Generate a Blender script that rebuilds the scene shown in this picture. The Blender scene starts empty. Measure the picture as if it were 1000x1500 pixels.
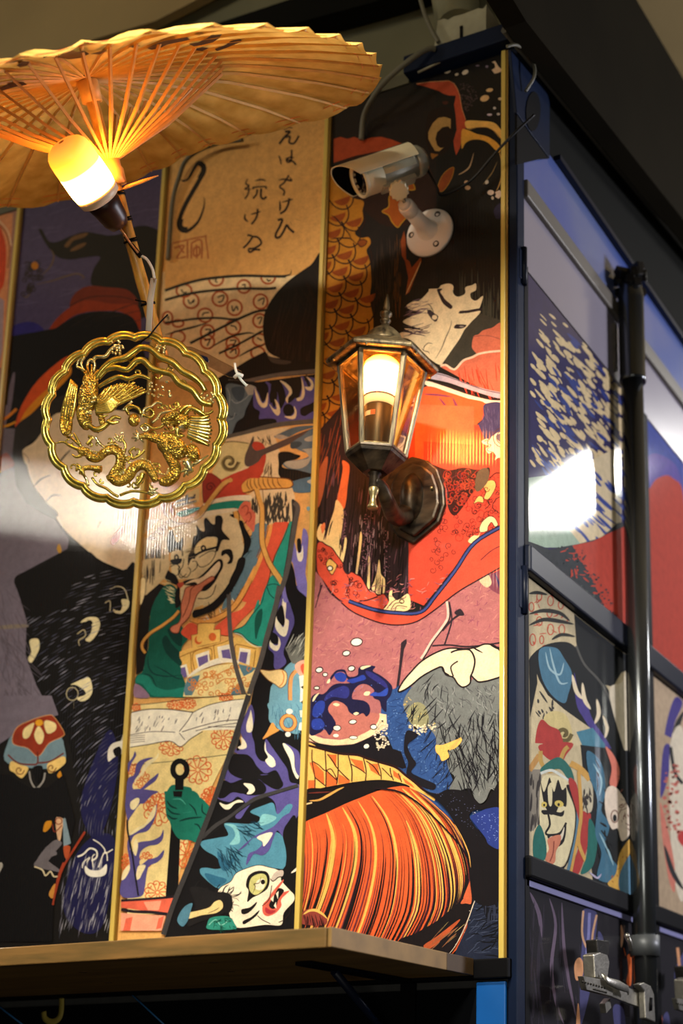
import bpy, bmesh, math, random
from mathutils import Vector, Matrix, Quaternion
from mathutils.geometry import tessellate_polygon
S = bpy.context.scene
COL = S.collection
R = math.radians
PI = math.pi
random.seed(7)

# ------------------------------------------------------------------ camera
CX, CY, FO = 757.0, 1080.0, 2182.0          # principal point and focal length (the photo is a crop)
YAW, PIT = R(24.7), R(14.7)
CAM = Vector((0.919, -2.0, 1.5))
HD = Vector((-math.sin(YAW), math.cos(YAW), 0))
RT = Vector((math.cos(YAW), math.sin(YAW), 0))
FW = HD * math.cos(PIT) + Vector((0, 0, 1)) * math.sin(PIT)
UP = HD * -math.sin(PIT) + Vector((0, 0, 1)) * math.cos(PIT)
cam_data = bpy.data.cameras.new('camera')
cam = bpy.data.objects.new('camera', cam_data)
COL.objects.link(cam)
cam.matrix_world = Matrix.Translation(CAM) @ Matrix((RT, UP, -FW)).transposed().to_4x4()
cam_data.sensor_fit = 'AUTO'
cam_data.sensor_width = 36
cam_data.lens = FO / 1500 * 36
cam_data.shift_x = (500 - CX) / 1500
cam_data.shift_y = (CY - 750) / 1500
cam_data.clip_start = 0.05
cam_data.clip_end = 60
cam_data.dof.use_dof = True
cam_data.dof.focus_distance = 2.18
cam_data.dof.aperture_fstop = 3.2
S.camera = cam

# ------------------------------------------------------------------ exposure, world, lights
S.view_settings.view_transform = 'Standard'
S.view_settings.look = 'None'
S.view_settings.exposure = 0.0
S.view_settings.gamma = 1.0
S.view_settings.use_curve_mapping = False
W = bpy.data.worlds.new('night_hall')
S.world = W
W.use_nodes = True
W.node_tree.nodes['Background'].inputs[0].default_value = (0.55, 0.6, 0.75, 1)
W.node_tree.nodes['Background'].inputs[1].default_value = 0.035


def lamp(name, kind, loc, power, color, target=None, **kw):
    d = bpy.data.lights.new(name, kind)
    d.energy = power
    d.color = color
    for k, v in kw.items():
        setattr(d, k, v)
    o = bpy.data.objects.new(name, d)
    COL.objects.link(o)
    o.location = loc
    if target is not None:
        o.rotation_euler = (Vector(target) - Vector(loc)).to_track_quat('-Z', 'Y').to_euler()
    return o


# spotlights under the awning, aimed down at the print panels
lamp('spot_light', 'SPOT', (-0.80, -1.40, 3.5), 85, (1.0, 0.90, 0.74), (-0.15, 0.0, 2.15),
     spot_size=R(58), spot_blend=0.8, shadow_soft_size=0.045)
lamp('spot_light', 'SPOT', (0.32, -1.25, 3.32), 170, (1.0, 0.93, 0.80), (-0.20, 0.0, 1.95),
     spot_size=R(60), spot_blend=0.8, shadow_soft_size=0.04)
# lamp over the neighbouring counter
lamp('counter_spot', 'SPOT', (0.55, -1.75, 2.65), 105, (1.0, 0.95, 0.84), (-0.62, 0.0, 1.95), spot_size=R(50), spot_blend=0.8, shadow_soft_size=0.12)
# far hall lamp that glances off the panels on the left
lamp('hall_lamp', 'AREA', (-3.35, -2.0, 3.93), 18, (1.0, 0.93, 0.80), (-1.1, 0.0, 2.62), shape='DISK', size=0.30)
# tube lamp over the aisle beside the stall
tube = lamp('aisle_tube_light', 'AREA', (1.29, 3.42, 4.12), 20, (1.0, 0.97, 0.92), shape='RECTANGLE', size=0.40, size_y=0.12)
_z = (Vector((1.29, 3.44, 4.21)) - Vector((0, 0.27, 2.63))).normalized()
_x = Vector((0, 0.78, 0.58))
_x = (_x - _z * _x.dot(_z)).normalized()
tube.rotation_euler = Matrix((_x, _z.cross(_x), _z)).transposed().to_euler()
# blue white lamp on the side aisle
lamp('aisle_lamp', 'AREA', (2.5, 2.0, 2.9), 75, (0.92, 0.90, 1.0), (0, 0.6, 2.4), shape='DISK', size=0.6)
# light spilling from the counters opposite, low
lamp('counter_light', 'AREA', (1.4, -3.0, 1.1), 14, (1.0, 0.93, 0.8), (-0.2, 0, 1.9), shape='DISK', size=0.7)
# weak warm light of the hall
lamp('hall_light', 'AREA', (-1.2, -4.5, 4.6), 62, (1.0, 0.84, 0.58), (0, 0, 2.6), shape='DISK', size=1.0)


# ------------------------------------------------------------------ pixel -> world on a plane of the building
def ray(x, y):
    return FW * FO + RT * (x - CX) + UP * (CY - y)


def onY(x, y, Y=0.0):
    d = ray(x, y)
    return CAM + d * ((Y - CAM.y) / d.y)


def onX(x, y, X=0.0):
    d = ray(x, y)
    return CAM + d * ((X - CAM.x) / d.x)


# ------------------------------------------------------------------ colour and materials
def lin(h, a=1.0):
    h = h.lstrip('#')
    if len(h) == 3:
        h = ''.join(c * 2 for c in h)
    v = [int(h[i:i + 2], 16) / 255 for i in (0, 2, 4)]
    return tuple([(c / 12.92 if c <= 0.04045 else ((c + 0.055) / 1.055) ** 2.4) for c in v] + [a])


MATS = {}


def mat(name, color, rough=0.5, metal=0.0, noise=0.0, nscale=40.0, bump=0.0, bscale=200.0, coat=0.0, coat_rough=0.1,
        emit=None, estr=0.0, alpha=1.0, trans=0.0, color2=None, spec=0.5, stretch=(1, 1, 1), ior=1.45, sss=0.0):
    if name in MATS:
        return MATS[name]
    m = bpy.data.materials.new(name)
    m.use_nodes = True
    nt = m.node_tree
    b = nt.nodes['Principled BSDF']
    c = lin(color) if isinstance(color, str) else color
    b.inputs['Base Color'].default_value = c
    b.inputs['Roughness'].default_value = rough
    b.inputs['Metallic'].default_value = metal
    b.inputs['Specular IOR Level'].default_value = spec
    b.inputs['IOR'].default_value = ior
    b.inputs['Coat Weight'].default_value = coat
    b.inputs['Coat Roughness'].default_value = coat_rough
    b.inputs['Transmission Weight'].default_value = trans
    if sss:
        b.inputs['Subsurface Weight'].default_value = sss
        b.inputs['Subsurface Radius'].default_value = (0.02, 0.012, 0.006)
    if emit:
        b.inputs['Emission Color'].default_value = lin(emit)
        b.inputs['Emission Strength'].default_value = estr
    if noise or bump:
        tc = nt.nodes.new('ShaderNodeTexCoord')
        mp = nt.nodes.new('ShaderNodeMapping')
        mp.inputs['Scale'].default_value = stretch
        nt.links.new(tc.outputs['Object'], mp.inputs['Vector'])
    if noise:
        n = nt.nodes.new('ShaderNodeTexNoise')
        n.inputs['Scale'].default_value = nscale
        n.inputs['Detail'].default_value = 5
        nt.links.new(mp.outputs[0], n.inputs['Vector'])
        mx = nt.nodes.new('ShaderNodeMix')
        mx.data_type = 'RGBA'
        rp = nt.nodes.new('ShaderNodeMapRange')
        rp.inputs['From Min'].default_value = 0.3
        rp.inputs['From Max'].default_value = 0.7
        nt.links.new(n.outputs['Fac'], rp.inputs['Value'])
        nt.links.new(rp.outputs[0], mx.inputs['Factor'])
        mx.inputs['A'].default_value = c
        c2 = lin(color2) if color2 else tuple([x * (1 - noise) for x in c[:3]] + [1])
        mx.inputs['B'].default_value = c2
        nt.links.new(mx.outputs['Result'], b.inputs['Base Color'])
    if bump:
        n2 = nt.nodes.new('ShaderNodeTexNoise')
        n2.inputs['Scale'].default_value = bscale
        n2.inputs['Detail'].default_value = 4
        nt.links.new(mp.outputs[0], n2.inputs['Vector'])
        bp = nt.nodes.new('ShaderNodeBump')
        bp.inputs['Strength'].default_value = bump
        bp.inputs['Distance'].default_value = 0.001
        nt.links.new(n2.outputs['Fac'], bp.inputs['Height'])
        nt.links.new(bp.outputs[0], b.inputs['Normal'])
    MATS[name] = m
    return m


def ink_material(name, flute_axis, pitch, strength, coat=0.55, coat_rough=0.07, grain=0.16):
    """printed sheet: colour attribute + paper grain, under a clear fluted plastic skin"""
    m = bpy.data.materials.new(name)
    m.use_nodes = True
    nt = m.node_tree
    b = nt.nodes['Principled BSDF']
    at = nt.nodes.new('ShaderNodeAttribute')
    at.attribute_name = 'ink'
    tc = nt.nodes.new('ShaderNodeTexCoord')
    n = nt.nodes.new('ShaderNodeTexNoise')
    n.inputs['Scale'].default_value = 420
    n.inputs['Detail'].default_value = 3
    n3 = nt.nodes.new('ShaderNodeTexNoise')
    n3.inputs['Scale'].default_value = 60
    n3.inputs['Detail'].default_value = 4
    ad = nt.nodes.new('ShaderNodeMath')
    ad.operation = 'ADD'
    nt.links.new(tc.outputs['Object'], n.inputs['Vector'])
    nt.links.new(tc.outputs['Object'], n3.inputs['Vector'])
    nt.links.new(n.outputs['Fac'], ad.inputs[0])
    nt.links.new(n3.outputs['Fac'], ad.inputs[1])
    mr = nt.nodes.new('ShaderNodeMapRange')
    mr.inputs['From Min'].default_value = 0.7
    mr.inputs['From Max'].default_value = 1.3
    mr.inputs['To Min'].default_value = 1 + grain
    mr.inputs['To Max'].default_value = 1 - grain
    nt.links.new(ad.outputs[0], mr.inputs['Value'])
    vm = nt.nodes.new('ShaderNodeVectorMath')
    vm.operation = 'SCALE'
    nt.links.new(at.outputs['Color'], vm.inputs[0])
    nt.links.new(mr.outputs[0], vm.inputs['Scale'])
    nt.links.new(vm.outputs[0], b.inputs['Base Color'])
    b.inputs['Roughness'].default_value = 0.75
    b.inputs['Specular IOR Level'].default_value = 0.15
    b.inputs['Coat Weight'].default_value = coat
    b.inputs['Coat Roughness'].default_value = coat_rough
    sx = nt.nodes.new('ShaderNodeSeparateXYZ')
    nt.links.new(tc.outputs['Object'], sx.inputs[0])
    mu = nt.nodes.new('ShaderNodeMath')
    mu.operation = 'MULTIPLY'
    mu.inputs[1].default_value = 2 * PI / pitch
    nt.links.new(sx.outputs[flute_axis], mu.inputs[0])
    si = nt.nodes.new('ShaderNodeMath')
    si.operation = 'SINE'
    nt.links.new(mu.outputs[0], si.inputs[0])
    bp = nt.nodes.new('ShaderNodeBump')
    bp.inputs['Strength'].default_value = 1.0
    bp.inputs['Distance'].default_value = strength
    nt.links.new(si.outputs[0], bp.inputs['Height'])
    nt.links.new(bp.outputs[0], b.inputs['Coat Normal'])
    MATS[name] = m
    return m


# ------------------------------------------------------------------ mesh helpers
class MB:
    def __init__(s):
        s.v = []
        s.f = []
        s.smooth = []

    def add(s, vs, fs, smooth=False):
        o = len(s.v)
        s.v += [Vector(v) for v in vs]
        s.f += [tuple(i + o for i in f) for f in fs]
        s.smooth += [smooth] * len(fs)
        return s

    def box(s, a, b, M=None):
        x0, y0, z0 = a
        x1, y1, z1 = b
        vs = [Vector(p) for p in ((x0, y0, z0), (x1, y0, z0), (x1, y1, z0), (x0, y1, z0), (x0, y0, z1), (x1, y0, z1), (x1, y1, z1), (x0, y1, z1))]
        if M is not None:
            vs = [M @ v for v in vs]
        return s.add(vs, [(0, 3, 2, 1), (4, 5, 6, 7), (0, 1, 5, 4), (1, 2, 6, 5), (2, 3, 7, 6), (3, 0, 4, 7)])

    def rings(s, rings, closed=True, cap0=True, cap1=True, smooth=True):
        n = len(rings[0])
        vs = [v for r in rings for v in r]
        fs = []
        for i in range(len(rings) - 1):
            for j in range(n if closed else n - 1):
                k = (j + 1) % n
                fs.append((i * n + j, i * n + k, (i + 1) * n + k, (i + 1) * n + j))
        o = len(s.v)
        s.add(vs, fs, smooth)
        if cap0:
            s.f.append(tuple(o + j for j in reversed(range(n))))
            s.smooth.append(False)
        if cap1:
            s.f.append(tuple(o + (len(rings) - 1) * n + j for j in range(n)))
            s.smooth.append(False)
        return s

    def lathe(s, base, axis, prof, n=24, smooth=True, start=0.0, cap0=True, cap1=True):
        """prof: list of (distance along axis, radius)"""
        ax = Vector(axis).normalized()
        q = Vector((0, 0, 1)).rotation_difference(ax)
        u = q @ Vector((1, 0, 0))
        v = q @ Vector((0, 1, 0))
        base = Vector(base)
        rs = [[base + ax * h + (u * math.cos(start + 2 * PI * j / n) + v * math.sin(start + 2 * PI * j / n)) * max(r, 1e-5) for j in range(n)] for h, r in prof]
        return s.rings(rs, smooth=smooth, cap0=cap0, cap1=cap1)

    def tube(s, pts, rad, n=8, smooth=True, flat=None, caps=True):
        """round tube along pts; rad a number or a list; flat=(normal, ratio) squashes it along normal"""
        P = [Vector(p) for p in pts]
        rad = rad if isinstance(rad, (list, tuple)) else [rad] * len(P)
        rs = []
        pu = None
        for i, p in enumerate(P):
            t = (P[min(i + 1, len(P) - 1)] - P[max(i - 1, 0)])
            if t.length < 1e-9:
                t = Vector((0, 0, 1))
            t.normalize()
            if pu is None:
                a = Vector((0, 0, 1)) if abs(t.z) < 0.9 else Vector((1, 0, 0))
                u = t.cross(a).normalized()
            else:
                u = (pu - t * pu.dot(t)).normalized()
            pu = u
            w = t.cross(u)
            ring = []
            for j in range(n):
                a = 2 * PI * j / n
                o = (u * math.cos(a) + w * math.sin(a)) * rad[i]
                if flat:
                    nn, k = flat
                    o = o - nn * (o.dot(nn) * (1 - k))
                ring.append(p + o)
            rs.append(ring)
        return s.rings(rs, smooth=smooth, cap0=caps, cap1=caps)

    def prism(s, poly, off, smooth=False):
        """extrude a planar polygon (list of points) by vector off"""
        P = [Vector(p) for p in poly]
        n = len(P)
        off = Vector(off)
        tris = tessellate_polygon([P])
        o = len(s.v)
        s.v += P + [p + off for p in P]
        for t in tris:
            s.f.append((o + t[0], o + t[1], o + t[2]))
            s.f.append((o + n + t[2], o + n + t[1], o + n + t[0]))
            s.smooth += [False, False]
        for j in range(n):
            k = (j + 1) % n
            s.f.append((o + j, o + k, o + n + k, o + n + j))
            s.smooth.append(smooth)
        return s

    def ball(s, c, r, n=8, scale=(1, 1, 1)):
        c = Vector(c)
        rs = []
        for i in range(n // 2 + 1):
            t = PI * i / (n // 2)
            rs.append([c + Vector((math.sin(t) * math.cos(2 * PI * j / n) * r * scale[0], math.sin(t) * math.sin(2 * PI * j / n) * r * scale[1], -math.cos(t) * r * scale[2])) for j in range(n)])
        rs[0] = [p + Vector((0, 0, 0)) for p in rs[0]]
        return s.rings(rs, cap0=False, cap1=False)

    def build(s, name, m, parent=None, bevel=0.0, label=None, kind=None):
        me = bpy.data.meshes.new(name)
        off = parent['_o'] if parent is not None and '_o' in parent else (0, 0, 0)
        off = Vector(off)
        me.from_pydata([v - off for v in s.v], [], s.f)
        me.validate()
        bm = bmesh.new()
        bm.from_mesh(me)
        bmesh.ops.remove_doubles(bm, verts=bm.verts, dist=1e-7)
        bmesh.ops.recalc_face_normals(bm, faces=bm.faces)
        bm.to_mesh(me)
        bm.free()
        if any(s.smooth):
            if len(me.polygons) == len(s.smooth):
                me.polygons.foreach_set('use_smooth', s.smooth)
            else:
                me.polygons.foreach_set('use_smooth', [True] * len(me.polygons))
        me.materials.append(m)
        o = bpy.data.objects.new(name, me)
        COL.objects.link(o)
        if bevel:
            md = o.modifiers.new('bevel', 'BEVEL')
            md.width = bevel
            md.segments = 2
            md.limit_method = 'ANGLE'
            md.angle_limit = R(40)
        if parent is not None:
            o.parent = parent
            o['_o'] = tuple(off)
        if label:
            o['label'] = label
        if kind:
            o['kind'] = kind
        return o


def thing(name, label, cat, loc, group=None):
    o = bpy.data.objects.new(name, None)
    COL.objects.link(o)
    o.location = loc
    o.empty_display_size = 0.02
    o['_o'] = tuple(loc)
    tag(o, label, cat, group)
    return o


def tag(o, label, cat, group=None):
    o['label'] = label
    o['category'] = cat
    if group:
        o['group'] = group
    return o


def structure(o):
    o['kind'] = 'structure'
    return o


def cr(pts, n=6, closed=False):
    """Catmull-Rom resample, any dimension"""
    P = [Vector(p) for p in pts]
    L = len(P)
    out = []
    rng = range(L) if closed else range(L - 1)
    for i in rng:
        if closed:
            a, b, c, d = P[(i - 1) % L], P[i], P[(i + 1) % L], P[(i + 2) % L]
        else:
            a, b, c, d = P[max(i - 1, 0)], P[i], P[i + 1], P[min(i + 2, L - 1)]
        for k in range(n):
            t = k / n
            out.append(0.5 * ((2 * b) + (c - a) * t + (2 * a - 5 * b + 4 * c - d) * t * t + (3 * b - a - 3 * c + d) * t ** 3))
    if not closed:
        out.append(P[-1])
    return out
# ------------------------------------------------------------------ large structure
M_BLUE = mat('blue_painted_steel', '#101d36', 0.5, 0.0, noise=0.35, nscale=9, bump=0.25, bscale=60, spec=0.15)
M_BLUE2 = mat('bright_blue_steel', '#0f5fae', 0.45, noise=0.25, nscale=8, bump=0.2, bscale=50)
M_NAVY = mat('navy_steel_rail', '#0d1426', 0.42, noise=0.3, nscale=12, coat=0.0, spec=.25)
M_BLACK = mat('black_painted_steel', '#060608', 0.6, spec=0.12)
M_DARK = mat('dark_void_board', '#07090c', 0.9, noise=0.3, nscale=5, spec=0.1)
M_CEIL = mat('olive_ceiling_board', '#a08a5c', 0.85, noise=0.2, nscale=3, bump=0.2, bscale=20)
M_FASCIA = mat('olive_grey_board', '#6f6c50', 0.75, noise=0.2, nscale=6, bump=0.2, bscale=30)
M_ROOFMETAL = mat('dark_grey_roof_steel', '#4a453a', 0.6, noise=0.3, nscale=5)
M_BRASS = mat('gold_edge_trim', '#d8bc5c', 0.35, 0.0, noise=0.12, nscale=30, stretch=(1, 1, 0.1), coat=0.3)
M_TRIMDARK = mat('dark_trim_reveal', '#1a1610', 0.6)
M_SUB = mat('panel_backing', '#3a3a38', 0.7, noise=0.2)
M_GREYRAIL = mat('grey_rubber_rail', '#6d675c', 0.5, noise=0.2, nscale=20, stretch=(1, .1, 1))
M_LAV = mat('lavender_glossy_sheet', '#9d97a4', 0.28, noise=0.10, nscale=3, coat=0.5, coat_rough=0.08)
M_LAV2 = mat('blue_glossy_sheet', '#7681a2', 0.28, noise=0.2, nscale=3, color2='#3d57a8', coat=0.5, coat_rough=0.08)

SX = [-0.0265, -0.384, -0.7505, -1.115, -1.478]      # left edges of the edge trims
ZT, ZB = 3.312, 1.741

# front wall substrate
b = MB()
b.box((-2.4, 0.004, 1.2), (-0.004, 0.07, 3.33))
structure(b.build('wall_front', M_SUB))
# fascia above the panels and the wall behind it
b = MB()
b.box((-3.2, 0.10, 3.30), (-0.03, 0.14, 4.2))
structure(b.build('wall_fascia', M_FASCIA))
# underside of the hall roof
b = MB()
b.box((-8, -6, 4.62), (6, 12, 4.7))
structure(b.build('ceiling', M_CEIL))
b = MB()
b.box((-9, -8, -0.06), (9, 14, 0))
structure(b.build('floor', mat('dark_concrete_floor', '#2b2a28', 0.6, noise=0.3, nscale=3)))
# side wall of the stall
b = MB()
b.box((-0.06, 0.005, 1.2), (-0.012, 3.2, 3.30))
structure(b.build('wall_side', M_DARK))
b = MB()
b.box((-2.4, -0.004, 0.9), (-0.01, 0.004, 1.70))
structure(b.build('wall_counter', M_DARK))

# top rail over the rightmost panels
b = MB()
b.box((-0.212, -0.028, 3.316), (-0.004, 0.02, 3.352))
structure(b.build('trim_1', M_BLUE, bevel=0.003))
b = MB()
b.box((-2.4, -0.006, 3.312), (-0.212, 0.02, 3.334))
structure(b.build('trim_2', mat('olive_edge', '#5a5640', 0.7)))
# bottom rail of the panels
b = MB()
b.box((-2.4, -0.02, 1.712), (-0.006, 0.006, 1.741))
structure(b.build('trim_3', M_BLACK, bevel=0.002))
# bright blue door leaf below the shelf
b = MB()
b.box((-0.062, -0.012, 1.2), (-0.014, -0.005, 1.708))
structure(b.build('trim_4', M_BLUE2, bevel=0.002))

# edge trims (gold strips with dark reveal)
for i, x in enumerate(SX):
    t = thing('edge_trim', ['gold edge trim strip beside the blue corner post', 'gold edge trim strip left of the wall lantern and camera',
                            'gold edge trim strip behind the umbrella pole and medallion', 'gold edge trim strip near the left picture edge',
                            'gold edge trim strip beyond the left border of the frame'][i], 'trim', (x, -0.006, ZB), 'gold edge trims between the printed panels')
    if i == 4:
        pass
    c = MB()
    c.box((x, -0.0105, ZB), (x + 0.0085, -0.001, ZT))
    c.build('gold_face', M_BRASS, t, bevel=0.0012)
    c = MB()
    c.box((x + 0.0085, -0.008, ZB), (x + 0.0125, -0.001, ZT))
    c.build('gold_lip', mat('aged_gold_lip', '#8a6a24', 0.4, 0.3), t)
# ------------------------------------------------------------------ printing: flat inks laid on the panels
def inside(x, y, P):
    c = False
    j = len(P) - 1
    for i in range(len(P)):
        if (P[i][1] > y) != (P[j][1] > y) and x < (P[j][0] - P[i][0]) * (y - P[i][1]) / (P[j][1] - P[i][1] + 1e-12) + P[i][0]:
            c = not c
        j = i
    return c


def clip(P, rect):
    u0, v0, u1, v1 = rect
    for ax, lim, sg in ((0, u0, 1), (0, u1, -1), (1, v0, 1), (1, v1, -1)):
        if not P:
            return P
        out = []
        for i in range(len(P)):
            a, b = P[i - 1], P[i]
            da, db = (a[ax] - lim) * sg, (b[ax] - lim) * sg
            if (da >= 0) != (db >= 0):
                t = da / (da - db)
                out.append((a[0] + (b[0] - a[0]) * t, a[1] + (b[1] - a[1]) * t))
            if db >= 0:
                out.append(b)
        P = out
    return P


class Ink:
    """draws in photo-pixel coordinates, stores shapes in the coordinates (u, z) of the panel's plane"""

    def __init__(s, side, rect, lift):
        s.side = side            # 'Y': front wall, u = x ; 'X': side wall, u = y
        s.rect = rect
        s.lift = lift
        s.shapes = []            # (bbox, layer, polys, colour)
        s.o = (0, 0, 1)
        s.last = None
        s.rng = random.Random(11)

    def uv(s, x, y):
        if s.side == 'Y':
            p = onY(x, y)
            return (p.x, p.z)
        p = onX(x, y)
        return (p.y, p.z)

    def put(s, polys, color):
        out = []
        for P in polys:
            Q = clip([s.uv(x, y) for x, y in P], s.rect)
            if len(Q) > 2:
                out.append(Q)
        if not out:
            return
        us = [q[0] for P in out for q in P]
        vs = [q[1] for P in out for q in P]
        bb = (min(us), min(vs), max(us), max(vs))
        L = 0
        for b, l, _, _ in s.shapes:
            if l >= L and b[0] < bb[2] and b[2] > bb[0] and b[1] < bb[3] and b[3] > bb[1]:
                L = l + 1
        s.shapes.append((bb, L, out, lin(color)))

    def stroke(s, pts, w, color, taper=0, smooth=True, closed=False):
        P = [(p.x, p.y) for p in cr([Vector((a, b, 0)) for a, b in pts], 5, closed)] if (smooth and len(pts) > 2) else list(pts)
        if closed:
            P = P + [P[0]]
        n = len(P)
        Lf, Rt = [], []
        for i in range(n):
            a = P[max(i - 1, 0)]
            b = P[min(i + 1, n - 1)]
            if closed and i in (0, n - 1):
                a, b = P[n - 2], P[1]
            dx, dy = b[0] - a[0], b[1] - a[1]
            d = math.hypot(dx, dy) or 1
            t = i / (n - 1)
            k = w / 2
            if taper == 1:
                k *= max(0.12, math.sin(PI * t) ** 0.6)
            elif taper == 2:
                k *= max(0.08, 1 - t)
            elif taper == 3:
                k *= max(0.08, t)
            Lf.append((P[i][0] - dy / d * k, P[i][1] + dx / d * k))
            Rt.append((P[i][0] + dy / d * k, P[i][1] - dx / d * k))
        s.put([[Lf[i], Lf[i + 1], Rt[i + 1], Rt[i]] for i in range(n - 1)], color)

    def run(s, text):
        rng = s.rng
        for line in text.strip().split('\n'):
            a = line.split()
            if not a or a[0][0] == '#':
                continue
            c = a[0]
            ox, oy, sc = s.o

            def pts(k):
                r = []
                for q in a[k:]:
                    x, y = q.split(',')
                    r.append((ox + float(x) / sc, oy + float(y) / sc))
                return r

            if c == '@':
                s.o = (float(a[1]), float(a[2]), float(a[3]))
            elif c in 'ps':
                P = pts(2)
                if c == 's':
                    P = [(p.x, p.y) for p in cr([Vector((x, y, 0)) for x, y in P], 5, True)]
                s.last = P
                s.put([P], PAL.get(a[1], a[1]))
            elif c == 'o':
                s.stroke(s.last, float(a[2]), PAL.get(a[1], a[1]), smooth=False, closed=True)
            elif c in 'ltvw':
                s.stroke(pts(3), float(a[2]), PAL.get(a[1], a[1]), taper={'l': 0, 't': 1, 'v': 2, 'w': 3}[c])
            elif c == 'z':
                s.stroke(pts(3), float(a[2]), PAL.get(a[1], a[1]), smooth=False)
            elif c in 'cr':       # c col x y rx ry rot | r col w x y rx ry rot
                k = 2 if c == 'c' else 3
                x, y, rx = [float(q) for q in a[k:k + 3]]
                ry = float(a[k + 3]) if len(a) > k + 3 else rx
                ro = R(float(a[k + 4])) if len(a) > k + 4 else 0
                P = []
                for i in range(18):
                    t = 2 * PI * i / 18
                    ex, ey = rx * math.cos(t), ry * math.sin(t)
                    P.append((ox + (x + ex * math.cos(ro) - ey * math.sin(ro)) / sc, oy + (y + ex * math.sin(ro) + ey * math.cos(ro)) / sc))
                s.last = P
                if c == 'c':
                    s.put([P], PAL.get(a[1], a[1]))
                else:
                    s.stroke(P, float(a[2]), PAL.get(a[1], a[1]), smooth=False, closed=True)
            elif c == 'h':        # h col w n len ang jit poly : random strokes
                w, n, ln, ang, jit = float(a[2]), int(a[3]), float(a[4]), float(a[5]), float(a[6])
                P = pts(7)
                xs, ys = [p[0] for p in P], [p[1] for p in P]
                k = 0
                while k < n:
                    k += 1
                    x, y = rng.uniform(min(xs), max(xs)), rng.uniform(min(ys), max(ys))
                    if not inside(x, y, P):
                        continue
                    t = R(ang + rng.uniform(-jit, jit))
                    l = ln * rng.uniform(0.4, 1)
                    t2 = t + R(rng.uniform(-jit, jit) * 0.6)
                    e = (x + l * math.cos(t), y + l * math.sin(t))
                    f = (e[0] + l * 0.7 * math.cos(t2), e[1] + l * 0.7 * math.sin(t2))
                    s.stroke([(x, y), e, f], w * rng.uniform(0.5, 1.2), PAL.get(a[1], a[1]), taper=1)
            elif c == 'd':        # d col n rmin rmax poly : random dots
                n, r0, r1 = int(a[2]), float(a[3]), float(a[4])
                P = pts(5)
                xs, ys = [p[0] for p in P], [p[1] for p in P]
                polys = []
                for k in range(n):
                    x, y = rng.uniform(min(xs), max(xs)), rng.uniform(min(ys), max(ys))
                    if inside(x, y, P):
                        r = rng.uniform(r0, r1)
                        polys.append([(x + r * math.cos(q * PI / 3 + x), y + r * rng.uniform(0.6, 1) * math.sin(q * PI / 3 + x)) for q in range(6)])
                s.put(polys, PAL.get(a[1], a[1]))
            elif c == 'g':        # g col w x y r turns dir
                w, x, y, r, tn = [float(q) for q in a[2:7]]
                d = float(a[7]) if len(a) > 7 else 1
                a0 = float(a[8]) if len(a) > 8 else 0
                m = max(6, int(tn * 7))
                s.stroke([(ox + x / sc + r / sc * (1 - i / m * 0.85) * math.cos(R(a0) + d * 2 * PI * tn * i / m), oy + y / sc + r / sc * (1 - i / m * 0.85) * math.sin(R(a0) + d * 2 * PI * tn * i / m)) for i in range(m + 1)], w, PAL.get(a[1], a[1]))
            elif c == 'q':        # q col w n size poly : random curls
                w, n, sz = float(a[2]), int(a[3]), float(a[4])
                P = pts(5)
                xs, ys = [p[0] for p in P], [p[1] for p in P]
                for k in range(n):
                    x, y = rng.uniform(min(xs), max(xs)), rng.uniform(min(ys), max(ys))
                    if not inside(x, y, P):
                        continue
                    r = sz * rng.uniform(0.6, 1.1)
                    a0 = rng.uniform(0, 6.28)
                    d = rng.choice((-1, 1))
                    s.stroke([(x + r * (1 - i / 8 * 0.8) * math.cos(a0 + d * i * 0.95), y + r * (1 - i / 8 * 0.8) * math.sin(a0 + d * i * 0.95)) for i in range(8)], w, PAL.get(a[1], a[1]))
            elif c == 'k':        # k col w x y r n [sq] [a0] [a1]: chrysanthemum of looped petals
                w, x, y, r = [float(q) for q in a[2:6]]
                n = int(a[6])
                sq = float(a[7]) if len(a) > 7 else 1
                for i in range(n):
                    t = 2 * PI * (i + 0.3) / n
                    u = (math.cos(t), math.sin(t))
                    v = (-u[1], u[0])
                    P = [(0.12, 0), (0.55, 0.2), (0.85, 0.25), (1.02, 0.12), (1.0, -0.12), (0.82, -0.22), (0.7, -0.08), (0.78, 0.06)]
                    s.stroke([(ox + (x + r * (p * u[0] + q * v[0])) / sc, oy + (y + r * (p * u[1] + q * v[1]) * sq) / sc) for p, q in P], w, PAL.get(a[1], a[1]))
            elif c == 'u':        # u fill line w r ang poly : scales
                w, r, ang = float(a[3]), float(a[4]), R(float(a[5]))
                P = pts(6)
                cx, cy = sum(p[0] for p in P) / len(P), sum(p[1] for p in P) / len(P)
                ux, uy = math.cos(ang), math.sin(ang)
                ni = int(max(max(p[0] for p in P) - min(p[0] for p in P), max(p[1] for p in P) - min(p[1] for p in P)) / r) + 3
                for i in range(-ni, ni):
                    for j in range(-ni, ni):
                        la, lb = (j + (i % 2) * 0.5) * r * 1.5, i * r * 0.78
                        x, y = cx + la * -uy + lb * ux, cy + la * ux + lb * uy
                        if not inside(x, y, P):
                            continue
                        arc = []
                        for q in range(9):
                            t = -PI / 2 + PI * q / 8
                            al, be = math.cos(t) * r, math.sin(t) * r * 0.78
                            arc.append((x + al * ux - be * uy, y + al * uy + be * ux))
                        if rng.random() < 0.75:
                            fl = []
                            for q in range(7):
                                t = -PI / 3 + PI * 0.75 * q / 6
                                al, be = math.cos(t) * r * 0.75, math.sin(t) * r * 0.6
                                fl.append((x + al * ux - be * uy, y + al * uy + be * ux))
                            s.put([fl], PAL.get(a[1], a[1]))
                        s.stroke(arc, w, PAL.get(a[2], a[2]))

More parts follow.
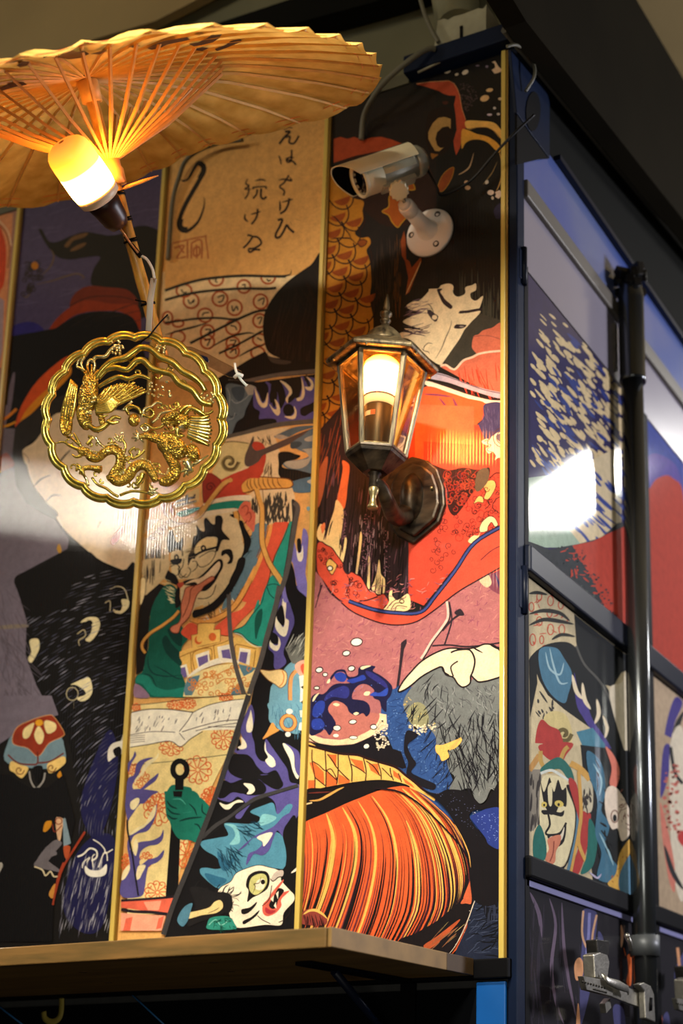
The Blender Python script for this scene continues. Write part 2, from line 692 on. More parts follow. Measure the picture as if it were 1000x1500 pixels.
    def build(s, name, m, parent, base_color, base_off):
        """one thin print: base sheet plus inks, mm-thin"""
        u0, v0, u1, v1 = s.rect
        allp = [(-1, [[(u0, v0), (u1, v0), (u1, v1), (u0, v1)]], lin(base_color))] + [(l, p, c) for _, l, p, c in s.shapes]
        vs, fs, cols = [], [], []
        for L, polys, c in allp:
            off = base_off + s.lift * (L + 1)
            for P in polys:
                if len(P) == 4 and L >= 0 or len(P) == 3:
                    tr = [tuple(range(len(P)))] if len(P) == 3 else [(0, 1, 2), (0, 2, 3)]
                else:
                    tr = tessellate_polygon([[Vector((a, b, 0)) for a, b in P]])
                o = len(vs)
                for a, b in P:
                    vs.append((a, -off, b) if s.side == 'Y' else (off, a, b))
                for t in tr:
                    A, B, C = [P[i] for i in t]
                    ar = (B[0] - A[0]) * (C[1] - A[1]) - (C[0] - A[0]) * (B[1] - A[1])
                    if abs(ar) < 1e-12:
                        continue
                    t = t if ar > 0 else (t[0], t[2], t[1])
                    fs.append((o + t[0], o + t[1], o + t[2]))
                    cols.append(c)
        po = Vector(parent['_o'])
        me = bpy.data.meshes.new(name)
        me.from_pydata([Vector(v) - po for v in vs], [], fs)
        at = me.color_attributes.new('ink', 'FLOAT_COLOR', 'CORNER')
        buf = []
        for p, c in zip(me.polygons, cols):
            buf += list(c) * p.loop_total
        at.data.foreach_set('color', buf)
        me.materials.append(m)
        o = bpy.data.objects.new(name, me)
        COL.objects.link(o)
        o.parent = parent
        return o
PAL = dict(K='#120e0d', K2='#1d1512', BR='#2a1209', CR='#ecd3a6', CW='#efe6cf', YE='#eab65c', OR='#d65a2c', RE='#c8432d', MA='#a86463', MD='#7d4550',
           NV='#232655', BL='#2e4a86', B2='#2c49a8', GY='#74736d', PU='#574e8c', TE='#1f7f6c', T2='#125245', CY='#7fb0b4', C2='#3f7890', GD='#b9791f')

ART_A = '''
@ 0 0 1
# dark top with head of a fish-like creature
p K2 487,150 640,140 640,420 487,420
s BR 500,235 560,215 620,225 640,300 600,330 560,330 520,290
p #a8431f 490,205 500,202 510,205 520,202 533,207 545,203 560,202 575,206 590,212 560,222 520,230 490,240
@ 590 80 6.25
d #4b3b3c 120 0.6 1.6 510,290 570,270 640,300 680,360 690,420 640,480 600,530 560,520 530,440 520,360
p #b5482a 130,280 250,262 330,262 430,252 470,275 500,320 520,370 525,400 545,510 580,610 585,680 560,700 545,790 530,860 495,930 480,880 470,800 500,700 490,560 475,470 490,400 490,385 430,385 380,370 340,345 270,320 200,300
z #c98a5a 1 130,278 250,260 430,250 475,275 505,325 525,380 548,510 582,610
s #4a2115 370,440 420,440 410,465 380,465
s #1c0b05 270,520 440,500 470,720 440,850 380,920 280,930 220,820 220,640
p #b08a4e 445,600 390,580 330,590 280,640 240,720 240,780 270,840 300,890 340,895 380,860 350,865 320,840 305,780 320,720 370,675 420,665 445,690
s #8f5c22 262,915 300,920 330,925 300,950 275,965
s YE 580,620 700,615 830,630 890,680 925,745 900,780 840,715 780,680 700,678 600,692
s #e0a13d 545,705 600,700 680,735 780,760 860,810 900,865 890,905 850,880 790,820 720,790 640,790 580,820 545,870
l #5f2a14 0.7 600,690 700,678 780,680 850,720 900,780
t #b08a4e 2.4 885,890 910,980 915,1100 890,1200 860,1260
t #8a6f45 1.4 870,990 830,1080 780,1150 740,1200
t #c09a72 2.0 655,910 620,1030 570,1080 515,1110
s #8a3f14 470,1040 460,1120 420,1200 370,1260 325,1240 350,1150 400,1080
o #a8701e 1
c #d9c7ad 415 165 30 16 -20
c #d9c7ad 500 192 18 12 -20
c #d9c7ad 577 172 32 20 -30
p #d9b795 820,78 850,68 882,120 915,150 910,165 870,180 845,185 818,150 850,130 845,95
c #d9b37e 800 335 32 17 -10
c #d9b37e 755 410 42 28 -20
c #c9b090 895 415 17 14
c #c9c0b8 845 500 14 12
c #c9b8c4 800 560 24 10
c #c9c0b8 880 555 15 12
c #7a6a78 690 112 18 8
c #7a6a78 775 120 14 12
c #c9a07a 588 1180 20 18
c #c9a07a 600 1228 26 20
c #c9b8a4 775 1178 15 20 30
@ 590 280 6.25
c #d6c0b0 810 22 30 24
p #d6c0b0 850,20 890,0 915,20 915,50 880,80 850,60 860,40
c #c9b8a4 827 72 12 16
s #2b2640 840,180 900,120 920,240 860,260
# scaled neck on the far left of the panel
@ 0 0 1
s GD 482,250 513,288 533,296 532,310 533,323 527,334 521,343 529,350 541,349 544,358 538,368 542,381 544,394 545,415 543,440 548,470 545,500 530,540 520,600 500,612 470,650 455,640 470,400
u #8f4210 #2a120a 1.9 23 62 482,268 512,292 528,300 528,318 516,342 530,352 536,360 534,378 540,396 541,440 544,480 520,540 500,600 470,645 455,630 470,400
@ 460 240 6.25
s #8a430f 410,720 450,700 490,715 480,750 440,770 415,750
o #2a120a 1.2
t #2a120a 2 160,480 200,500 260,570 320,640 350,700
t #2a120a 2 160,700 220,690 320,690 350,700 400,745
# dark streaked middle
s #a04f12 690,400 630,445 690,480 720,540 770,590 800,560 850,490 800,440 790,380 850,260 900,250 930,240 900,180 800,170 700,300
o #b5831f 1.6
p #8d4015 830,620 800,720 810,850 840,900 870,1050 845,1210 880,1180 990,900 985,860 900,960 880,900 850,880 845,700
h #6b4012 0.8 30 20 90 6 740,640 800,640 800,1240 740,1240
t #c9a56a 1.6 845,1210 900,1090 960,960 985,900
h #3a2c22 1.1 60 26 90 4 540,700 760,640 800,1240 540,1240
@ 590 440 6.25
# jacket behind the face
h #3a382c 1.6 70 40 90 2 500,-300 925,-300 925,300 600,200
p #39342a 500,250 700,120 925,200 925,520 700,640 420,640 380,560
s #c9664a 655,340 700,320 740,285 820,262 930,255 940,860 700,800 430,660 350,610 380,590 480,635 560,560 680,510 640,440
l #e0c0a0 3 350,610 400,600 480,640 560,560 640,530 700,500 800,480 930,470
l #8d4a3c 1 650,340 760,330 860,350 930,380
h #c23c22 1.6 40 24 75 12 450,640 700,560 925,520 925,840 800,810 620,740
s #e4cba0 100,1020-1000 100,20 160,10 240,-70 250,-95 330,-100 360,-130 430,-145 470,-120 465,-70 480,-40 510,-25 550,-35 580,-60 580,-110 640,-130 675,-145 675,-85 630,-60 625,-30 640,0 680,10 740,-30 720,50 700,100 720,110 690,150 640,200 600,245 570,280 520,370 450,470 380,570 350,600 250,540 90,380 0,352 -60,352 0,300 120,312 20,265 200,282 60,235 10,200 100,150 185,120 90,100 40,60
'''.replace('100,1020-1000 ', '') + '''
t #7d5a50 1 60,110 120,105 180,120
t #7d5a50 1 20,150 80,130 150,135
h #6f5560 1.1 26 14 -12 20 0,20 170,10 190,140 10,200
h #57424a 1.3 34 15 -10 18 0,230 200,275 130,330 0,345
s #2b2023 370,-95 350,-70 375,-30 395,0 460,60 445,88 405,65 370,30 345,-20 320,-85 340,-98
p #2b2023 515,125 530,105 600,100 680,85 735,80 735,95 680,110 600,125 530,130
s #2b2023 475,260 490,232 520,228 590,235 560,262 510,268
c #8d7f78 545 248 22 8
t #2b2023 1.2 225,40 260,60 280,100 290,120
p #3a3034 230,95 260,95 300,130 335,155 320,200 300,205 270,180 235,130
c #e4cba0 298 165 24 22
t #4b3b35 1.3 455,190 440,260 400,350 360,450 300,550
t #4b3b35 1.3 285,405 240,400 205,430 195,470
t #4b3b35 1.2 180,445 200,470 240,480 250,500
# collar bands
s #b3a2ab 240,690 300,670 400,690 600,770 760,820 930,860 930,905 820,890 600,820 420,760 240,720
l #54464f 1.2 270,672 400,700 600,775 760,830 930,865
s #f0dcb8 225,745 400,800 600,870 800,920 930,930 930,965 760,950 600,905 430,850 230,790
l #3c2c30 0.8 225,740 400,790 600,862 800,912 930,925
s #d4562c 230,795 430,850 600,905 760,950 745,1080 680,1150 660,1250 640,1400 -100,1400 -100,1000 100,900
s #3b3558 755,960 930,965 930,1240 760,1300 700,1260 680,1170 745,1080
h #57506e 0.8 50 12 80 20 755,960 930,965 930,1240 700,1260
t #6a3550 3 200,868 330,875 460,892
t #6a3550 4 340,900 400,980 430,1060 450,1160
t #6a3550 5 465,900 520,1030 555,1120
t #6a3550 5 555,1140 580,1110 600,1060
s #e9b08c 30,980 100,1030 60,1090 10,1010
s #e9b08c 20,1070 70,1180 40,1230 0,1150
# brocade lower robe
@ 590 600 6.25
p #c4402b -40,100 700,150 760,290 930,230 930,1100 640,1260 200,1800 -40,1700
p #d2603c 120,-40 660,-20 660,160 640,600 120,700
p #c9452e 200,300 660,330 640,600 200,700
s #2e100c 240,500 420,560 560,540 700,560 800,540 790,640 700,720 640,780 560,900 480,980 420,900 400,700 300,620
q #a03a22 1.1 70 6 400,600 760,560 700,700 480,960 400,800
q #4a1512 0.9 150 5.5 300,440 500,560 700,520 925,700 925,1050 640,1230 300,1500 200,1400 380,900
q #8f2318 1 60 7 400,560 925,600 925,1000 500,1200
s #ead0a8 730,300 780,275 800,290 830,250 930,215 930,430 880,450 850,470 860,430 830,400 790,410 770,370 800,340 760,330
r #4d2b25 1 925 265 90 90
r #4d2b25 1 925 265 60 60
s #6b5a60 860,250 930,225 930,320 890,300
l #4d2b25 1 750,300 790,290 780,320 815,335 780,380 840,400
s #e0aa5c 760,680 800,655 845,660 860,710 830,780 790,830 750,820 770,760 750,730
o #3c1512 1
g #3c1512 1 775 735 30 1.2 1
s #e0aa5c 665,850 700,800 740,810 745,860 700,855 660,870
o #3c1512 1
s #5d4a34 690,590 760,540 800,580 780,680 700,760 670,720
s #e5c48c 710,1090 740,1030 800,985 850,1000 880,1060 850,1080 820,1040 790,1080 780,1120 720,1130
o #3c1512 1
s #e5c48c 620,1190 660,1160 700,1160 720,1120 700,1180 650,1230 610,1220
l #3c1512 1.2 930,960 880,950 830,900 860,830 920,800
l #3c1512 1.2 760,920 800,880 780,840
l #3c1512 1.2 800,640 860,590 920,600
l #57282a 1.2 450,640 540,600 520,700 470,720
@ 0 0 1
# pleated dark robe on the left, brush streaks
p #2b1c20 462,640 498,600 520,560 600,640 600,900 450,880
h #7a3a22 1.6 34 40 102 5 466,640 505,600 500,700 470,760
h #9b4a30 1.2 24 30 98 5 470,620 505,600 500,680 480,700
h #6b4550 1.5 60 22 97 4 470,690 600,700 600,860 480,850
h #0f0a0c 2.2 120 40 96 3 462,680 600,690 600,860 470,850
s #a95a34 466,700 482,670 476,720 467,745
@ 440 600 6.25
s #e2703c 395,480 435,490 462,540 445,700 430,850 405,920 350,850 375,700 400,560
@ 440 740 6.25
s #f0cd88 345,-40 405,45 400,180 375,350 392,400 395,525 330,450 270,380 190,335 165,300 165,250 200,180 240,250 240,330 280,180 320,60
t #221618 3 225,330 250,230 270,130 300,60
t #221618 2 270,290 290,200 310,150
s #e8804a 200,200 235,170 238,220 215,270 205,240
h #2b1a1c 1 16 22 95 4 370,230 430,240 420,520 380,480
s #f0cd88 420,310 436,320 430,400 402,530 385,510 405,420
s #f0cd88 560,260 576,300 556,480 532,650 518,630 540,440
s #f0cd88 635,478 650,500 648,640 645,770 622,750 630,600
s #f0cd88 730,508 742,560 750,640 785,690 775,815 700,815 665,770 690,700 712,620
h #2b1a1c 1 18 22 93 4 690,640 780,640 770,800 700,790
s #f0cd88 835,770 855,780 835,880 820,850
d #8a5f6c 130 0.5 1.3 590,100 680,60 680,420 620,620 560,600
d #8a5f6c 60 0.5 1.3 770,240 830,240 830,760 780,640
d #8a5f6c 60 0.4 1.1 390,60 440,60 430,300 400,320
h #c0a0a0 0.6 60 10 92 3 440,60 820,60 820,600 440,600
# snarling red beast in the lower left fold
s #d14c34 165,372 210,345 240,370 300,400 350,470 400,540 410,600 445,640 480,620 520,640 570,670 610,740 650,800 690,800 720,835 770,820 800,850 830,910 790,930 760,980 690,970 600,930 550,900 460,910 380,880 320,830 270,770 220,700 175,640 160,560
o #3a1518 1.6
q #4a1512 0.9 46 3 170,400 240,380 370,520 400,560 330,620 200,520
q #4a1512 1 34 5 260,650 420,650 600,740 540,880 380,860
s YE 250,545 280,500 335,540 345,570 310,640 290,635 262,590
o #3a1518 1
c CW 285 587 24 22
o #241015 1.6
l #3a1518 1.2 440,650 470,720 440,790 460,860
l #3a1518 1.2 470,720 540,700
l #3a1518 2 550,885 620,880 720,845
s #e9c78c 765,975 790,945 820,900 840,830 900,880 1000,820 1010,960 860,985
l #241015 1.2 800,960 850,900 900,870 960,860
l #241015 1.2 840,965 880,910 940,900
r #241015 1.4 940 890 20 18
l #241015 1.2 880,975 900,930 990,940
# ground of the roundel
@ 0 0 1
s MA 447,1060 460,860 470,845 485,870 505,886 530,903 585,916 625,905 655,880 690,855 740,830 740,1000 620,1010 600,1010 570,1050 540,1090 500,1100 450,1100
h #8d4a58 1.4 420 7 -30 60 455,860 740,835 740,960 600,1000 560,1000 455,1090
h #bd7a70 1.2 420 7 -30 60 455,860 740,835 740,960 600,1000 560,1000 455,1090
l #3c1d26 1.4 472,855 470,870 464,892
l #3c1d26 2.4 474,858 468,876
s #7a3a4a 700,842 738,838 738,870 725,868 712,856
s #c9b088 703,850 715,842 722,855 714,862
t #2c2450 3 727,842 733,858 735,872
# robe hem, navy cord and red band
s #cf4a33 738,775 697,800 668,840 640,876 618,900 580,902 548,897 512,884 502,884 515,894 532,903 560,913 585,916 612,911 640,893 672,868 706,848 740,829
l #2a1218 2 502,884 515,895 532,904 560,914 585,917 612,912 640,894 672,869 706,849 740,830
l #1c1626 6.5 740,771 697,797 668,838 640,874 618,898 580,899 548,894 513,882
l #35427c 3 740,771 697,797 668,838 640,874 618,898 580,899 548,894 513,882
l #52202a 1.2 706,822 722,808 738,800
# small strokes over the ground
@ 500 860 4
p #2c1f26 390,308 372,320 358,332 354,380 345,480 330,590 345,600 362,470 376,370 392,332
l #2c1f26 2.4 345,590 330,620 300,640
l #2c1f26 5.5 630,90 637,180 602,240 542,320 502,390 480,425
l #e8b8a4 3.4 626,90 632,180 598,240 538,320 498,390 474,425
l #2c1f26 2.4 640,95 655,190 640,260 612,345
l #2c1f26 3 712,158 655,200 600,262
s #2c1f26 670,155 705,133 728,170 690,172
l #2c1f26 2.4 540,350 640,345 740,355 850,345 950,330
c CW 98 327 34 23 -8
r #2c1f26 1.6 98 327 34 23 -8
c CW 38 393 22 15 -12
r #2c1f26 1.6 38 393 22 15 -12
c CW 68 482 20 15 -12
r #2c1f26 1.6 68 482 20 15 -12
# grey furred ground and blue rocks
@ 0 0 1
s #2d4b80 563,1020 580,1010 600,1005 640,1040 660,1130 690,1180 740,1180 740,1260 700,1250 680,1220 640,1180 600,1150 570,1120 560,1080
d #5f7fae 260 0.5 1.2 565,1020 600,1010 650,1100 660,1160 620,1160 570,1120
h #213a6a 1.4 200 9 -20 60 565,1020 600,1010 650,1100 660,1160 620,1160 570,1120
s #6d6f6c 605,1008 620,992 640,981 650,980 655,990 666,994 675,1006 690,1004 695,996 712,1000 742,990 742,1145 722,1156 714,1172 706,1178 698,1172 690,1156 672,1160 660,1158 668,1140 660,1130 655,1112 640,1103 640,1080 620,1060 600,1050 593,1030
s #8e8a66 600,1040 612,1030 625,1036 630,1060 612,1066 600,1055
d #c9b06a 60 0.8 1.8 592,1030 600,1020 640,1062 600,1072
h #4e5050 1.5 260 9 70 50 610,1000 740,1000 740,1140 705,1170 650,1100
h #8f918c 1.0 200 8 70 50 610,1000 740,1000 740,1140 705,1170 650,1100
h #17151a 1.6 150 20 115 26 600,1030 640,985 680,1050 700,1100 690,1150 660,1150 640,1090
h #17151a 1.7 70 24 70 16 640,1040 700,1060 700,1150 665,1150
h #17151a 1.7 60 26 100 22 690,1040 738,1030 738,1120 700,1140
h #17151a 1.5 30 20 60 14 690,1060 738,1060 738,1120 700,1130
s YE 641,1093 652,1092 676,1083 678,1088 668,1098 658,1100 660,1110 650,1116 646,1108 641,1102
s #cfa65a 672,1085 678,1082 668,1096 660,1100
d #ecd9b4 50 1.2 2.4 600,1064 640,1062 642,1076 608,1078
s #16131a 598,1072 615,1078 600,1092 605,1108 612,1120 605,1132 618,1140 640,1150 636,1158 612,1150 598,1136 600,1118 594,1100
# hand
@ 500 860 4
s #eed3ab 342,615 370,560 420,500 480,440 560,392 640,365 740,368 800,358 850,340 905,350 945,390 960,440 960,515 900,545 820,562 790,545 767,525 762,570 722,592 690,572 665,535 620,518 600,475 560,485 480,530 420,580 370,612
o #1c1416 2.4
l #1c1416 2.2 598,470 608,500 640,522
l #1c1416 2.2 665,530 650,480 664,458 692,440
l #1c1416 2.6 650,390 690,375 760,375 790,430 782,490 766,528
t #1c1416 2.4 775,358 800,372 838,392
t #1c1416 4 880,345 930,365 960,360
# sea creature in the roundel
@ 430 900 5
p #eccb9c 100,890 130,880 230,915 350,925 480,900 570,850 620,790 640,730 690,740 695,830 610,880 560,910 450,955 300,965 180,945 110,925
l #2c1a22 1.6 110,895 180,945 300,968 450,958 560,912 610,882
s #b56a5e 250,690 320,640 420,660 560,720 640,740 600,830 480,895 340,915 200,890 140,860 200,800
s #1a1738 128,880 130,660 165,590 232,588 290,530 340,512 390,512 425,505 400,470 380,430 330,432 300,470 262,515 285,460 328,415 385,412 405,450 430,465 480,450 488,400 530,378 610,388 592,420 640,448 695,488 735,540 722,600 695,640 690,720 655,690 640,640 600,620 590,590 600,560 550,520 500,520 455,560 440,620 480,630 530,640 565,670 572,720 545,755 518,730 470,748 420,722 400,680 360,650 310,640 270,680 270,720 300,760 322,810 295,865 272,890 240,850 200,875
s #263a92 310,450 350,430 385,440 400,470 380,500 330,490
s #263a92 400,490 470,470 520,450 540,480 480,500 440,510
s #2c2a6e 540,420 600,440 680,500 700,550 650,520 560,460
s #2c45a0 570,600 600,575 640,580 700,545 690,600 620,605
s #2a2d72 250,600 300,560 380,530 420,560 400,620 300,610 240,640
s #26398e 160,680 200,640 240,650 230,720 180,760 150,740
s #26398e 150,780 210,770 240,820 200,850 150,840
d #5b74c4 70 0.4 1 150,600 700,480 700,620 400,560 250,650 250,850 150,850
s CR 500,400 520,385 580,382 540,400 515,410
s CR 525,590 540,572 572,575 560,600 535,600
s CR 300,665 320,655 350,665 330,680
s CR 150,640 165,605 200,580 180,610 160,640
s CR 255,510 265,485 280,480 275,505
s CR 450,735 470,722 490,730 470,745
c CW 200 413 26 19 -15
r #1a1420 1.6 200 413 26 19 -15
c CW 243 447 18 14
r #1a1420 1.4 243 447 18 14
c CW 182 545 20 12
r #1a1420 1.4 182 545 20 12
c CW 445 793 28 16 -8
r #1a1420 1.2 445 793 28 16 -8
c CW 330 838 28 20
r #1a1420 1.2 330 838 28 20
c CW 322 893 20 12
c CW 450 908 30 13
r #1a1420 1 450 908 30 13
c CW 598 830 24 18
r #1a1420 1.4 598 830 24 18
p #140f14 100,930 180,950 300,972 450,962 560,915 620,890 700,900 740,990 800,1010 840,1130 810,1135 700,1100 560,1080 350,1030 100,980
c CW 547 972 20 15 -20
d #ecd9b8 120 0.9 2.1 605,850 680,740 700,830 710,960 640,1010 610,960
# scaled band and black gap
@ 430 1080 5
s YE 100,60 220,95 350,130 480,140 560,172 640,192 760,230 830,285 900,338 960,388 1040,440 1040,470 960,420 870,378 830,348 720,322 600,318 450,334 350,352 240,372 120,398 100,395
p #d8672e 130,190 165,190 235,260 240,360 170,300
p #d8672e 250,250 330,310 335,355 250,368
p #d8672e 262,130 330,135 325,230 300,190
p #d8672e 345,275 430,320 420,340 340,350
p #d8672e 425,160 520,180 535,260 470,220
p #d8672e 560,200 630,200 645,290 580,250
p #d8672e 740,245 800,290 800,325 745,290
p #d8672e 120,320 170,320 165,385 120,390
p #d8672e 810,300 880,350 900,380 830,340
l #2a100e 1.8 245,100 252,250 250,375
l #2a100e 1.8 340,130 340,260 330,350
l #2a100e 1.8 415,140 440,240 440,332
l #2a100e 1.8 525,160 545,250 540,325
l #2a100e 1.6 632,195 652,260 655,315
l #2a100e 1.6 720,230 725,270 745,322
l #2a100e 1.6 780,270 805,335
l #2a100e 1.6 150,95 150,180 170,300 170,385
l #2a100e 1.6 150,180 200,210 245,250 290,240 335,320
l #2a100e 1.6 262,130 300,180 340,240 420,320
l #2a100e 1.6 430,200 500,240 540,270
l #2a100e 1.6 545,180 600,220 648,290
l #2a100e 1.6 170,300 245,360
l #2a100e 1.6 255,250 330,320
l #2a100e 1.4 660,230 730,300
l #2a100e 3.4 120,65 220,92 350,126 480,136 560,165 640,188 760,226 830,282 900,335 960,388 1030,430
s #140d0c 100,400 240,378 350,358 450,338 600,318 720,322 830,348 860,372 740,372 620,400 500,450 400,500 250,570 100,625
t #d8a050 3.4 130,470 200,465 270,430 330,395 385,370
t #6a2a20 1.6 120,415 200,410 300,405
l #e8c890 2 105,495 150,485
# great ribbed tail
@ 0 0 1
s OR 440,1215 450,1205 480,1192 510,1178 530,1170 555,1160 580,1154 600,1154 625,1168 645,1185 665,1205 680,1232 690,1255 694,1275 693,1300 690,1330 680,1380 640,1412 560,1420 440,1420
'''
FAN = [[(442, 1208), (446, 1235), (447, 1270), (444, 1310), (436, 1350), (430, 1400)],
       [(483, 1192), (492, 1220), (492, 1245), (484, 1290), (470, 1332), (445, 1390)],
       [(508, 1182), (525, 1212), (530, 1242), (526, 1280), (510, 1335), (490, 1390)],
       [(540, 1170), (558, 1202), (568, 1240), (567, 1285), (556, 1340), (535, 1395)],
       [(565, 1160), (596, 1192), (614, 1238), (621, 1285), (618, 1335), (592, 1385)],
       [(588, 1156), (625, 1196), (648, 1245), (658, 1290), (658, 1330), (640, 1372)],
       [(608, 1158), (650, 1200), (674, 1245), (684, 1285), (680, 1315), (668, 1340)],
       [(622, 1166), (664, 1204), (688, 1248), (695, 1275), (692, 1305), (684, 1325)]]


def fan_stripes(ink):
    rng = random.Random(5)

    def at(s, f0=0.0, f1=1.0):
        i = min(int(s), len(FAN) - 2)
        t = s - i
        P = [(a[0] + (b[0] - a[0]) * t, a[1] + (b[1] - a[1]) * t) for a, b in zip(FAN[i], FAN[i + 1])]
        Q = [(p.x, p.y) for p in cr([Vector((a, b, 0)) for a, b in P], 4)]
        k0, k1 = int(f0 * (len(Q) - 1)), max(int(f1 * (len(Q) - 1)), 3)
        return Q[k0:k1 + 1]
    for s, w in ((0.95, 7), (1.85, 6), (3.9, 9), (5.2, 11), (5.75, 7), (6.7, 5), (3.3, 4), (2.6, 4), (4.75, 6)):
        ink.stroke(at(s, 0.0 if s != 3.9 else .25), w, '#efb456', taper=1, smooth=False)
    for k in range(78):
        s = (k + rng.uniform(0, 1)) / 78 * 7
        f0 = rng.choice((0.0, 0.15, 0.3, 0.45))
        c = rng.choice(('#1c0f14', '#1c0f14', '#1c0f14', '#4b1a24', '#efb456', '#6a2c33'))
        ink.stroke(at(s, f0, 1), rng.uniform(1.2, 2.8) * (0.8 if c == '#efb456' else 1), c, taper=rng.choice((3, 3, 1)), smooth=False)
    for s, w in ((0.45, 5), (0.75, 7), (1.35, 9), (2.15, 6), (2.9, 5), (4.5, 4), (5.5, 3.5), (6.1, 5.5), (6.4, 4), (3.65, 2.5)):
        ink.stroke(at(s, 0.35, 1), w, '#15100f', taper=3, smooth=False)


ART_A2 = '''
@ 560 1220 5
l #1c0f14 2.4 -40,-320 120,-300 240,-240 350,-150 480,-20 600,120 670,260 690,340
s #140e10 130,800 250,745 350,690 430,640 500,580 560,530 640,470 690,420 680,540 620,680 540,860 420,960 100,960
s #b0502a 320,830 420,760 570,645 575,660 480,760 370,850
s #c9603a 590,520 640,450 665,430 668,520 630,522
s #c9603a 610,480 670,330 682,330 680,400 640,450
h #a08c5a 0.8 24 14 -45 14 380,700 620,560 660,560 500,820
h #8a5a3a 1.2 24 22 -42 8 300,840 520,720 600,700 430,880
s #0f1016 690,0 780,20 880,100 880,430 700,400 690,330
p #1c2235 690,420 760,370 880,330 880,960 520,960 560,860 640,690 680,540
h #3a4258 1.2 80 16 -20 30 690,420 880,340 880,900 600,900
h #0b0b12 2.4 40 18 -25 30 690,560 880,460 880,900 640,900
t #d0c0a8 1.4 690,400 700,480 680,540 630,680 560,820 500,900
d #d0c0a8 60 0.4 0.9 670,520 700,520 640,700 560,850 530,860 600,740
c #0d0d14 812 555 52 95
h #2c3144 1.6 16 10 0 4 775,480 850,480 850,630 775,630
h #2c3144 1.6 12 14 90 4 775,470 850,470 850,600 775,600
@ 560 1080 5
s #120e12 320,400 420,420 500,390 640,410 740,500 800,460 880,320 880,520 700,540 660,600 780,760 870,820 870,1200 690,1200 640,900 540,620 420,470
d #4c4f6a 120 0.4 1.1 400,420 520,400 700,480 700,640 760,760 560,640
d #b7b4c4 40 0.5 1.4 660,560 800,515 860,540 700,600
s #27377e 665,590 720,560 790,530 890,545 890,810 800,795 770,740 700,650
d #7f93c8 80 0.4 1 680,590 880,550 880,800 790,790
t #d8a050 1.8 545,640 600,740 650,860 665,960
@ 430 1220 5
s #8a3b30 75,600 100,570 150,560 210,575 260,630 240,680 75,670
t YE 4 85,605 130,575 180,572 230,600 262,632
h #2a100e 1.2 26 14 78 6 85,590 240,600 240,660 85,660
'''
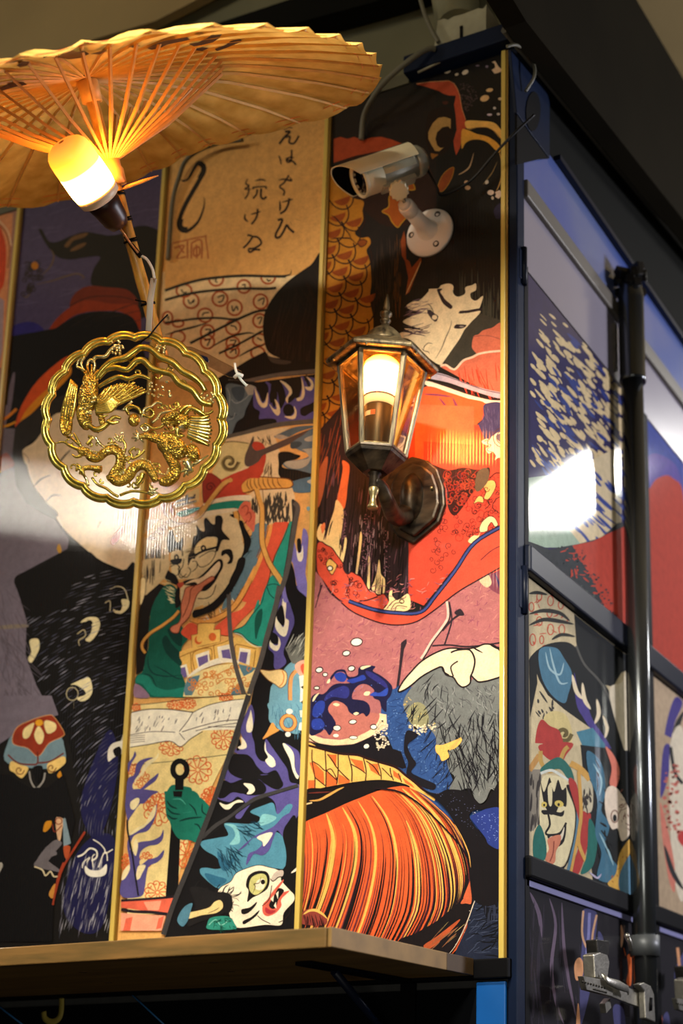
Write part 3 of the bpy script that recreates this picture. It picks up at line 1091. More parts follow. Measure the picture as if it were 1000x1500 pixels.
ART_B = '''
@ 0 0 1
p #dfa860 236,150 492,150 480,420 232,500
p #ecd2a0 232,400 480,380 478,520 300,560 235,560
@ 240 180 4.16667
# brush calligraphy
l #33241a 1.6 735,45 765,35 790,38
l #33241a 3.4 710,135 740,95 775,60 745,60
l #33241a 3 745,95 775,90 770,125 800,130 830,85
t #33241a 2.6 705,205 715,225 722,262
t #33241a 2.4 745,225 780,215 800,222
l #33241a 2.8 785,170 782,235 760,245 755,230 790,240 812,262
t #33241a 3 705,355 740,350 785,358 770,335
l #33241a 2.6 768,325 740,370 712,395 740,420 735,450
t #33241a 3 712,480 715,520 712,545
t #33241a 2.4 725,490 765,480 795,470
l #33241a 3.2 770,465 765,500 745,540 715,560
l #33241a 3.4 700,600 728,595 712,640 690,680 690,705 715,700 740,660 755,630 770,650 800,675
t #33241a 2.6 775,610 790,632
t #33241a 2.2 810,595 840,600
# seal-script like second column
t #33241a 2 505,350 525,362
t #33241a 2 600,430 620,425
t #33241a 2 560,425 590,420
t #33241a 2 515,425 505,450
t #33241a 2.6 520,345 505,375 525,390 500,410 545,412
l #33241a 2.4 525,400 520,440 500,470
t #33241a 2.4 490,430 500,470
t #33241a 2.4 535,430 545,455
t #33241a 2.6 560,360 600,352 630,360
t #33241a 2.6 592,325 590,375
t #33241a 2.4 565,385 610,378
l #33241a 2.4 555,410 552,400 625,395 628,410
l #33241a 2.8 575,410 572,440 550,468
l #33241a 3.2 600,405 598,455 615,470 632,455
t #33241a 3.2 502,560 500,590 520,610
t #33241a 2.6 535,565 570,555 598,545
l #33241a 3 578,530 575,570 560,600 540,625
l #33241a 3 515,690 545,700 520,740 490,770
l #33241a 3 545,700 580,705 600,740 560,770 525,775 530,795 560,780 595,780
# large flourish
t #231a14 6.5 105,350 125,360 155,345 190,285 215,250 240,255 250,290 225,350 185,420 140,500 110,570 100,620 110,650 140,668 180,645 220,600 250,520 252,460
l #231a14 8 220,250 245,268 248,300 225,345
l #231a14 9 108,590 102,630 118,655 150,660
# red seal
l #b4643a 2 60,740 245,700 262,715 262,920 60,945 48,900 52,740
l #b4643a 2.4 150,725 150,930
l #b4643a 2.4 55,855 150,845
l #b4643a 2.4 70,770 130,755 85,830 140,822
l #b4643a 2.4 100,760 130,800
l #b4643a 2.4 75,880 130,870 130,915
l #b4643a 2.4 175,740 235,725 235,880 240,910
l #b4643a 2.4 175,740 172,900
l #b4643a 2.4 190,770 222,765 222,810 190,815 190,770
l #b4643a 2.4 205,750 205,860 188,890
l #b4643a 2.4 190,850 225,845 228,880
@ 200 380 5
# folded cloth with ringed letters
r #b5582c 3 590 150 52 50
r #b5582c 3 793 205 48 48
r #b5582c 3 970 135 52 50
r #b5582c 3 355 235 56 46
r #b5582c 3 407 310 56 54
r #b5582c 3 618 295 56 54
r #b5582c 3 725 360 54 56
r #b5582c 3 915 315 52 54
r #b5582c 3 510 415 54 50
r #b5582c 3 235 435 36 46
r #b5582c 3 312 475 40 26
r #b5582c 3 310 575 52 44
r #b5582c 3 527 540 50 54
r #b5582c 3 715 505 54 52
r #b5582c 3 908 455 48 50
r #b5582c 3 527 610 50 50
r #b5582c 3 712 620 48 46
r #b5582c 3 708 680 50 50
r #b5582c 3 908 595 50 44
r #b5582c 3 895 690 50 44
l #33241a 2 565,150 590,145 585,165 600,175
l #33241a 2 335,225 350,250 375,245
l #33241a 2 780,195 800,190 800,210
l #33241a 2 960,150 975,165 990,155
l #33241a 2 225,430 240,425 240,450
l #33241a 2 385,300 400,330 430,300 420,325
l #33241a 2 600,285 645,270 635,310 605,320
l #33241a 2 705,345 715,385 740,350 750,380
l #33241a 2 895,310 940,290 930,340
l #33241a 2 490,420 500,400 540,395
l #33241a 2 510,520 550,520 530,550
l #33241a 2 695,490 730,500 740,525
l #33241a 2 890,440 925,430 905,480
l #33241a 2 505,600 545,590 525,640
l #33241a 2 690,600 735,600 710,640
l #33241a 2 690,690 730,665 735,700
l #33241a 2 890,580 925,600
p #dfa860 980,0 1420,0 1420,60 1140,128 1000,128
p #dfa860 215,0 1000,0 1000,122 950,128 800,124 640,133 480,153 330,193 215,233
l #2d2a22 4.0 215,235 330,195 480,155 640,135 800,126 950,130 1100,132
v #2d2a22 4.0 1060,132 1130,118 1140,80
l #2d2a22 3.8 215,305 340,270 470,245 640,228 800,220 960,222 1030,215
l #2d2a22 3.2 215,470 330,455 450,440 600,435 700,445 760,440
t #2d2a22 3.2 215,560 330,525 430,500 530,470
l #2d2a22 3.8 400,620 520,560 650,495 760,440 880,390 960,378
t #2d2a22 3.2 530,665 640,600 720,565 820,545 870,550
l #2d2a22 3.2 610,695 720,645 850,575 930,530
t #2d2a22 2.8 750,720 850,665 950,625
# round black hair
@ 300 380 5
s #17100d 870,0 780,50 650,140 560,220 490,310 445,400 432,500 440,590 470,680 560,730 700,760 870,770
h #33221a 1 60 40 100 10 560,260 800,80 850,700 520,650
h #2b1a12 1 40 40 60 10 650,160 850,20 850,300 600,300
p #15100f 60,900 200,820 330,740 450,680 480,720 870,770 870,840 400,880 200,960
s #4a4038 455,690 480,715 560,740 640,755 600,775 500,760
l #6f6258 6 180,900 280,905 400,880 560,850 700,835 870,820
p #141011 100,900 200,890 400,905 870,840 870,1210 560,1210 180,1300 80,1000
@ 300 520 5
# bluish cloth and violet flames
s #5f6f78 160,240 200,215 300,235 380,240 360,300 310,400 290,460 240,500 200,590 150,560 140,420 170,340
s #3e4f5c 205,250 290,240 300,290 270,345 225,320
s #a9a396 300,240 340,225 385,250 370,290 330,300 310,270
l #8f9ba0 1.4 170,250 190,300 185,380 170,420
l #8f9ba0 1.4 200,330 240,360 300,330 330,300
l #2a343c 1.2 175,430 200,460 240,440
l #8f9ba0 1.2 230,430 215,470 180,480
s PU 370,250 365,380 410,420 405,470 440,485 520,490 520,530 640,510 760,500 830,480 830,390 790,400 750,450 710,430 720,390 790,360 830,320 830,200 790,170 760,180 740,200 735,170 710,165 720,250 640,350 600,340 640,260 590,220 560,190 590,260 600,330 560,400 540,280 510,330 490,360 480,300 500,240 480,210 450,205 470,260 440,340 400,280
s #141011 385,215 400,270 430,350 465,310 475,250 450,210
s #141011 490,280 500,360 520,390 540,300 530,260 560,210 500,210
s #141011 600,370 640,370 665,410 640,450 600,450 580,410
s #141011 710,400 750,380 830,345 830,400 780,430 740,455 710,440
s #141011 640,190 700,180 715,230 700,310 670,320 650,250
s #141011 740,170 760,230 780,240 770,200 760,165
s #e4cfa4 375,250 400,300 425,355 450,350 470,280 470,350 460,385 430,392 400,360 380,300
s #e4cfa4 480,365 510,400 535,400 520,330 550,370 560,420 545,450 515,430
s #e4cfa4 558,195 600,210 640,250 645,290 620,320 615,360 600,330 625,280 600,240
s #e4cfa4 660,380 680,420 670,470 630,475 590,455 640,455 665,430
s #e4cfa4 715,170 730,220 740,280 725,330 690,345 680,325 710,310 720,250
s #e4cfa4 750,165 790,190 805,230 790,265 760,265 740,240 775,240 785,215
s #141011 400,480 520,475 520,520 400,535
l #5a534a 7 160,610 300,580 420,545 560,515 700,500 830,490
# pale ground with hat
p #dcc294 130,630 300,590 420,560 640,530 600,560 520,600 560,720 560,900 640,1000 130,1000
t #5a4a3a 1 400,620 420,630
h #4a3c30 1.4 16 7 70 30 390,600 480,590 480,650 400,650
h #4a3c30 1.4 14 12 100 20 460,770 510,770 500,860 440,880
s #d2c084 130,650 220,640 330,650 345,700 340,760 310,810 260,850 200,880 150,930 80,960 60,880 100,780
g #5c4e30 5 190 790 66 1.35 1
g #8a7a4a 2 185 790 84 1.1 1
l #5c4e30 1.4 130,650 220,640 330,655
s #b8412c 350,660 380,640 430,655 455,700 455,780 430,860 400,910 330,900 260,960 120,1005 80,1000 200,920 330,830 380,760 370,700
s #55453e 345,640 365,600 368,640 355,670 380,705 420,700 460,685 560,640 700,580 800,545 810,560 700,625 560,690 440,740 400,790 330,825 300,800 305,740 325,690
s #55646c 515,605 560,580 650,540 740,525 820,530 700,570 620,610 560,620
s #a89c88 520,600 560,590 600,600 620,612 560,625
s #5b6d78 640,660 720,600 820,560 820,900 760,880 690,860 600,830 580,790 640,780 720,770 780,740 740,720 690,700
s #a8a290 590,790 680,780 770,760 740,710 720,700 820,690 820,720 790,760 760,810 700,840 620,830
s #a8a290 740,620 820,590 820,630 760,640
s #39464e 640,650 700,640 720,660 680,690 640,690
s #131010 550,725 620,715 680,735 710,745 680,770 600,790 580,830 690,850 800,880 820,900 700,935 560,900 550,800
s #4d6c80 640,940 820,900 820,1000 660,1010
s #b8b2a0 760,930 800,915 800,950 770,945
@ 300 680 5
p #dcc294 330,230 400,180 500,190 650,180 670,250 660,380 650,420 600,440 540,430 470,450 400,450 380,440 340,250
h #3a352e 2.6 90 13 92 14 440,200 640,200 630,380 440,400
h #3a352e 1.8 20 13 92 10 345,240 390,230 400,330 360,300
# twisted rope
s #d9a04c 275,170 290,140 330,110 400,100 500,105 620,115 655,150 630,180 560,185 470,190 380,195 330,210 290,215
o #6b3a1a 1.6
t #6b3a1a 1.4 325,120 320,160 340,195
t #6b3a1a 1.4 345,110 345,160 365,195
t #6b3a1a 1.4 375,105 375,150 400,192
t #6b3a1a 1.4 405,102 405,150 430,190
t #6b3a1a 1.4 435,102 440,150 465,188
t #6b3a1a 1.4 470,104 475,150 500,186
t #6b3a1a 1.4 505,106 510,150 535,184
t #6b3a1a 1.4 540,108 550,150 580,182
p #b8412c 0,80 60,70 130,120 210,80 420,0 440,0 440,60 410,110 330,110 290,140 275,170 290,215 340,235 200,240 80,265 0,290
g #7a2418 1.4 55 170 40 1.5 -1
s #8e2f20 0,90 60,80 120,120 130,180 100,230 40,270 0,280
o #5a1a14 1
g #5a1a14 1.6 50 175 36 1.4 -1
l #b98a44 4.4 215,120 180,125 130,170 80,230 30,290 -20,340 -60,400 -110,440
l #6b3a1a 0.9 215,110 175,118 125,160 75,222 25,280 -25,330 -65,390
s #dcd0b0 0,300 80,265 200,240 340,235 345,275 260,272 100,288 20,310
s TE 0,330 60,300 200,275 300,275 340,280 280,330 150,340 40,350 0,365
s #dcd0b0 0,375 100,350 220,330 250,350 120,365 0,395
# red jacket, green sleeve
s #5f7c88 380,450 470,450 450,560 380,720 300,880 230,1000 200,960 240,800 330,600
s #d8563a 510,445 560,432 625,438 600,520 570,580 520,690 500,760 480,860 430,980 420,1010 290,1010 330,920 420,700 470,560
s #27937e 625,445 655,430 650,520 620,700 600,800 570,860 520,800 510,740 545,640 575,560
s #27937e 480,850 520,820 570,880 550,1000 520,1100 420,1100 420,1010
s #125245 470,930 510,900 520,960 490,1010
l #e2994a 7 490,455 470,550 430,660 360,830 300,930 250,1010
l #8a4520 1 480,455 455,550 415,660 345,830 285,930 235,1010
l #8a4520 1 470,455 440,550 400,660 330,830 270,930
l #3a2a1c 1.2 625,440 600,520 560,600 520,690 495,780 480,850 440,980
l #d9a452 7 390,190 405,250 430,330 430,420 430,560 450,640 490,740 560,850 575,880
l #6b3a1a 1 370,190 390,260 412,340 412,430 412,570 430,650 470,750 545,870
l #6b3a1a 1 432,190 440,260 448,340 448,430 450,570 470,650 510,740 590,850
# ear and hair of the demon face
p #d9c79a 0,395 120,365 220,350 260,380 280,470 285,560 300,620 260,740 200,840 130,1000 0,1050
s #d06a50 260,330 300,280 345,290 350,330 380,370 380,420 370,500 345,480 310,440 285,400 260,360
l #8a2f20 1.2 280,330 310,310 330,330 320,370
l #8a2f20 1.2 310,380 340,360 350,400 330,430
s #12100f 250,440 285,420 310,480 350,560 330,640 280,700 240,800 190,880 160,1000 80,1060 150,960 200,840 250,740 295,640 290,540
h #12100f 1.2 120 11 -30 30 280,440 350,540 340,640 240,800 170,980 130,960 220,800 290,640
s #d9a04c 215,340 240,330 262,380 262,440 245,455 225,440 225,390
o #3a2a1c 1
l #2a201c 1 200,370 190,410 210,440 235,455
s #1b1614 200,380 220,375 230,400 235,440 215,430
@ 190 650 5
p #d9c79a 300,640 500,560 700,520 800,560 830,650 820,760 780,860 700,1000 450,1000 320,1000 310,800 290,700
p #c9b488 120,560 300,560 300,1000 110,1000
h #2f2924 1.8 34 26 92 3 130,700 270,690 260,890 120,940
# green and cream headband left end, rope, emblem
s TE 350,520 420,490 520,470 500,500 400,540
s #dcd0b0 300,560 420,560 520,520 620,495 780,480 790,500 620,530 500,560 320,620
p #2a1e14 345,440 500,395 505,420 350,465
p #d6bd7e 350,400 520,330 520,430 340,490
p #1e1612 350,425 420,405 420,385 440,380 440,400 480,392 480,378 495,375 490,408 440,418 440,435 500,420 500,432 350,470 350,452 418,438 418,425 350,440
s #8e2f20 250,450 290,420 330,480 330,540 280,540 250,500
l #c69a50 6 300,440 290,500 340,560 430,572 520,530 580,450 640,370 700,300 760,270
l #6b3a1a 1 275,450 270,510 320,575 430,590 530,550 600,460 660,380 740,290
l #c69a50 8 125,695 180,640 240,580 290,550
h #6b3a1a 1.4 40 8 20 14 120,700 180,620 290,530 290,570 190,660 130,720
# demon face
s #171312 330,650 350,720 375,725 400,690 405,740 390,790 350,775 320,800 295,795 285,720 300,660 320,640
s #171312 500,600 530,640 560,645 555,570 575,550 610,590 635,595 640,540 680,535 695,570 690,640 745,710 690,715 660,790 640,790 655,700 600,690 560,700 500,760 490,830 460,860 440,900 440,830 460,790 480,690 500,680 505,640
s #e4cc92 640,705 560,700 500,750 490,810 560,790 640,765
l #171312 3.4 480,850 500,820 560,790 640,768 665,760
r #171312 2.6 552 772 14 16
c #e4cc92 552 772 8 9
s #171312 310,860 350,850 395,850 380,885 330,890
r #171312 2.4 355 840 12 18
l #171312 1.6 310,800 330,790 390,780 400,830
s #171312 690,790 750,780 770,830 760,880 725,885 745,850 720,815 685,830
l #171312 1.2 500,870 530,910 590,890 630,840 640,800 600,795 520,840
l #171312 1.2 365,920 390,970 430,985 460,940 440,910
l #171312 1.2 470,870 500,870 505,910 470,945
l #171312 1.2 300,890 330,885 370,900 370,950
h #7a6648 0.7 14 12 -15 8 390,790 450,780 440,850 400,850
s #171312 270,950 300,935 330,980 330,1020 280,1010
'''
ART_B2 = '''
@ 180 820 5
p #171312 110,480 150,300 200,240 280,180 330,200 260,300 210,420 200,560 190,700 160,820 110,850
s #c9b488 160,10 350,10 330,110 290,170 210,240 180,260 180,160 160,130
h #2f2924 1.6 16 18 92 3 165,0 300,0 300,60 170,90
s #ead6a0 150,140 180,150 175,260 140,340 140,200
o #3a2014 1
s #12594a 330,190 400,210 440,330 440,480 500,560 450,640 440,700 440,820 460,880 490,960 480,1000 190,1010 110,930 110,860 160,820 180,720 200,640 205,500 220,380 260,280
s #1d7a68 130,850 200,860 250,930 340,960 480,940 480,1010 350,1010 230,1000 160,920 110,900
s #0c3a33 300,600 330,690 400,760 440,780 440,700 370,620 330,560
s #0c3a33 340,520 380,600 440,640 445,560 400,520
t #0c3a33 2.4 200,700 200,780 240,840 340,860 440,850
t #0c3a33 2 240,780 320,820 400,870 460,880
t #0c3a33 2 160,840 220,860 260,940
s #8d6f86 100,920 150,935 210,1010 100,1010
# hair fringe, jaw
s #171312 345,100 400,120 430,200 430,280 440,330 400,360 395,260 410,200 360,170
h #d9d3a4 1.4 40 9 200 25 330,130 400,200 400,330 370,330 350,200
p #d9c79a 430,180 700,40 800,60 790,180 720,280 620,330 540,360 520,400 440,340
s #171312 530,380 600,360 680,310 760,220 820,120 860,0 910,0 890,90 830,200 760,300 690,370 600,410 530,430
h #171312 1.2 110 10 60 30 540,350 700,290 800,170 880,20 900,60 840,230 700,400 540,430
h #d8dcd0 1.2 60 9 60 20 560,430 700,380 820,230 840,240 720,400 600,440
s #5f7c88 880,110 960,0 1000,0 980,60 900,200 820,280 790,340 740,370 760,300 830,220
l #171312 1.2 560,290 620,290 670,260 695,190
# mouth and tongue
s #171312 460,190 450,170 500,150 560,140 620,90 700,10 740,10 745,60 720,110 680,180 620,235 560,230 520,200
s #ead6b0 470,185 520,155 600,130 690,40 720,20 725,60 690,120 620,190 590,215 570,200 540,170
t #9a5a40 1 500,160 505,200
t #9a5a40 1 535,150 545,180
t #9a5a40 1 570,140 585,175
t #9a5a40 1 605,115 625,160
t #9a5a40 1 640,85 660,130
t #9a5a40 1 670,55 690,100
s #b04a34 410,185 450,170 460,190 430,215
s #cf7f60 480,210 560,190 660,130 680,150 610,200 590,230 560,260 540,310 520,380 490,440 440,490 420,540 380,540 360,515 380,490 420,470 440,420 440,340 460,260
o #6a2a1c 1.2
l #6a2a1c 1.2 540,200 510,230 500,310 470,390 450,430
l #171312 1.2 460,0 450,60 420,100 440,140 480,110
l #171312 1.2 360,60 400,40 430,60 430,100 390,130 360,100
# tunic, gold plate
s #d8563a 440,540 500,470 560,490 560,540 520,590 500,590
s #d8563a 690,500 760,440 800,400 900,350 1000,150 1000,320 880,450 830,510 790,560 720,550
l #e2a04e 7 520,450 600,470 700,440 780,390 850,320 920,200 990,60
l #8a4520 1 500,455 600,485 720,455 800,400 880,310 960,160
l #8a4520 1 560,440 680,425 780,370 840,300 900,200
p #e8bb62 560,480 580,470 690,470 680,520 728,515 728,610 520,655 515,560 560,550
o #8a4520 1.2
c #d2662e 567 595 28 32
c #e8bb62 575 585 22 26
c #d2662e 670 572 28 30
l #d9a04c 4 425,380 380,430 300,490 220,540 165,600 155,650 180,690
l #6b3a1a 0.8 440,385 390,440 310,500 230,550 180,600 170,650
s #27937e 830,530 870,520 940,470 1010,300 1010,640 940,610 890,560
# row of stone blocks
p #e8bb62 430,680 520,650 600,640 730,610 830,575 900,580 1010,640 1010,820 880,780 820,770 700,760 500,860 430,720
p CW 435,785 480,770 500,850 470,870
p #6f5f96 440,800 470,790 485,860 465,870 440,840
p CW 545,705 645,670 650,770 570,810
p #6f5f96 560,725 635,700 640,765 575,800
p CW 705,645 800,625 830,740 720,750
p #6f5f96 735,670 795,660 810,740 745,730
p CW 870,650 950,665 940,780 855,750
p #6f5f96 875,680 930,685 915,770 862,750
l #9a6020 1.2 430,720 500,690 580,660 730,620 800,590 830,570
l #9a6020 1.2 510,690 520,830
l #9a6020 1.2 540,820 530,690 655,655 665,740
l #9a6020 1.2 690,740 680,640 700,630
l #9a6020 1.2 840,720 835,640 870,630 990,660
l #9a6020 1.2 970,790 985,670
s #f3ead0 490,860 560,800 660,745 740,725 850,745 860,765 760,760 620,800 500,865
l #4a3a2a 1.2 650,700 655,740
# dragon brocade
p #efd996 455,1010 480,880 560,830 700,780 850,765 990,800 960,900 930,1010
p #5a7f8c 490,870 580,850 560,920 520,1000 470,1000 460,960
p #5a7f8c 860,770 990,800 960,830 900,860 880,820
p #5a7f8c 820,950 900,900 880,1000 800,1010
q #d8843c 1.3 60 5 480,880 600,830 850,780 980,810 920,1000 500,1000
l #d8843c 1.4 600,870 680,860 760,820 840,790
l #d8843c 1.4 520,970 580,890 660,860 700,820
l #d8843c 1.4 700,920 760,880 840,880 860,850
@ 290 860 5
# green sleeve end
s #27937e 270,330 350,290 410,210 480,120 520,0 610,0 600,120 560,250 520,330 495,440 430,430 380,400 330,350
o #173f38 1.2
s #125245 430,350 430,250 450,190 485,170 480,260 460,320 440,390
l #125245 1.6 515,0 540,60 570,90
l #e0f0d8 1 280,345 330,360 380,410 430,440 490,445
# crossing grey beams
# right side black ground, flames
p #141112 615,0 870,0 820,1200 330,1200 450,620 520,400 580,200
s PU 640,0 690,20 680,100 720,250 690,350 640,480 660,560 600,610 570,590 570,500 530,450 560,350 590,220 610,120 630,60
s #efe5c8 635,90 655,60 660,150 655,230 680,260 660,360 620,360 580,300 590,220 620,280 640,300 650,250 630,180
s #141112 600,180 630,140 650,240 640,290 610,270 590,230
s #efe5c8 545,395 570,430 600,430 600,370 620,420 600,470 570,470 540,440
s #141112 560,340 600,370 600,420 570,425 545,400
s PU 730,0 830,0 820,80 780,60
@ 300 680 5
s #7c72b8 735,480 760,500 770,560 760,700 750,800 760,860 770,960 780,1010 740,960 700,930 680,850 660,740 640,700 660,640 670,580 690,650 720,600 725,540
s #efe5c8 685,640 700,660 720,650 730,600 735,680 720,720 695,710
s #141112 690,560 715,560 720,640 700,655 690,620
s #7c72b8 585,900 620,890 635,930 630,1010 590,1010
c #7fa0a4 765 330 14 16
s #141112 640,720 670,800 690,920 740,970 760,1030 640,1030 600,880 620,780
s #2f2c2c 650,270 690,290 705,330 690,380 670,420 660,500 640,600 600,860 580,870 610,700 640,500 655,400
l #55504c 7 668,290 695,330 675,440 650,600 625,750 590,880 560,960
@ 290 860 5
l #55504c 7.5 610,0 590,120 560,230 520,370 470,560 420,700 370,860 340,980 290,1140 200,1400
l #55504c 6.5 240,60 245,240 260,420 290,580 330,720 375,860
# stone lantern, claw and blue demon
s #6f9fb0 545,760 560,720 620,640 680,570 720,560 800,600 800,1010 560,1010 535,900
s #6b6b63 655,450 700,430 720,400 760,380 770,350 800,380 830,560 720,570 690,540 670,490
h #2a2a28 1.2 50 14 -60 10 660,460 760,380 830,380 830,560 720,560
h #c0c0b0 1 30 14 -60 10 660,460 760,380 830,380 830,560 720,560
s #f0cf8e 470,615 540,620 620,610 665,640 660,710 620,745 580,720 520,680
o #7a4a20 1.2
l #d8843c 1.6 630,620 645,660 635,710 610,735
l #d89a5a 6 735,620 700,660 690,740 690,830 690,890
l #7a3a24 1 715,620 682,670 675,760 680,890
s #e8a68c 725,580 760,550 800,550 810,640 770,660 735,620
s #d05a40 765,590 790,570 800,640 780,640
p #f0ead8 755,660 800,650 790,900 760,900 765,760
p #171312 765,740 800,720 795,760
p #171312 765,850 795,830 790,870
r #c07a3a 4 675 985 45 45
r #6b3a1a 1 675 985 54 54
c #f0ead8 685 915 22 20
@ 280 1030 5
s #6f9fb0 590,0 820,0 830,140 800,230 720,215 660,200 620,150 595,80
h #4a7890 1.0 60 10 80 20 600,0 820,0 810,200 650,180
s #e39a4c 540,270 570,220 610,150 640,190 660,205 600,240
r #dd9a50 5 727 150 52 54
r #7a3a24 1 727 150 64 66
r #7a3a24 1 727 150 36 40
c #f0ead8 735 68 24 20
c #f0ead8 725 235 20 18
p #e9e4d0 810,60 830,60 830,110 815,110
p #e9e4d0 810,150 830,150 830,210 800,200
'''
ART_B3 = '''
@ 170 980 5
# open book and patterned cloth
p #efd893 120,270 1000,190 980,300 800,700 600,1100 500,1400 420,1800 100,1800
k #dd6b35 1.5 450 270 60 9 .6
k #dd6b35 1.5 545 260 55 9 .7
k #dd6b35 1.5 165 290 30 7
k #dd6b35 1.5 820 215 50 8 .6
k #dd6b35 1.5 800 510 85 10
k #dd6b35 1.5 615 745 100 10
k #dd6b35 1.5 420 580 85 9 .7
k #dd6b35 1.5 205 815 60 8
k #dd6b35 1.5 150 745 45 8
k #dd6b35 1.5 720 950 80 10
k #dd6b35 1.5 310 990 70 9
l #5a4a34 1 120,272 300,258 560,225 1000,185
l #5a4a34 1 130,710 400,685 620,660 840,632
p #f6f0da 130,325 250,300 400,300 580,322 700,270 850,235 950,228 970,270 940,350 920,450 650,455 490,575 410,535 250,560 120,580
l #4a3a2a 1.6 130,325 250,302 400,302 580,324
l #4a3a2a 1.2 580,324 700,270 850,238 950,228
l #4a3a2a 1.2 580,324 540,390 480,465
l #4a3a2a 1 120,490 250,468 350,465 450,470
l #4a3a2a 1.2 500,468 620,430 780,390 920,380
l #4a3a2a 1 480,475 520,525
l #4a3a2a 1 600,460 750,425 920,400
l #4a3a2a 1 690,430 920,430
l #4a3a2a 1.2 120,580 250,560 410,535 490,575 560,520 650,465
l #6a5a44 0.8 120,500 230,490
l #6a5a44 0.8 120,515 230,505
l #6a5a44 0.8 120,530 230,520
l #6a5a44 0.8 120,545 230,535
h #4a3f36 1.2 26 6 115 15 150,350 470,340 460,430 180,440
h #4a3f36 1.2 30 6 112 12 600,330 900,260 900,350 560,430
# curling smoke left
@ 160 1160 5
k #dd6b35 1.5 590 460 90 10 1.15
k #dd6b35 1.5 370 130 100 10 1.2
k #dd6b35 1.5 150 520 50 9 1.2
k #dd6b35 1.5 290 500 45 8 1.2
k #dd6b35 1.5 370 740 90 10 .9
k #dd6b35 1.5 770 40 70 10
@ 170 980 5
s #57508c 155,610 165,640 130,700 110,760 105,700 140,650
s #57508c 100,830 150,780 170,700 220,665 290,655 230,690 200,740 180,790 140,850 150,890 200,880 250,830 300,790 330,770 310,820 260,860 210,900 260,910 310,900 260,950 220,990 160,1000 100,1100
s #f0e2b0 150,870 155,820 200,760 240,690 300,655 330,620 320,660 250,720 220,770 170,820 150,860
s #f0e2b0 130,980 170,930 200,940 180,990 150,1010
@ 160 1160 5
s #57508c 150,0 370,0 330,30 280,60 230,110 180,180 150,210
s #f0e2b0 175,80 220,50 240,60 230,100 200,135 175,125
s #57508c 365,95 360,170 340,230 300,290 230,310 190,340 170,420 200,440 215,390 250,370 330,360 390,330 415,280 410,350 370,390 310,400 260,430 240,470 250,500 300,500 370,480 418,430 410,480 370,520 310,550 290,620 280,700 250,770 110,770 110,650 170,560 150,400 170,320 220,290 280,260 310,200
s #f0e2b0 175,310 220,270 280,240 310,180 360,100 350,180 300,240 230,290 180,320
s #f0e2b0 195,440 200,370 220,350 230,400 215,470 200,460
s #f0e2b0 215,640 225,560 250,540 285,545 260,600 240,640
s #f0e2b0 110,650 120,590 160,540 170,570 140,630
l #1c1a20 2.6 150,210 155,300 185,450 210,620 232,765
s #efd893 250,500 280,500 300,500 250,540 240,520
# bar held by the green glove
p #12100f 470,250 540,260 520,790 430,770
@ 170 980 5
s #1b7360 380,1000 385,920 420,860 470,855 520,865 570,880 580,940 640,950 700,1010 740,1060 800,1120 820,1200 760,1280 700,1340 640,1300 560,1260 480,1250 430,1180 400,1080
r #12100f 8 485 742 52 62
p #12100f 450,800 515,800 508,950 450,935
@ 160 1160 5
s #1b7360 425,30 440,0 640,0 700,90 745,130 720,190 735,220 700,310 650,290 600,270 500,265 470,230 440,190 430,120
t #0c3a33 2.6 440,70 470,110 520,130
t #0c3a33 2.6 440,120 480,160 540,170
t #0c3a33 2.6 440,170 480,200 520,200
t #0c3a33 3 530,220 600,200 700,190
t #0c3a33 2.4 600,90 640,130 660,180
t #0c3a33 2.4 640,240 670,250 690,290
t #0c3a33 2.4 700,90 700,150 740,180
t #4fb09a 1.6 480,60 540,60 580,100
t #4fb09a 1.6 560,160 620,150
p #12100f 485,0 555,0 548,45 490,40
# coral folded hem
p #e0644a 105,800 500,780 450,900 105,850
p #f0a080 270,810 400,800 380,870 300,870
p #f0a080 105,890 430,910 400,1020 100,1020
p #e0644a 140,930 190,920 170,1020 120,1020
p #e0644a 380,930 420,910 400,1000 360,1010
l #241a20 3.6 105,800 200,795 380,782 500,770
l #241a20 4.4 105,865 200,880 330,885 450,900
# dark ground at the right with blue ox
p #121011 810,0 1640,0 1600,1150 400,1150 480,900 700,330
'''
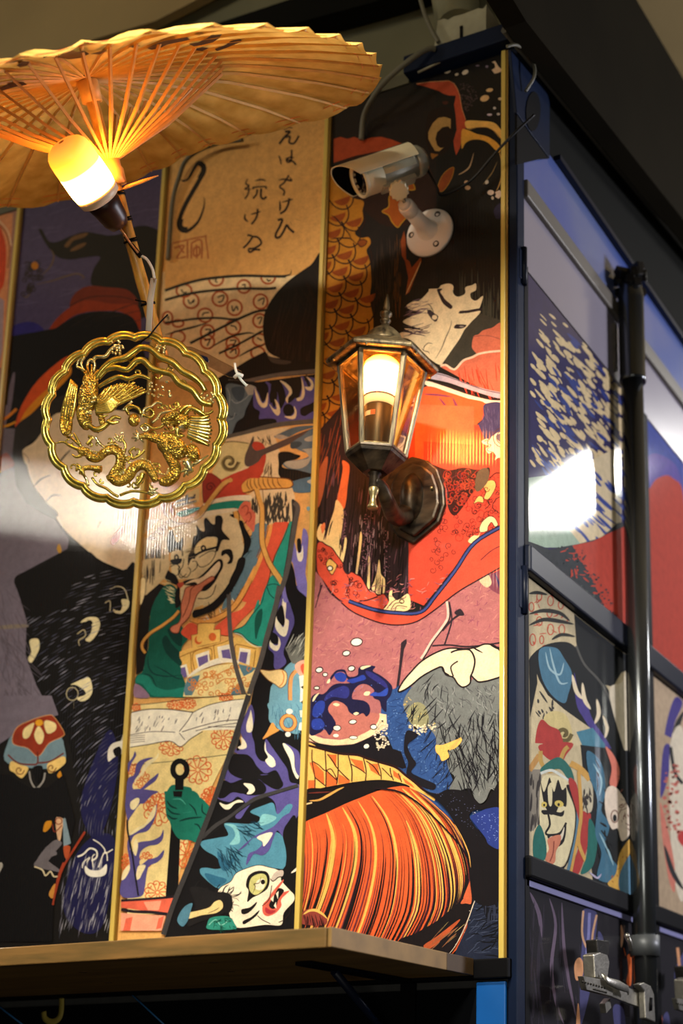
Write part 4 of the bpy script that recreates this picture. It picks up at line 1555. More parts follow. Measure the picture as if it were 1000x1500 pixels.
ART_B4 = '''
@ 0 0 1
p #121011 368,1078 392,1088 445,1084 445,1400 236,1400 300,1222 350,1110
@ 280 1030 5
s PU 380,220 400,130 450,20 475,60 480,130 460,220 480,300 490,380 530,430 580,420 560,330 565,270 610,330 680,430 720,490 740,580 800,600 830,640 830,780 780,860 740,980 690,990 640,900 560,940 480,960 430,990 520,900 620,880 640,790 620,720 560,690 480,720 420,790 380,850 340,840 380,780 420,750 360,690 300,730 200,700 230,680 330,650 430,680 500,680 560,660 560,610 500,560 400,560 310,590 260,560 280,500 350,500 400,540 520,530 590,530 660,560 690,600 640,500 560,520 500,470 450,400 340,370 360,330 420,330
s #efe5c8 425,150 445,90 455,60 470,160 460,215 430,220 420,190
s #141112 370,270 385,320 370,350 350,350
s #efe5c8 385,255 420,300 420,335 380,345 360,330 385,310
s #141112 320,390 370,380 440,390 480,460 520,530 600,530 670,560 690,610 640,640 560,600 500,560 380,560 290,500
s #141112 250,575 330,600 420,600 440,640 400,670 320,660 260,700 215,690
s #efe5c8 400,595 460,600 485,640 460,670 425,670 440,640
s #efe5c8 560,290 570,360 620,410 635,460 600,475 560,430 580,400 555,350
s #efe5c8 690,300 740,330 770,390 775,480 805,540 790,560 760,500 740,420 700,340
s PU 700,300 760,330 810,380 820,540 780,500 775,400 745,340
s #efe5c8 225,735 280,750 360,715 400,730 340,740 300,780 260,780
l #3a3838 5.5 100,990 200,900 300,840 420,750 500,700 650,655 800,610
l #1a1818 1.2 120,1000 300,855 420,765 510,715 650,668 800,622
@ 280 1190 5
# blue ox head and striped white beast
s #4f8aa0 100,215 220,190 290,170 260,90 340,85 420,90 500,80 520,40 450,0 560,-50 620,-60 650,20 720,-50 760,-40 700,60 640,110 560,180 640,150 690,190 715,270 710,380 690,420 560,410 400,470 330,520 300,560 210,560 100,470 85,420 130,410 200,420 250,400 200,330 130,290 90,250
s #2d6480 210,290 290,360 350,300 300,420 240,420
s #2d6480 120,450 200,470 280,500 210,550 140,500
s #7fbcc0 260,90 340,100 370,160 370,230 300,240 340,180 320,120
s #7fbcc0 540,20 640,40 600,80 520,100
h #16384a 1.2 70 14 60 30 200,260 360,240 330,400 240,400
h #16384a 1.2 50 12 30 30 310,100 500,60 520,100 400,180
s PU 360,290 420,230 500,170 620,110 700,30 790,0 780,60 740,180 690,180 650,140 620,200 590,280 540,320 480,310 440,370 420,390 440,310 500,280 540,230 480,190 420,250
s #efe5c8 500,190 560,160 615,155 590,210 550,255 540,220
s #12100f 690,170 720,90 790,60 790,600 700,520 690,430 715,380 712,280
s #f4e6c8 215,590 240,550 310,510 350,450 440,410 520,392 600,410 640,420 690,450 680,500 740,570 775,610 770,660 700,740 680,830 560,830 350,850 300,760 300,690 310,620 260,590
o #2a1c18 1
s #171211 440,580 420,540 440,470 500,435 570,440 595,490 580,560 530,600 470,630 430,660
s #c9c47a 450,580 445,530 465,480 520,455 565,465 575,520 540,580 490,610
s #f4e6c8 490,560 500,510 540,490 560,510 550,560 520,575
c #171211 545 515 16 18
t #3a2a1a 1.2 470,600 490,550 480,530 520,520 530,470
s #171211 390,715 450,700 500,660 490,690 440,740 395,750
s #171211 400,800 460,770 520,720 500,760 450,800 405,825
s #d4604c 545,680 580,640 620,580 690,500 690,520 640,590 690,590 740,580 680,640 680,690 640,740 580,765 545,740
s #171211 590,680 630,610 660,560 700,580 660,640 640,700 610,710
p #f4e6c8 600,640 625,610 620,660
p #f4e6c8 640,600 660,580 655,640
p #f4e6c8 625,690 640,660 645,710
s #b03038 565,700 600,720 640,725 600,750 565,735
l #2a1c18 1.2 610,540 590,640 540,690
s #c9b8a8 610,480 640,440 690,430 690,470 640,490 620,510
l #2a1c18 1.4 600,490 620,510 660,480 690,480
l #2a1c18 1.2 700,740 740,700 740,740 700,790 660,810
l #2a1c18 1.2 505,760 540,790 600,820
s #1c1a1a 10,560 80,550 200,590 260,590 310,610 325,680 300,740 260,740 200,780 100,800 0,840 0,770 50,700 30,620
h #1c1a1a 1.4 90 12 -20 60 20,560 200,580 320,600 320,720 250,740 100,700
s #ead08c 0,740 60,725 150,700 190,660 230,645 255,670 250,710 200,745 100,760 0,785
o #3a2a1a 1
t #3a2a1a 1 140,745 200,720 230,700
s #2f8a78 140,820 160,780 220,765 300,770 340,820 340,860 150,860
l #7fc8b4 1.4 150,830 200,790 240,830 290,800
h #0c4438 1.2 20 8 30 60 150,780 330,780 330,850 150,850
s #4f7f94 -60,740 -20,690 30,670 20,720 0,790 -40,840 -80,800
s #f0e6d0 750,450 790,410 795,430
# leaning grey post
@ 160 1160 5
l #3a3838 7.5 1040,-700 880,-200 790,70 700,310 560,660 480,860 420,1050
'''
ART_C = '''
@ 0 0 1
p #4a4060 0,240 250,240 250,520 0,560
h #5a5072 1.5 120 26 -8 12 20,300 240,300 240,500 0,520
@ 0 280 3.846
s #2b2470 60,780 180,740 260,800 200,900 60,880
s #14100e 225,225 245,225 280,285 330,290 400,260 480,235 560,245 620,255 700,240 770,205 850,205 920,260 900,420 860,640 800,720 700,600 580,545 520,530 530,450 570,375 480,380 400,390 330,375 270,310
s #6a4a2a 370,310 420,260 500,240 480,265 420,285 390,320
s #6a4a2a 400,340 440,310 490,295 480,315 430,340
t #6a5436 2 290,330 310,370 290,430 240,480
t #6a5436 2 210,530 300,510 360,490 440,470 480,490 460,500
t #6a5436 1.6 130,590 160,600 200,540
q #2a2020 1.4 40 6 110,410 220,400 250,470 200,560 120,600
c #b8701a 203 425 20 22
s #6e2410 400,640 430,580 500,540 600,545 720,560 780,620 770,680 700,660 560,670 420,700
s #8a3010 270,810 320,730 400,660 500,620 640,640 780,650 800,780 780,770 700,690 560,680 440,700 330,770
l #3a160c 1.4 400,650 520,600 680,600 760,620
s #100c0b 230,840 330,770 440,705 560,682 700,692 770,740 800,860 760,1000 60,1010 60,940 160,900
h #241a16 1.2 40 60 -20 12 100,900 560,700 760,760 600,1000
@ 0 480 4.1667
p #100c0b 60,60 400,0 850,0 850,200 400,330 200,470 60,420
p #7a6c78 60,470 20,800 0,1000 0,500
s #6a5e6c 85,290 100,300 75,500 50,560 60,400
s #d0501c 100,600 140,480 220,350 320,250 420,180 460,210 350,330 240,430 160,520 120,600
s #d88a1c 120,610 160,520 240,430 350,330 430,240 440,290 360,380 260,470 180,550
l #d07a20 4 20,570 60,545 110,500
l #d8921c 3 20,610 60,600 105,580
s #2b2622 110,600 200,530 260,480 360,430 420,420 420,520 300,640 200,700 160,740 150,800 170,860 190,920 230,1010 110,1000 85,800 85,680
p #6d6470 30,620 100,620 85,760 90,1010 0,1010 0,800
s #8a3424 10,800 50,770 95,830 60,890 10,890
s #c08a3a 0,880 20,890 10,930 0,920
s #ddc7a4 145,770 160,740 220,700 300,600 400,520 900,560 900,1010 240,1010 190,920 165,850
l #8a6a54 1.2 150,770 180,800 185,840
l #3a342c 2.4 215,970 260,930 310,905
t #3a342c 2.6 330,880 400,790 440,750
@ 0 680 4.1667
s #ddc7a4 180,80 215,140 290,235 330,290 400,400 540,530 640,600 760,650 850,660 880,400 880,0 400,0 165,0
s #2b2622 100,0 165,0 190,80 230,160 290,235 360,300 340,330 240,290 160,230 110,120
t #3a342c 2.6 290,230 330,195 380,195
t #3a342c 2.4 215,140 260,95 320,70
p #6d6470 0,60 95,20 110,140 170,240 260,300 340,340 430,460 420,520 120,680 110,740 180,980 330,1500 0,1500
l #b0392e 2.4 690,470 740,410 765,370
s #b0392e 685,480 700,440 760,380 765,410 740,460 700,498
t #4a4438 1.2 600,400 620,360 630,350
s #b98a30 355,520 370,490 385,530 370,548
s #0e0b0a 95,720 125,675 250,630 350,565 380,545 540,535 620,590 760,650 840,662 840,1500 480,1500 350,1400 230,1200 180,990 120,790
@ 0 860 4.1667
p #0e0b0a 170,230 840,-60 800,500 740,1100 500,1300 420,900 330,790 230,600 165,420
s #d8cb9c 190,330 240,320 250,370 230,420 200,465 180,440 200,400
s #d8cb9c 500,220 540,190 600,190 620,230 600,290 560,335 530,325 560,290 570,240 540,215
l #b8ab84 1.4 480,290 520,265 530,300 490,330 495,360
s #0e0b0a 535,215 560,205 575,225 550,245
s #d8cb9c 440,600 500,570 550,555 570,600 570,650 540,690 500,700 480,680 530,660 520,630 470,600
r #b8ab84 1.2 450 655 36 40
t #b8ab84 1.4 460,690 460,740
s #d8cb9c 750,80 795,85 790,130 750,165 710,160 700,140 740,150 755,120
l #c8bb94 1.6 680,15 730,0 770,20 790,80
l #c8bb94 1.2 650,100 680,90 680,150
s #b8b4a0 770,880 740,950 690,980 700,1010 770,1010
s #7a6e62 0,240 160,230 170,250 0,260
h #585058 1.0 200 24 70 30 0,0 90,0 200,560 300,780 0,900
'''
ART_C2 = '''
@ 0 0 1
p #6d6470 0,1020 78,1020 88,1048 40,1066 0,1092
@ 0 860 4.1667
# mask shaped ornament
s #6f8a94 60,950 100,900 200,850 300,800 380,900 390,1100 60,1080
@ 0 1020 4.1667
s #8a3018 90,290 110,200 200,150 300,120 340,130 400,220 390,250 310,290 245,370 180,320
o #d8a060 0.8
s #e3cf90 150,240 160,200 215,165 215,190 190,250 160,262
s #e3cf90 240,290 220,240 240,190 260,195 280,240 265,290
s #e3cf90 290,215 280,165 300,150 350,170 350,210 310,232
c #d8981c 250 165 24 20
s #6c8590 70,340 110,315 180,325 225,370 215,405 150,400 90,380
s #6c8590 260,400 265,360 320,300 390,265 395,340 330,390
l #6a2412 2.4 60,360 120,410 200,420 240,410 240,340
l #6a2412 2.4 245,410 320,400 400,350
s #e3c070 70,450 80,400 130,420 185,440 150,500 120,490 100,470
s #e3c070 300,420 340,395 400,370 410,410 350,460 310,470
g #6a2412 1.4 130 455 30 1.2
g #6a2412 1.4 325 440 30 1.2
l #9a9690 2.4 190,460 200,520 232,565 275,520 285,470
s #0c0a0a 210,440 270,430 260,500 235,530
s #c8861c 45,520 85,510 80,550 50,565
s #c8861c 360,490 380,460 390,510
p #0c0a0a 0,480 60,480 190,560 300,560 400,480 440,640 470,760 440,900 400,1040 340,1240 330,1500 0,1500
s #d8d2c0 670,330 700,290 760,270 770,240 765,340 730,360 700,380 670,400
s #0c0a0a 700,330 740,310 750,350 715,370
s #c8861c 275,820 290,770 325,765 320,800 290,830
s #d0a880 350,760 370,740 400,760 390,820 380,880 365,880
l #7a2c18 1.6 330,780 345,830 390,790
r #7a2c18 1.4 370 765 20 20
p #7d929c 395,750 410,745 445,900 400,920
s #6a6468 240,1000 300,920 350,880 390,900 340,960 300,1010
l #9a3a20 3 530,830 460,940 400,1040 370,1120 340,1240
s #b0502a 400,920 440,920 430,980 410,990
@ 0 1180 4.1667
s #6a6468 220,370 240,330 300,250 370,210 340,260 360,300 300,330 370,390 380,410 330,400 280,390
l #d8c8a0 2 222,375 270,395 290,430 320,405 340,435 365,435
s #c88a3a 310,545 330,500 350,480 345,540 330,570
l #9a3a20 2.6 400,350 370,430 350,520 335,610
l #e8e4d4 2.4 485,315 520,300 560,265 600,280 600,320 570,340
s #e8e4d4 530,370 560,395 620,395 660,360 655,420 610,438 560,435 530,410
l #e8e4d4 1.4 515,385 520,350 560,320 540,350
l #e8e4d4 1.4 580,380 575,320 590,300
l #e8e4d4 1.6 610,380 640,300 660,290 665,340
l #e8e4d4 1.6 580,210 620,235 650,270 655,295 700,270
s #a8a49a 0,360 20,350 30,370 10,410 0,420
'''
ART_D = '''
@ 0 280 3.846
p #d88a5a 0,130 80,130 60,420 20,1000 0,1000
s #c8401c 0,220 20,240 40,320 40,420 30,520 10,560 0,560
l #7a3a20 1.4 0,190 40,240 60,320 50,440
l #e8c8a0 1.4 0,170 50,230 70,310
p #a08a90 0,600 30,620 20,900 0,1000
'''

def kimono(k):
    k.run("@ 0 0 1\ns #1b1a44 120,1180 145,1100 165,1070 175,1120 160,1200 140,1230\ns #1b1a44 95,1330 110,1260 140,1225 170,1230 165,1300 150,1360 120,1365\n")
    rng = random.Random(9)
    P = [(28, 850), (85, 822), (200, 840), (196, 1000), (180, 1200), (166, 1370), (88, 1370), (84, 1300), (118, 1210), (105, 1100), (76, 1040), (55, 1000), (40, 950)]
    r = 62
    while r < 400:
        a = R(180)
        while a < R(290):
            ln = rng.uniform(5, 34) / r
            x, y = 252 + r * math.cos(a), 1225 + r * math.sin(a) * 1.0
            x2, y2 = 252 + r * math.cos(a + ln), 1225 + r * math.sin(a + ln)
            if inside(x, y, P) and inside(x2, y2, P) and not (y < 905 and x < 90):
                c = rng.choice(('#3c3c46', '#5a5a68', '#8a8a98', '#4a4a5c'))
                k.stroke([(x, y), (252 + r * math.cos(a + ln / 2), 1225 + r * math.sin(a + ln / 2)), (x2, y2)], rng.uniform(.7, 1.5), c, taper=1, smooth=False)
            a += ln + rng.uniform(3, 26) / r
        r += rng.uniform(3.2, 5.0)
    for i in range(120):
        x = rng.uniform(90, 172)
        y = rng.uniform(1250, 1350)
        if x > 250 - y * .12 - 0:
            k.stroke([(x, y), (x - 2.5, y + 10), (x - 5, y + rng.uniform(14, 26))], rng.uniform(.7, 1.3), rng.choice(('#8a8a98', '#b8b8c0', '#5a5a68')), taper=1, smooth=False)


# side posters, traced on the side wall
ART_S1 = '''
@ 700 300 3.3333
p #2a2352 215,310 760,310 760,1500 215,1500
h #dcc493 6 210 15 49 7 250,600 430,600 560,740 700,880 700,1250 250,1250
h #dcc493 3 120 10 49 9 300,500 420,560 700,860 700,1250 250,1250
h #2a3a80 5 70 18 50 10 430,620 700,860 700,1250 500,1250 250,950
h #3a4a90 4 60 22 48 10 250,1150 500,1250 700,1250 700,1330 300,1333
@ 700 700 3.3333
p #9fb5a0 245,0 700,-60 700,250 560,310 420,340 330,340 245,310
p #dcc9a0 380,0 700,-160 700,240 560,310 500,320 350,140
h #3a4a90 4.5 60 24 46 8 350,120 420,60 560,-60 700,-80 700,240 520,310
s #34383c 240,315 290,325 350,350 420,335 500,320 600,290 720,240 720,740 640,680 520,600 400,500 300,400
p #b8402e 460,330 560,310 640,270 720,235 720,760 640,690 560,500
h #b8402e 3 120 10 40 60 380,350 560,320 700,740 600,640
d #2f3638 500 0.8 2 300,340 500,330 640,560 690,720 560,640 360,450
d #55605c 200 0.8 1.8 460,500 560,560 660,720 600,660 500,570
'''
ART_S1B = '''
@ 700 700 3.3333
p #3a4a9a 820,-400 1000,-200 1000,400 820,200
s #5a4a9a 830,-100 950,-80 1000,50 1000,300 880,200
s #b8402e 820,100 840,50 880,0 950,0 1010,150 1010,960 850,850 820,830
'''
ART_S2 = '''
@ 700 700 3.3333
p #c8b892 250,480 740,860 760,1333 250,1333
h #c0563e 2.2 26 7 30 80 250,530 420,560 460,780 260,860
r #c0563e 1.6 300 580 12 20
r #c0563e 1.6 355 600 14 24
r #c0563e 1.6 405 620 12 20
r #c0563e 1.6 262 630 12 22
r #c0563e 1.6 350 660 12 20
r #c0563e 1.6 300 700 14 22
r #c0563e 1.6 355 740 15 26
r #c0563e 1.6 410 740 14 24
r #c0563e 1.6 268 790 14 28
r #c0563e 1.6 312 790 10 20
t #2a2a26 5 250,565 290,560 340,570
t #2a2a26 6 250,665 320,648 400,660 450,700
t #2a2a26 6 250,720 320,692 400,700 470,715
t #2a2a26 5 360,790 410,765 475,775
p #15191a 470,665 730,870 730,940 700,950 660,1020 620,1010 540,930 490,870 480,800
s #15191a 250,890 320,820 420,800 480,830 560,930 640,1040 700,1200 740,1400 640,1400 560,1300 420,1180 330,1080 290,960
l #55544e 3 480,820 520,910 600,1000 660,1120 700,1280
p #15191a 250,890 285,900 290,1000 255,1170
s #4a7890 300,840 380,830 420,880 460,960 440,1060 420,1100 360,1060 310,970
t #a0c0c8 3 330,850 350,930 400,960 420,900
t #a0c0c8 3 350,830 370,920 400,1000 440,1000
s #4a3f86 470,950 490,1040 530,1090 560,1180 640,1300 680,1400 600,1300 520,1180 480,1100
t #ecdcb8 6 460,960 480,1040 510,1080
t #ecdcb8 6 510,1000 520,1080 550,1130
t #ecdcb8 6 580,1080 590,1150 570,1200
t #ecdcb8 5 610,1160 630,1220 620,1270
p #d0c098 295,980 340,1060 420,1130 560,1230 520,1300 400,1333 255,1333 260,1180
t #3a3834 3 300,1040 320,1070 340,1100
h #3a3834 3 20 8 80 30 290,1020 400,1110 340,1180 270,1160
s #d2c084 320,1180 360,1140 420,1150 450,1200 460,1280 420,1333 380,1260
g #6a5c34 6 418 1250 40 1.3
s #b03a34 285,1240 310,1180 350,1210 400,1240 410,1333 290,1333
p #4a8296 480,1240 560,1220 620,1300 620,1400 520,1333
s #dcd0b4 640,1040 700,1000 730,960 730,1333 690,1250
@ 700 1100 3.3333
p #c8b892 250,-40 540,-20 560,640 250,520
p #15191a 500,-30 740,0 742,705 560,640
p #8a8274 250,90 310,90 310,330 270,390 250,390
h #3a3430 3 20 16 92 4 255,110 310,100 300,330 260,330
l #c09050 8 250,95 280,50 300,20
s #b03a34 300,-30 330,30 400,60 430,20 460,-40
l #c09a50 6 305,0 310,60 350,100 390,70 420,0 440,-20
s #2a6a60 310,80 390,30 450,80 470,150 440,140 400,90 340,100 310,110
l #d8dcd0 4 305,110 360,95 420,130 460,160
s #e0d4a8 310,140 370,120 440,150 480,240 490,330 450,500 400,570 360,560 330,480 300,340
s #14110f 305,150 320,200 335,170 350,130 370,200 390,140 410,190 430,180 430,270 400,260 380,300 350,310 320,250
s #e0d4a8 340,180 360,160 360,260 345,260
s #14110f 310,290 350,290 400,300 420,290 410,320 360,310 320,310
c #d8c060 395 258 22 16 15
c #14110f 393 262 6 8
c #d8c060 322 262 14 14
c #14110f 322 264 5 6
l #14110f 3 340,300 350,360 330,400 350,410 400,400 430,350
s #14110f 340,410 400,400 430,350 420,440 380,470 350,440
s #e8dcc0 350,420 400,410 420,370 410,430 370,450
s #cf7f60 340,430 400,410 400,450 380,490 375,540 350,555 325,520 345,480
l #8a4030 1.6 370,440 365,500 350,540
s #14110f 430,170 470,190 490,300 470,440 440,540 400,590 370,570 420,560 450,480 470,380 470,280
s #5a8296 470,170 490,260 490,400 450,570 430,590 470,420 480,300
s #b03a34 440,150 480,160 500,280 540,300 550,330 530,480 490,600 450,600 500,400
s #c8bea0 500,130 555,160 555,290 510,280
h #3a3430 3 20 9 85 20 510,160 550,180 550,270 510,260
l #d0a050 9 450,60 500,90 545,140
l #d0a050 5 490,100 500,250 500,330 490,450 540,570
l #d0a050 4 500,340 470,500 450,600
s #216a60 540,330 580,420 560,560 500,600 530,500
s #216a60 300,360 330,440 330,520 300,540 270,520 270,420
s #3f7088 530,0 600,60 620,200 600,290 640,360 620,480 690,580 660,640 580,620 600,500 570,400 580,240 540,120
t #9ac0c8 3 560,60 600,140 590,220
t #9ac0c8 3 590,400 630,480 660,560
h #15191a 3 20 14 60 30 560,20 620,100 620,300 640,500 580,500
s #e0806a 620,-20 660,20 690,100 670,180 640,160 650,80
s #ead8c0 620,200 650,170 690,200 740,300 740,400 700,440 680,380 650,380 620,300
r #7a4a3a 1.5 665 320 18 30
c #15191a 665 328 10 18
h #7a4a3a 1.6 30 6 90 60 680,100 740,300 720,430 690,330
s #d8a84a 630,650 670,600 690,500 740,430 745,480 720,540 690,600 690,680
h #a05a20 1.6 20 5 90 60 640,640 700,480 740,450 690,660
s #5a86a0 690,600 745,510 745,705 690,680
t #b8b0c8 3 540,590 580,620 600,600
'''
ART_S2B = '''
@ 700 700 3.3333
p #c0a888 845,960 1010,1070 1010,1333 845,1333
s #4a3f86 960,1075 1000,1100 960,1200 930,1333 905,1333 920,1200
t #2a2a2a 8 1005,1140 970,1220 950,1333
@ 700 1100 3.3333
p #b8a080 870,-100 1010,-30 1010,810 880,760
s #4a3f86 905,-10 940,-20 930,120 900,220 890,200
s #e0d4b8 940,-40 1010,-60 1010,690 960,640 940,400
s #d8806a 890,250 930,400 960,560 960,690 930,620 900,420
l #2a2a2a 5 940,-20 960,100 1000,160
s #c03a34 985,390 1010,400 1010,470 975,430
t #2a2a2a 7 910,460 950,590 1005,680
d #c86a5a 60 1.5 4 900,100 980,60 980,400 920,380
'''
ART_S3 = '''
@ 700 1100 3.3333
p #17131a 235,670 1010,960 1010,1400 235,1400
t #6a5a6e 6 255,690 300,800 310,920
t #6a5a6e 5 350,720 380,850 360,1050 380,1220 420,1333
t #6a5a6e 5 410,740 420,950 440,1100 480,1300
h #2a2430 3 26 50 88 6 250,700 500,800 500,1300 250,1300
s #4a4a78 510,780 580,790 570,950 560,1100 530,1250 500,1333 500,1100 510,900
l #d8a880 3 515,780 510,900 540,1000 530,1150
l #d8a880 3 580,800 560,900 560,1000 570,1100
l #8a8ac0 4 545,790 540,900 530,1000
s #e0a070 480,1020 500,1010 515,1040 510,1100 480,1120 470,1060
t #4a4a78 8 590,880 600,930 590,990
t #e0a880 4 700,850 705,900 700,960
t #e0a880 3 715,850 712,900
s #e0682a 730,1000 750,1010 748,1140 725,1130 735,1070
t #e0682a 5 712,960 722,1000
s #4a4a78 660,1250 710,1260 720,1400 680,1400
s #e0a070 490,1230 500,1333 490,1400 480,1333
s #4a4a78 960,1080 1010,980 1010,1100 980,1160
l #e0a070 4 975,960 985,1060
s #e0806a 885,1240 905,1333 890,1400 880,1300
s #4a4a78 905,1300 930,1280 940,1400 900,1400
'''
# ------------------------------------------------------------------ printed panels
INK_F = ink_material('fluted_print_front', 'X', 0.0058, 0.00011, coat=0.8, coat_rough=0.05)
INK_S = ink_material('print_side', 'Y', 0.0058, 0.000012, coat=0.7, coat_rough=0.06)
M_SHEET = mat('clear_sheet_edge', '#b8b8b0', 0.4)


def front_panel(x0, x1, label, texts, base, post=None, texts2=()):
    t = thing('printed_panel', label, 'printed panel', ((x0 + x1) / 2, -0.002, ZB), 'printed wall panels in a row')
    c = MB()
    c.box((x0, -0.003, ZB), (x1, 0.002, ZT))
    c.build('sheet', M_SHEET, t)
    k = Ink('Y', (x0, ZB, x1, ZT), 2.2e-5)
    for q in texts:
        k.run(q)
    if post:
        post(k)
    for q in texts2:
        k.run(q)
    k.build('printed_artwork', INK_F, t, base, 0.0032)
    return k


front_panel(SX[1] + 0.0125, SX[0], 'printed panel behind the lantern with a red robed figure and striped orange tail', [ART_A], '#15110e', fan_stripes, [ART_A2])
front_panel(SX[2] + 0.0125, SX[1], 'printed panel with calligraphy above and a grinning bearded demon with its tongue out', [ART_B, ART_B2, ART_B3, ART_B4], '#dfa860')
front_panel(SX[3] + 0.0125, SX[2], 'printed panel with a large pale bowed face over a black robe with white marks', [ART_C], '#15120f', kimono, [ART_C2])
front_panel(SX[4] + 0.0125, SX[3], 'narrow visible orange sliver of a printed panel past the far left gold trim', [ART_D], '#a07060')


def side_poster(y0, y1, z0, z1, label, texts, base):
    t = thing('side_poster', label, 'poster', (0.0, (y0 + y1) / 2, z0), 'posters on the side wall')
    c = MB()
    c.box((-0.006, y0, z0), (-0.0008, y1, z1))
    c.build('sheet', M_SHEET, t)
    k = Ink('X', (y0, z0, y1, z1), 2.2e-5)
    for q in texts:
        k.run(q)
    k.build('printed_artwork', INK_S, t, base, -0.0006)


side_poster(0.022, 0.487, 2.402, 2.9, 'upper side poster nearer the corner, blue with pale streaks over a red slope', [ART_S1], '#2a2352')
side_poster(0.625, 1.08, 2.402, 2.9, 'upper side poster beyond the pole, blue above a large red slope', [ART_S1B], '#5a63a8')
side_poster(0.036, 0.481, 1.9, 2.352, 'middle side poster nearer the corner with a grinning bearded demon', [ART_S2], '#c8b892')
side_poster(0.625, 1.08, 1.9, 2.352, 'middle side poster beyond the pole with part of a pale figure', [ART_S2B], '#c0a888')
side_poster(0.026, 1.08, 1.35, 1.853, 'lowest side poster, black with violet streaks behind the clamp levers', [ART_S3], '#17131a')
# ------------------------------------------------------------------ side wall fittings, corner post
def bx(name, a, b_, m, kind=True, bevel=0.0, parent=None):
    c = MB()
    c.box(a, b_)
    o = c.build(name, m, parent, bevel=bevel)
    return structure(o) if kind and parent is None else o


bx('column_corner', (-0.013, -0.007, 0.9), (0.003, 0.022, 3.318), M_BLUE, bevel=0.002)
bx('trim_5', (-0.0138, -0.0088, 1.72), (-0.0125, -0.0075, 3.31), M_BLACK)
# sheets above the posters
t = thing('side_sheet', 'pale lavender glossy sheet under the grey rail of the side wall', 'panel', (0, 0.3, 2.9), 'plain glossy sheets of the side wall')
c = MB(); c.box((-0.006, 0.024, 2.905), (-0.001, 1.15, 3.036)); c.build('sheet', M_LAV, t)
t = thing('side_sheet', 'bluer glossy sheet above the grey rail of the side wall', 'panel', (0, 0.3, 3.07), 'plain glossy sheets of the side wall')
c = MB(); c.box((-0.006, 0.024, 3.07), (-0.001, 1.15, 3.196)); c.build('sheet', M_LAV2, t)
bx('trim_6', (-0.002, 0.024, 3.036), (0.008, 1.15, 3.070), M_GREYRAIL, bevel=0.003)
bx('trim_7', (-0.002, 0.16, 3.196), (0.012, 1.6, 3.206), M_NAVY)
# dark navy rails between the poster rows
bx('trim_8', (-0.003, 0.02, 2.354), (0.014, 1.6, 2.400), M_NAVY, bevel=0.004)
bx('trim_9', (-0.003, 0.02, 1.864), (0.014, 1.6, 1.898), M_BLACK, bevel=0.004)
bx('trim_10', (-0.002, 0.026, 1.853), (0.004, 1.6, 1.862), mat('pale_violet_edge', '#9a9ac8', 0.3, coat=0.5))
bx('trim_11', (-0.003, 0.489, 1.3), (0.006, 0.62, 2.9), M_BLACK, bevel=0.002)
bx('trim_12', (-0.003, 0.020, 1.3), (0.004, 0.034, 2.905), M_BLACK)
bx('trim_13', (-0.004, 1.082, 1.3), (0.004, 1.25, 3.2), M_NAVY)

# hinge knuckles of the corner post
for k, (z0, z1) in enumerate(((2.28, 2.36), (2.86, 2.93))):
    t = thing('door_hinge', ['dark door hinge on the corner post level with the lower rail', 'dark door hinge on the corner post above the blue poster'][k], 'hinge', (0.006, 0.014, z0), 'door hinges on the corner post')
    c = MB(); c.lathe((0.006, 0.014, z0), (0, 0, 1), [(0, .003), (0, .005), (z1 - z0, .005), (z1 - z0, .003)], 10); c.build('pin', M_NAVY, t)
    c = MB(); c.box((0.002, 0.0, z0 + .008), (0.0045, 0.03, z1 - .008)); c.build('leaf', M_BLUE, t, bevel=.0008)

# gusset bracket at the roof corner
t = thing('corner_bracket', 'blue steel gusset bracket with an oval hole at the roof corner', 'bracket', (0.004, 0.0, 3.1))
def px_x(pp, X):
    return [onX(x, y, X) for x, y in pp]
c = MB()
outer = [(748, 72), (772, 90), (800, 132), (805, 150), (805, 232), (778, 196), (757, 165)]
c.prism(px_x(outer, 0.010), (-0.006, 0, 0)); c.build('gusset_plate', M_BLUE, t, bevel=.001)
hole = [(781 + 10.5 * math.cos(a * PI / 8) - 2 * math.sin(a * PI / 8), 163 + 29 * math.sin(a * PI / 8) + 3 * math.cos(a * PI / 8)) for a in range(16)]
c = MB(); c.prism(px_x(hole, 0.0115), (-0.002, 0, 0)); c.build('hole_liner', M_BLACK, t)
c = MB(); c.prism(px_x([(757, 166), (804, 232), (790, 233), (757, 241)], 0.008), (-0.004, 0, 0)); c.build('lower_web', M_BLACK, t)

# dark eave beam over the side wall
def slab(pp, X, dx, m, name):
    c = MB(); c.prism(px_x(pp, X), (dx, 0, 0)); return structure(c.build(name, m))
M_EAVE = mat('black_green_eave', '#0c0d09', 0.8, spec=0.1)
slab([(752, 60), (1060, 430), (1060, 600), (806, 246), (760, 170)], -0.006, -0.004, M_EAVE, 'beam_eave')
c = MB(); c.tube([onX(738, 44, 0.02), onX(944, 294, 0.02), onX(1040, 408, 0.02)], 0.006, 6); structure(c.build('beam_edge', M_ROOFMETAL))
c = MB(); c.tube([onX(806, 174, -0.02), onX(944, 332, -0.02), onX(1040, 444, -0.02)], 0.004, 6); structure(c.build('beam_pipe', M_ROOFMETAL))
c = MB(); c.prism([onX(712, 0, 0.03), onX(738, 42, 0.03), onX(944, 292, 0.03), onX(1060, 430, 0.03), onX(1060, 260, 0.03), onX(900, 0, 0.03)], (0.04, 0.0, 0.0)); structure(c.build('roof_underside', mat('brown_grey_roof', '#1e1a10', 0.9, spec=0.05, noise=0.25, nscale=4)))
c = MB(); c.prism([onY(x, y, 0.09) for x, y in ((-500, 330), (400, 38), (560, -14), (700, -60), (700, -12), (560, 30), (400, 72), (-500, 366))], (0, -0.05, 0)); structure(c.build('beam_cross', M_EAVE))
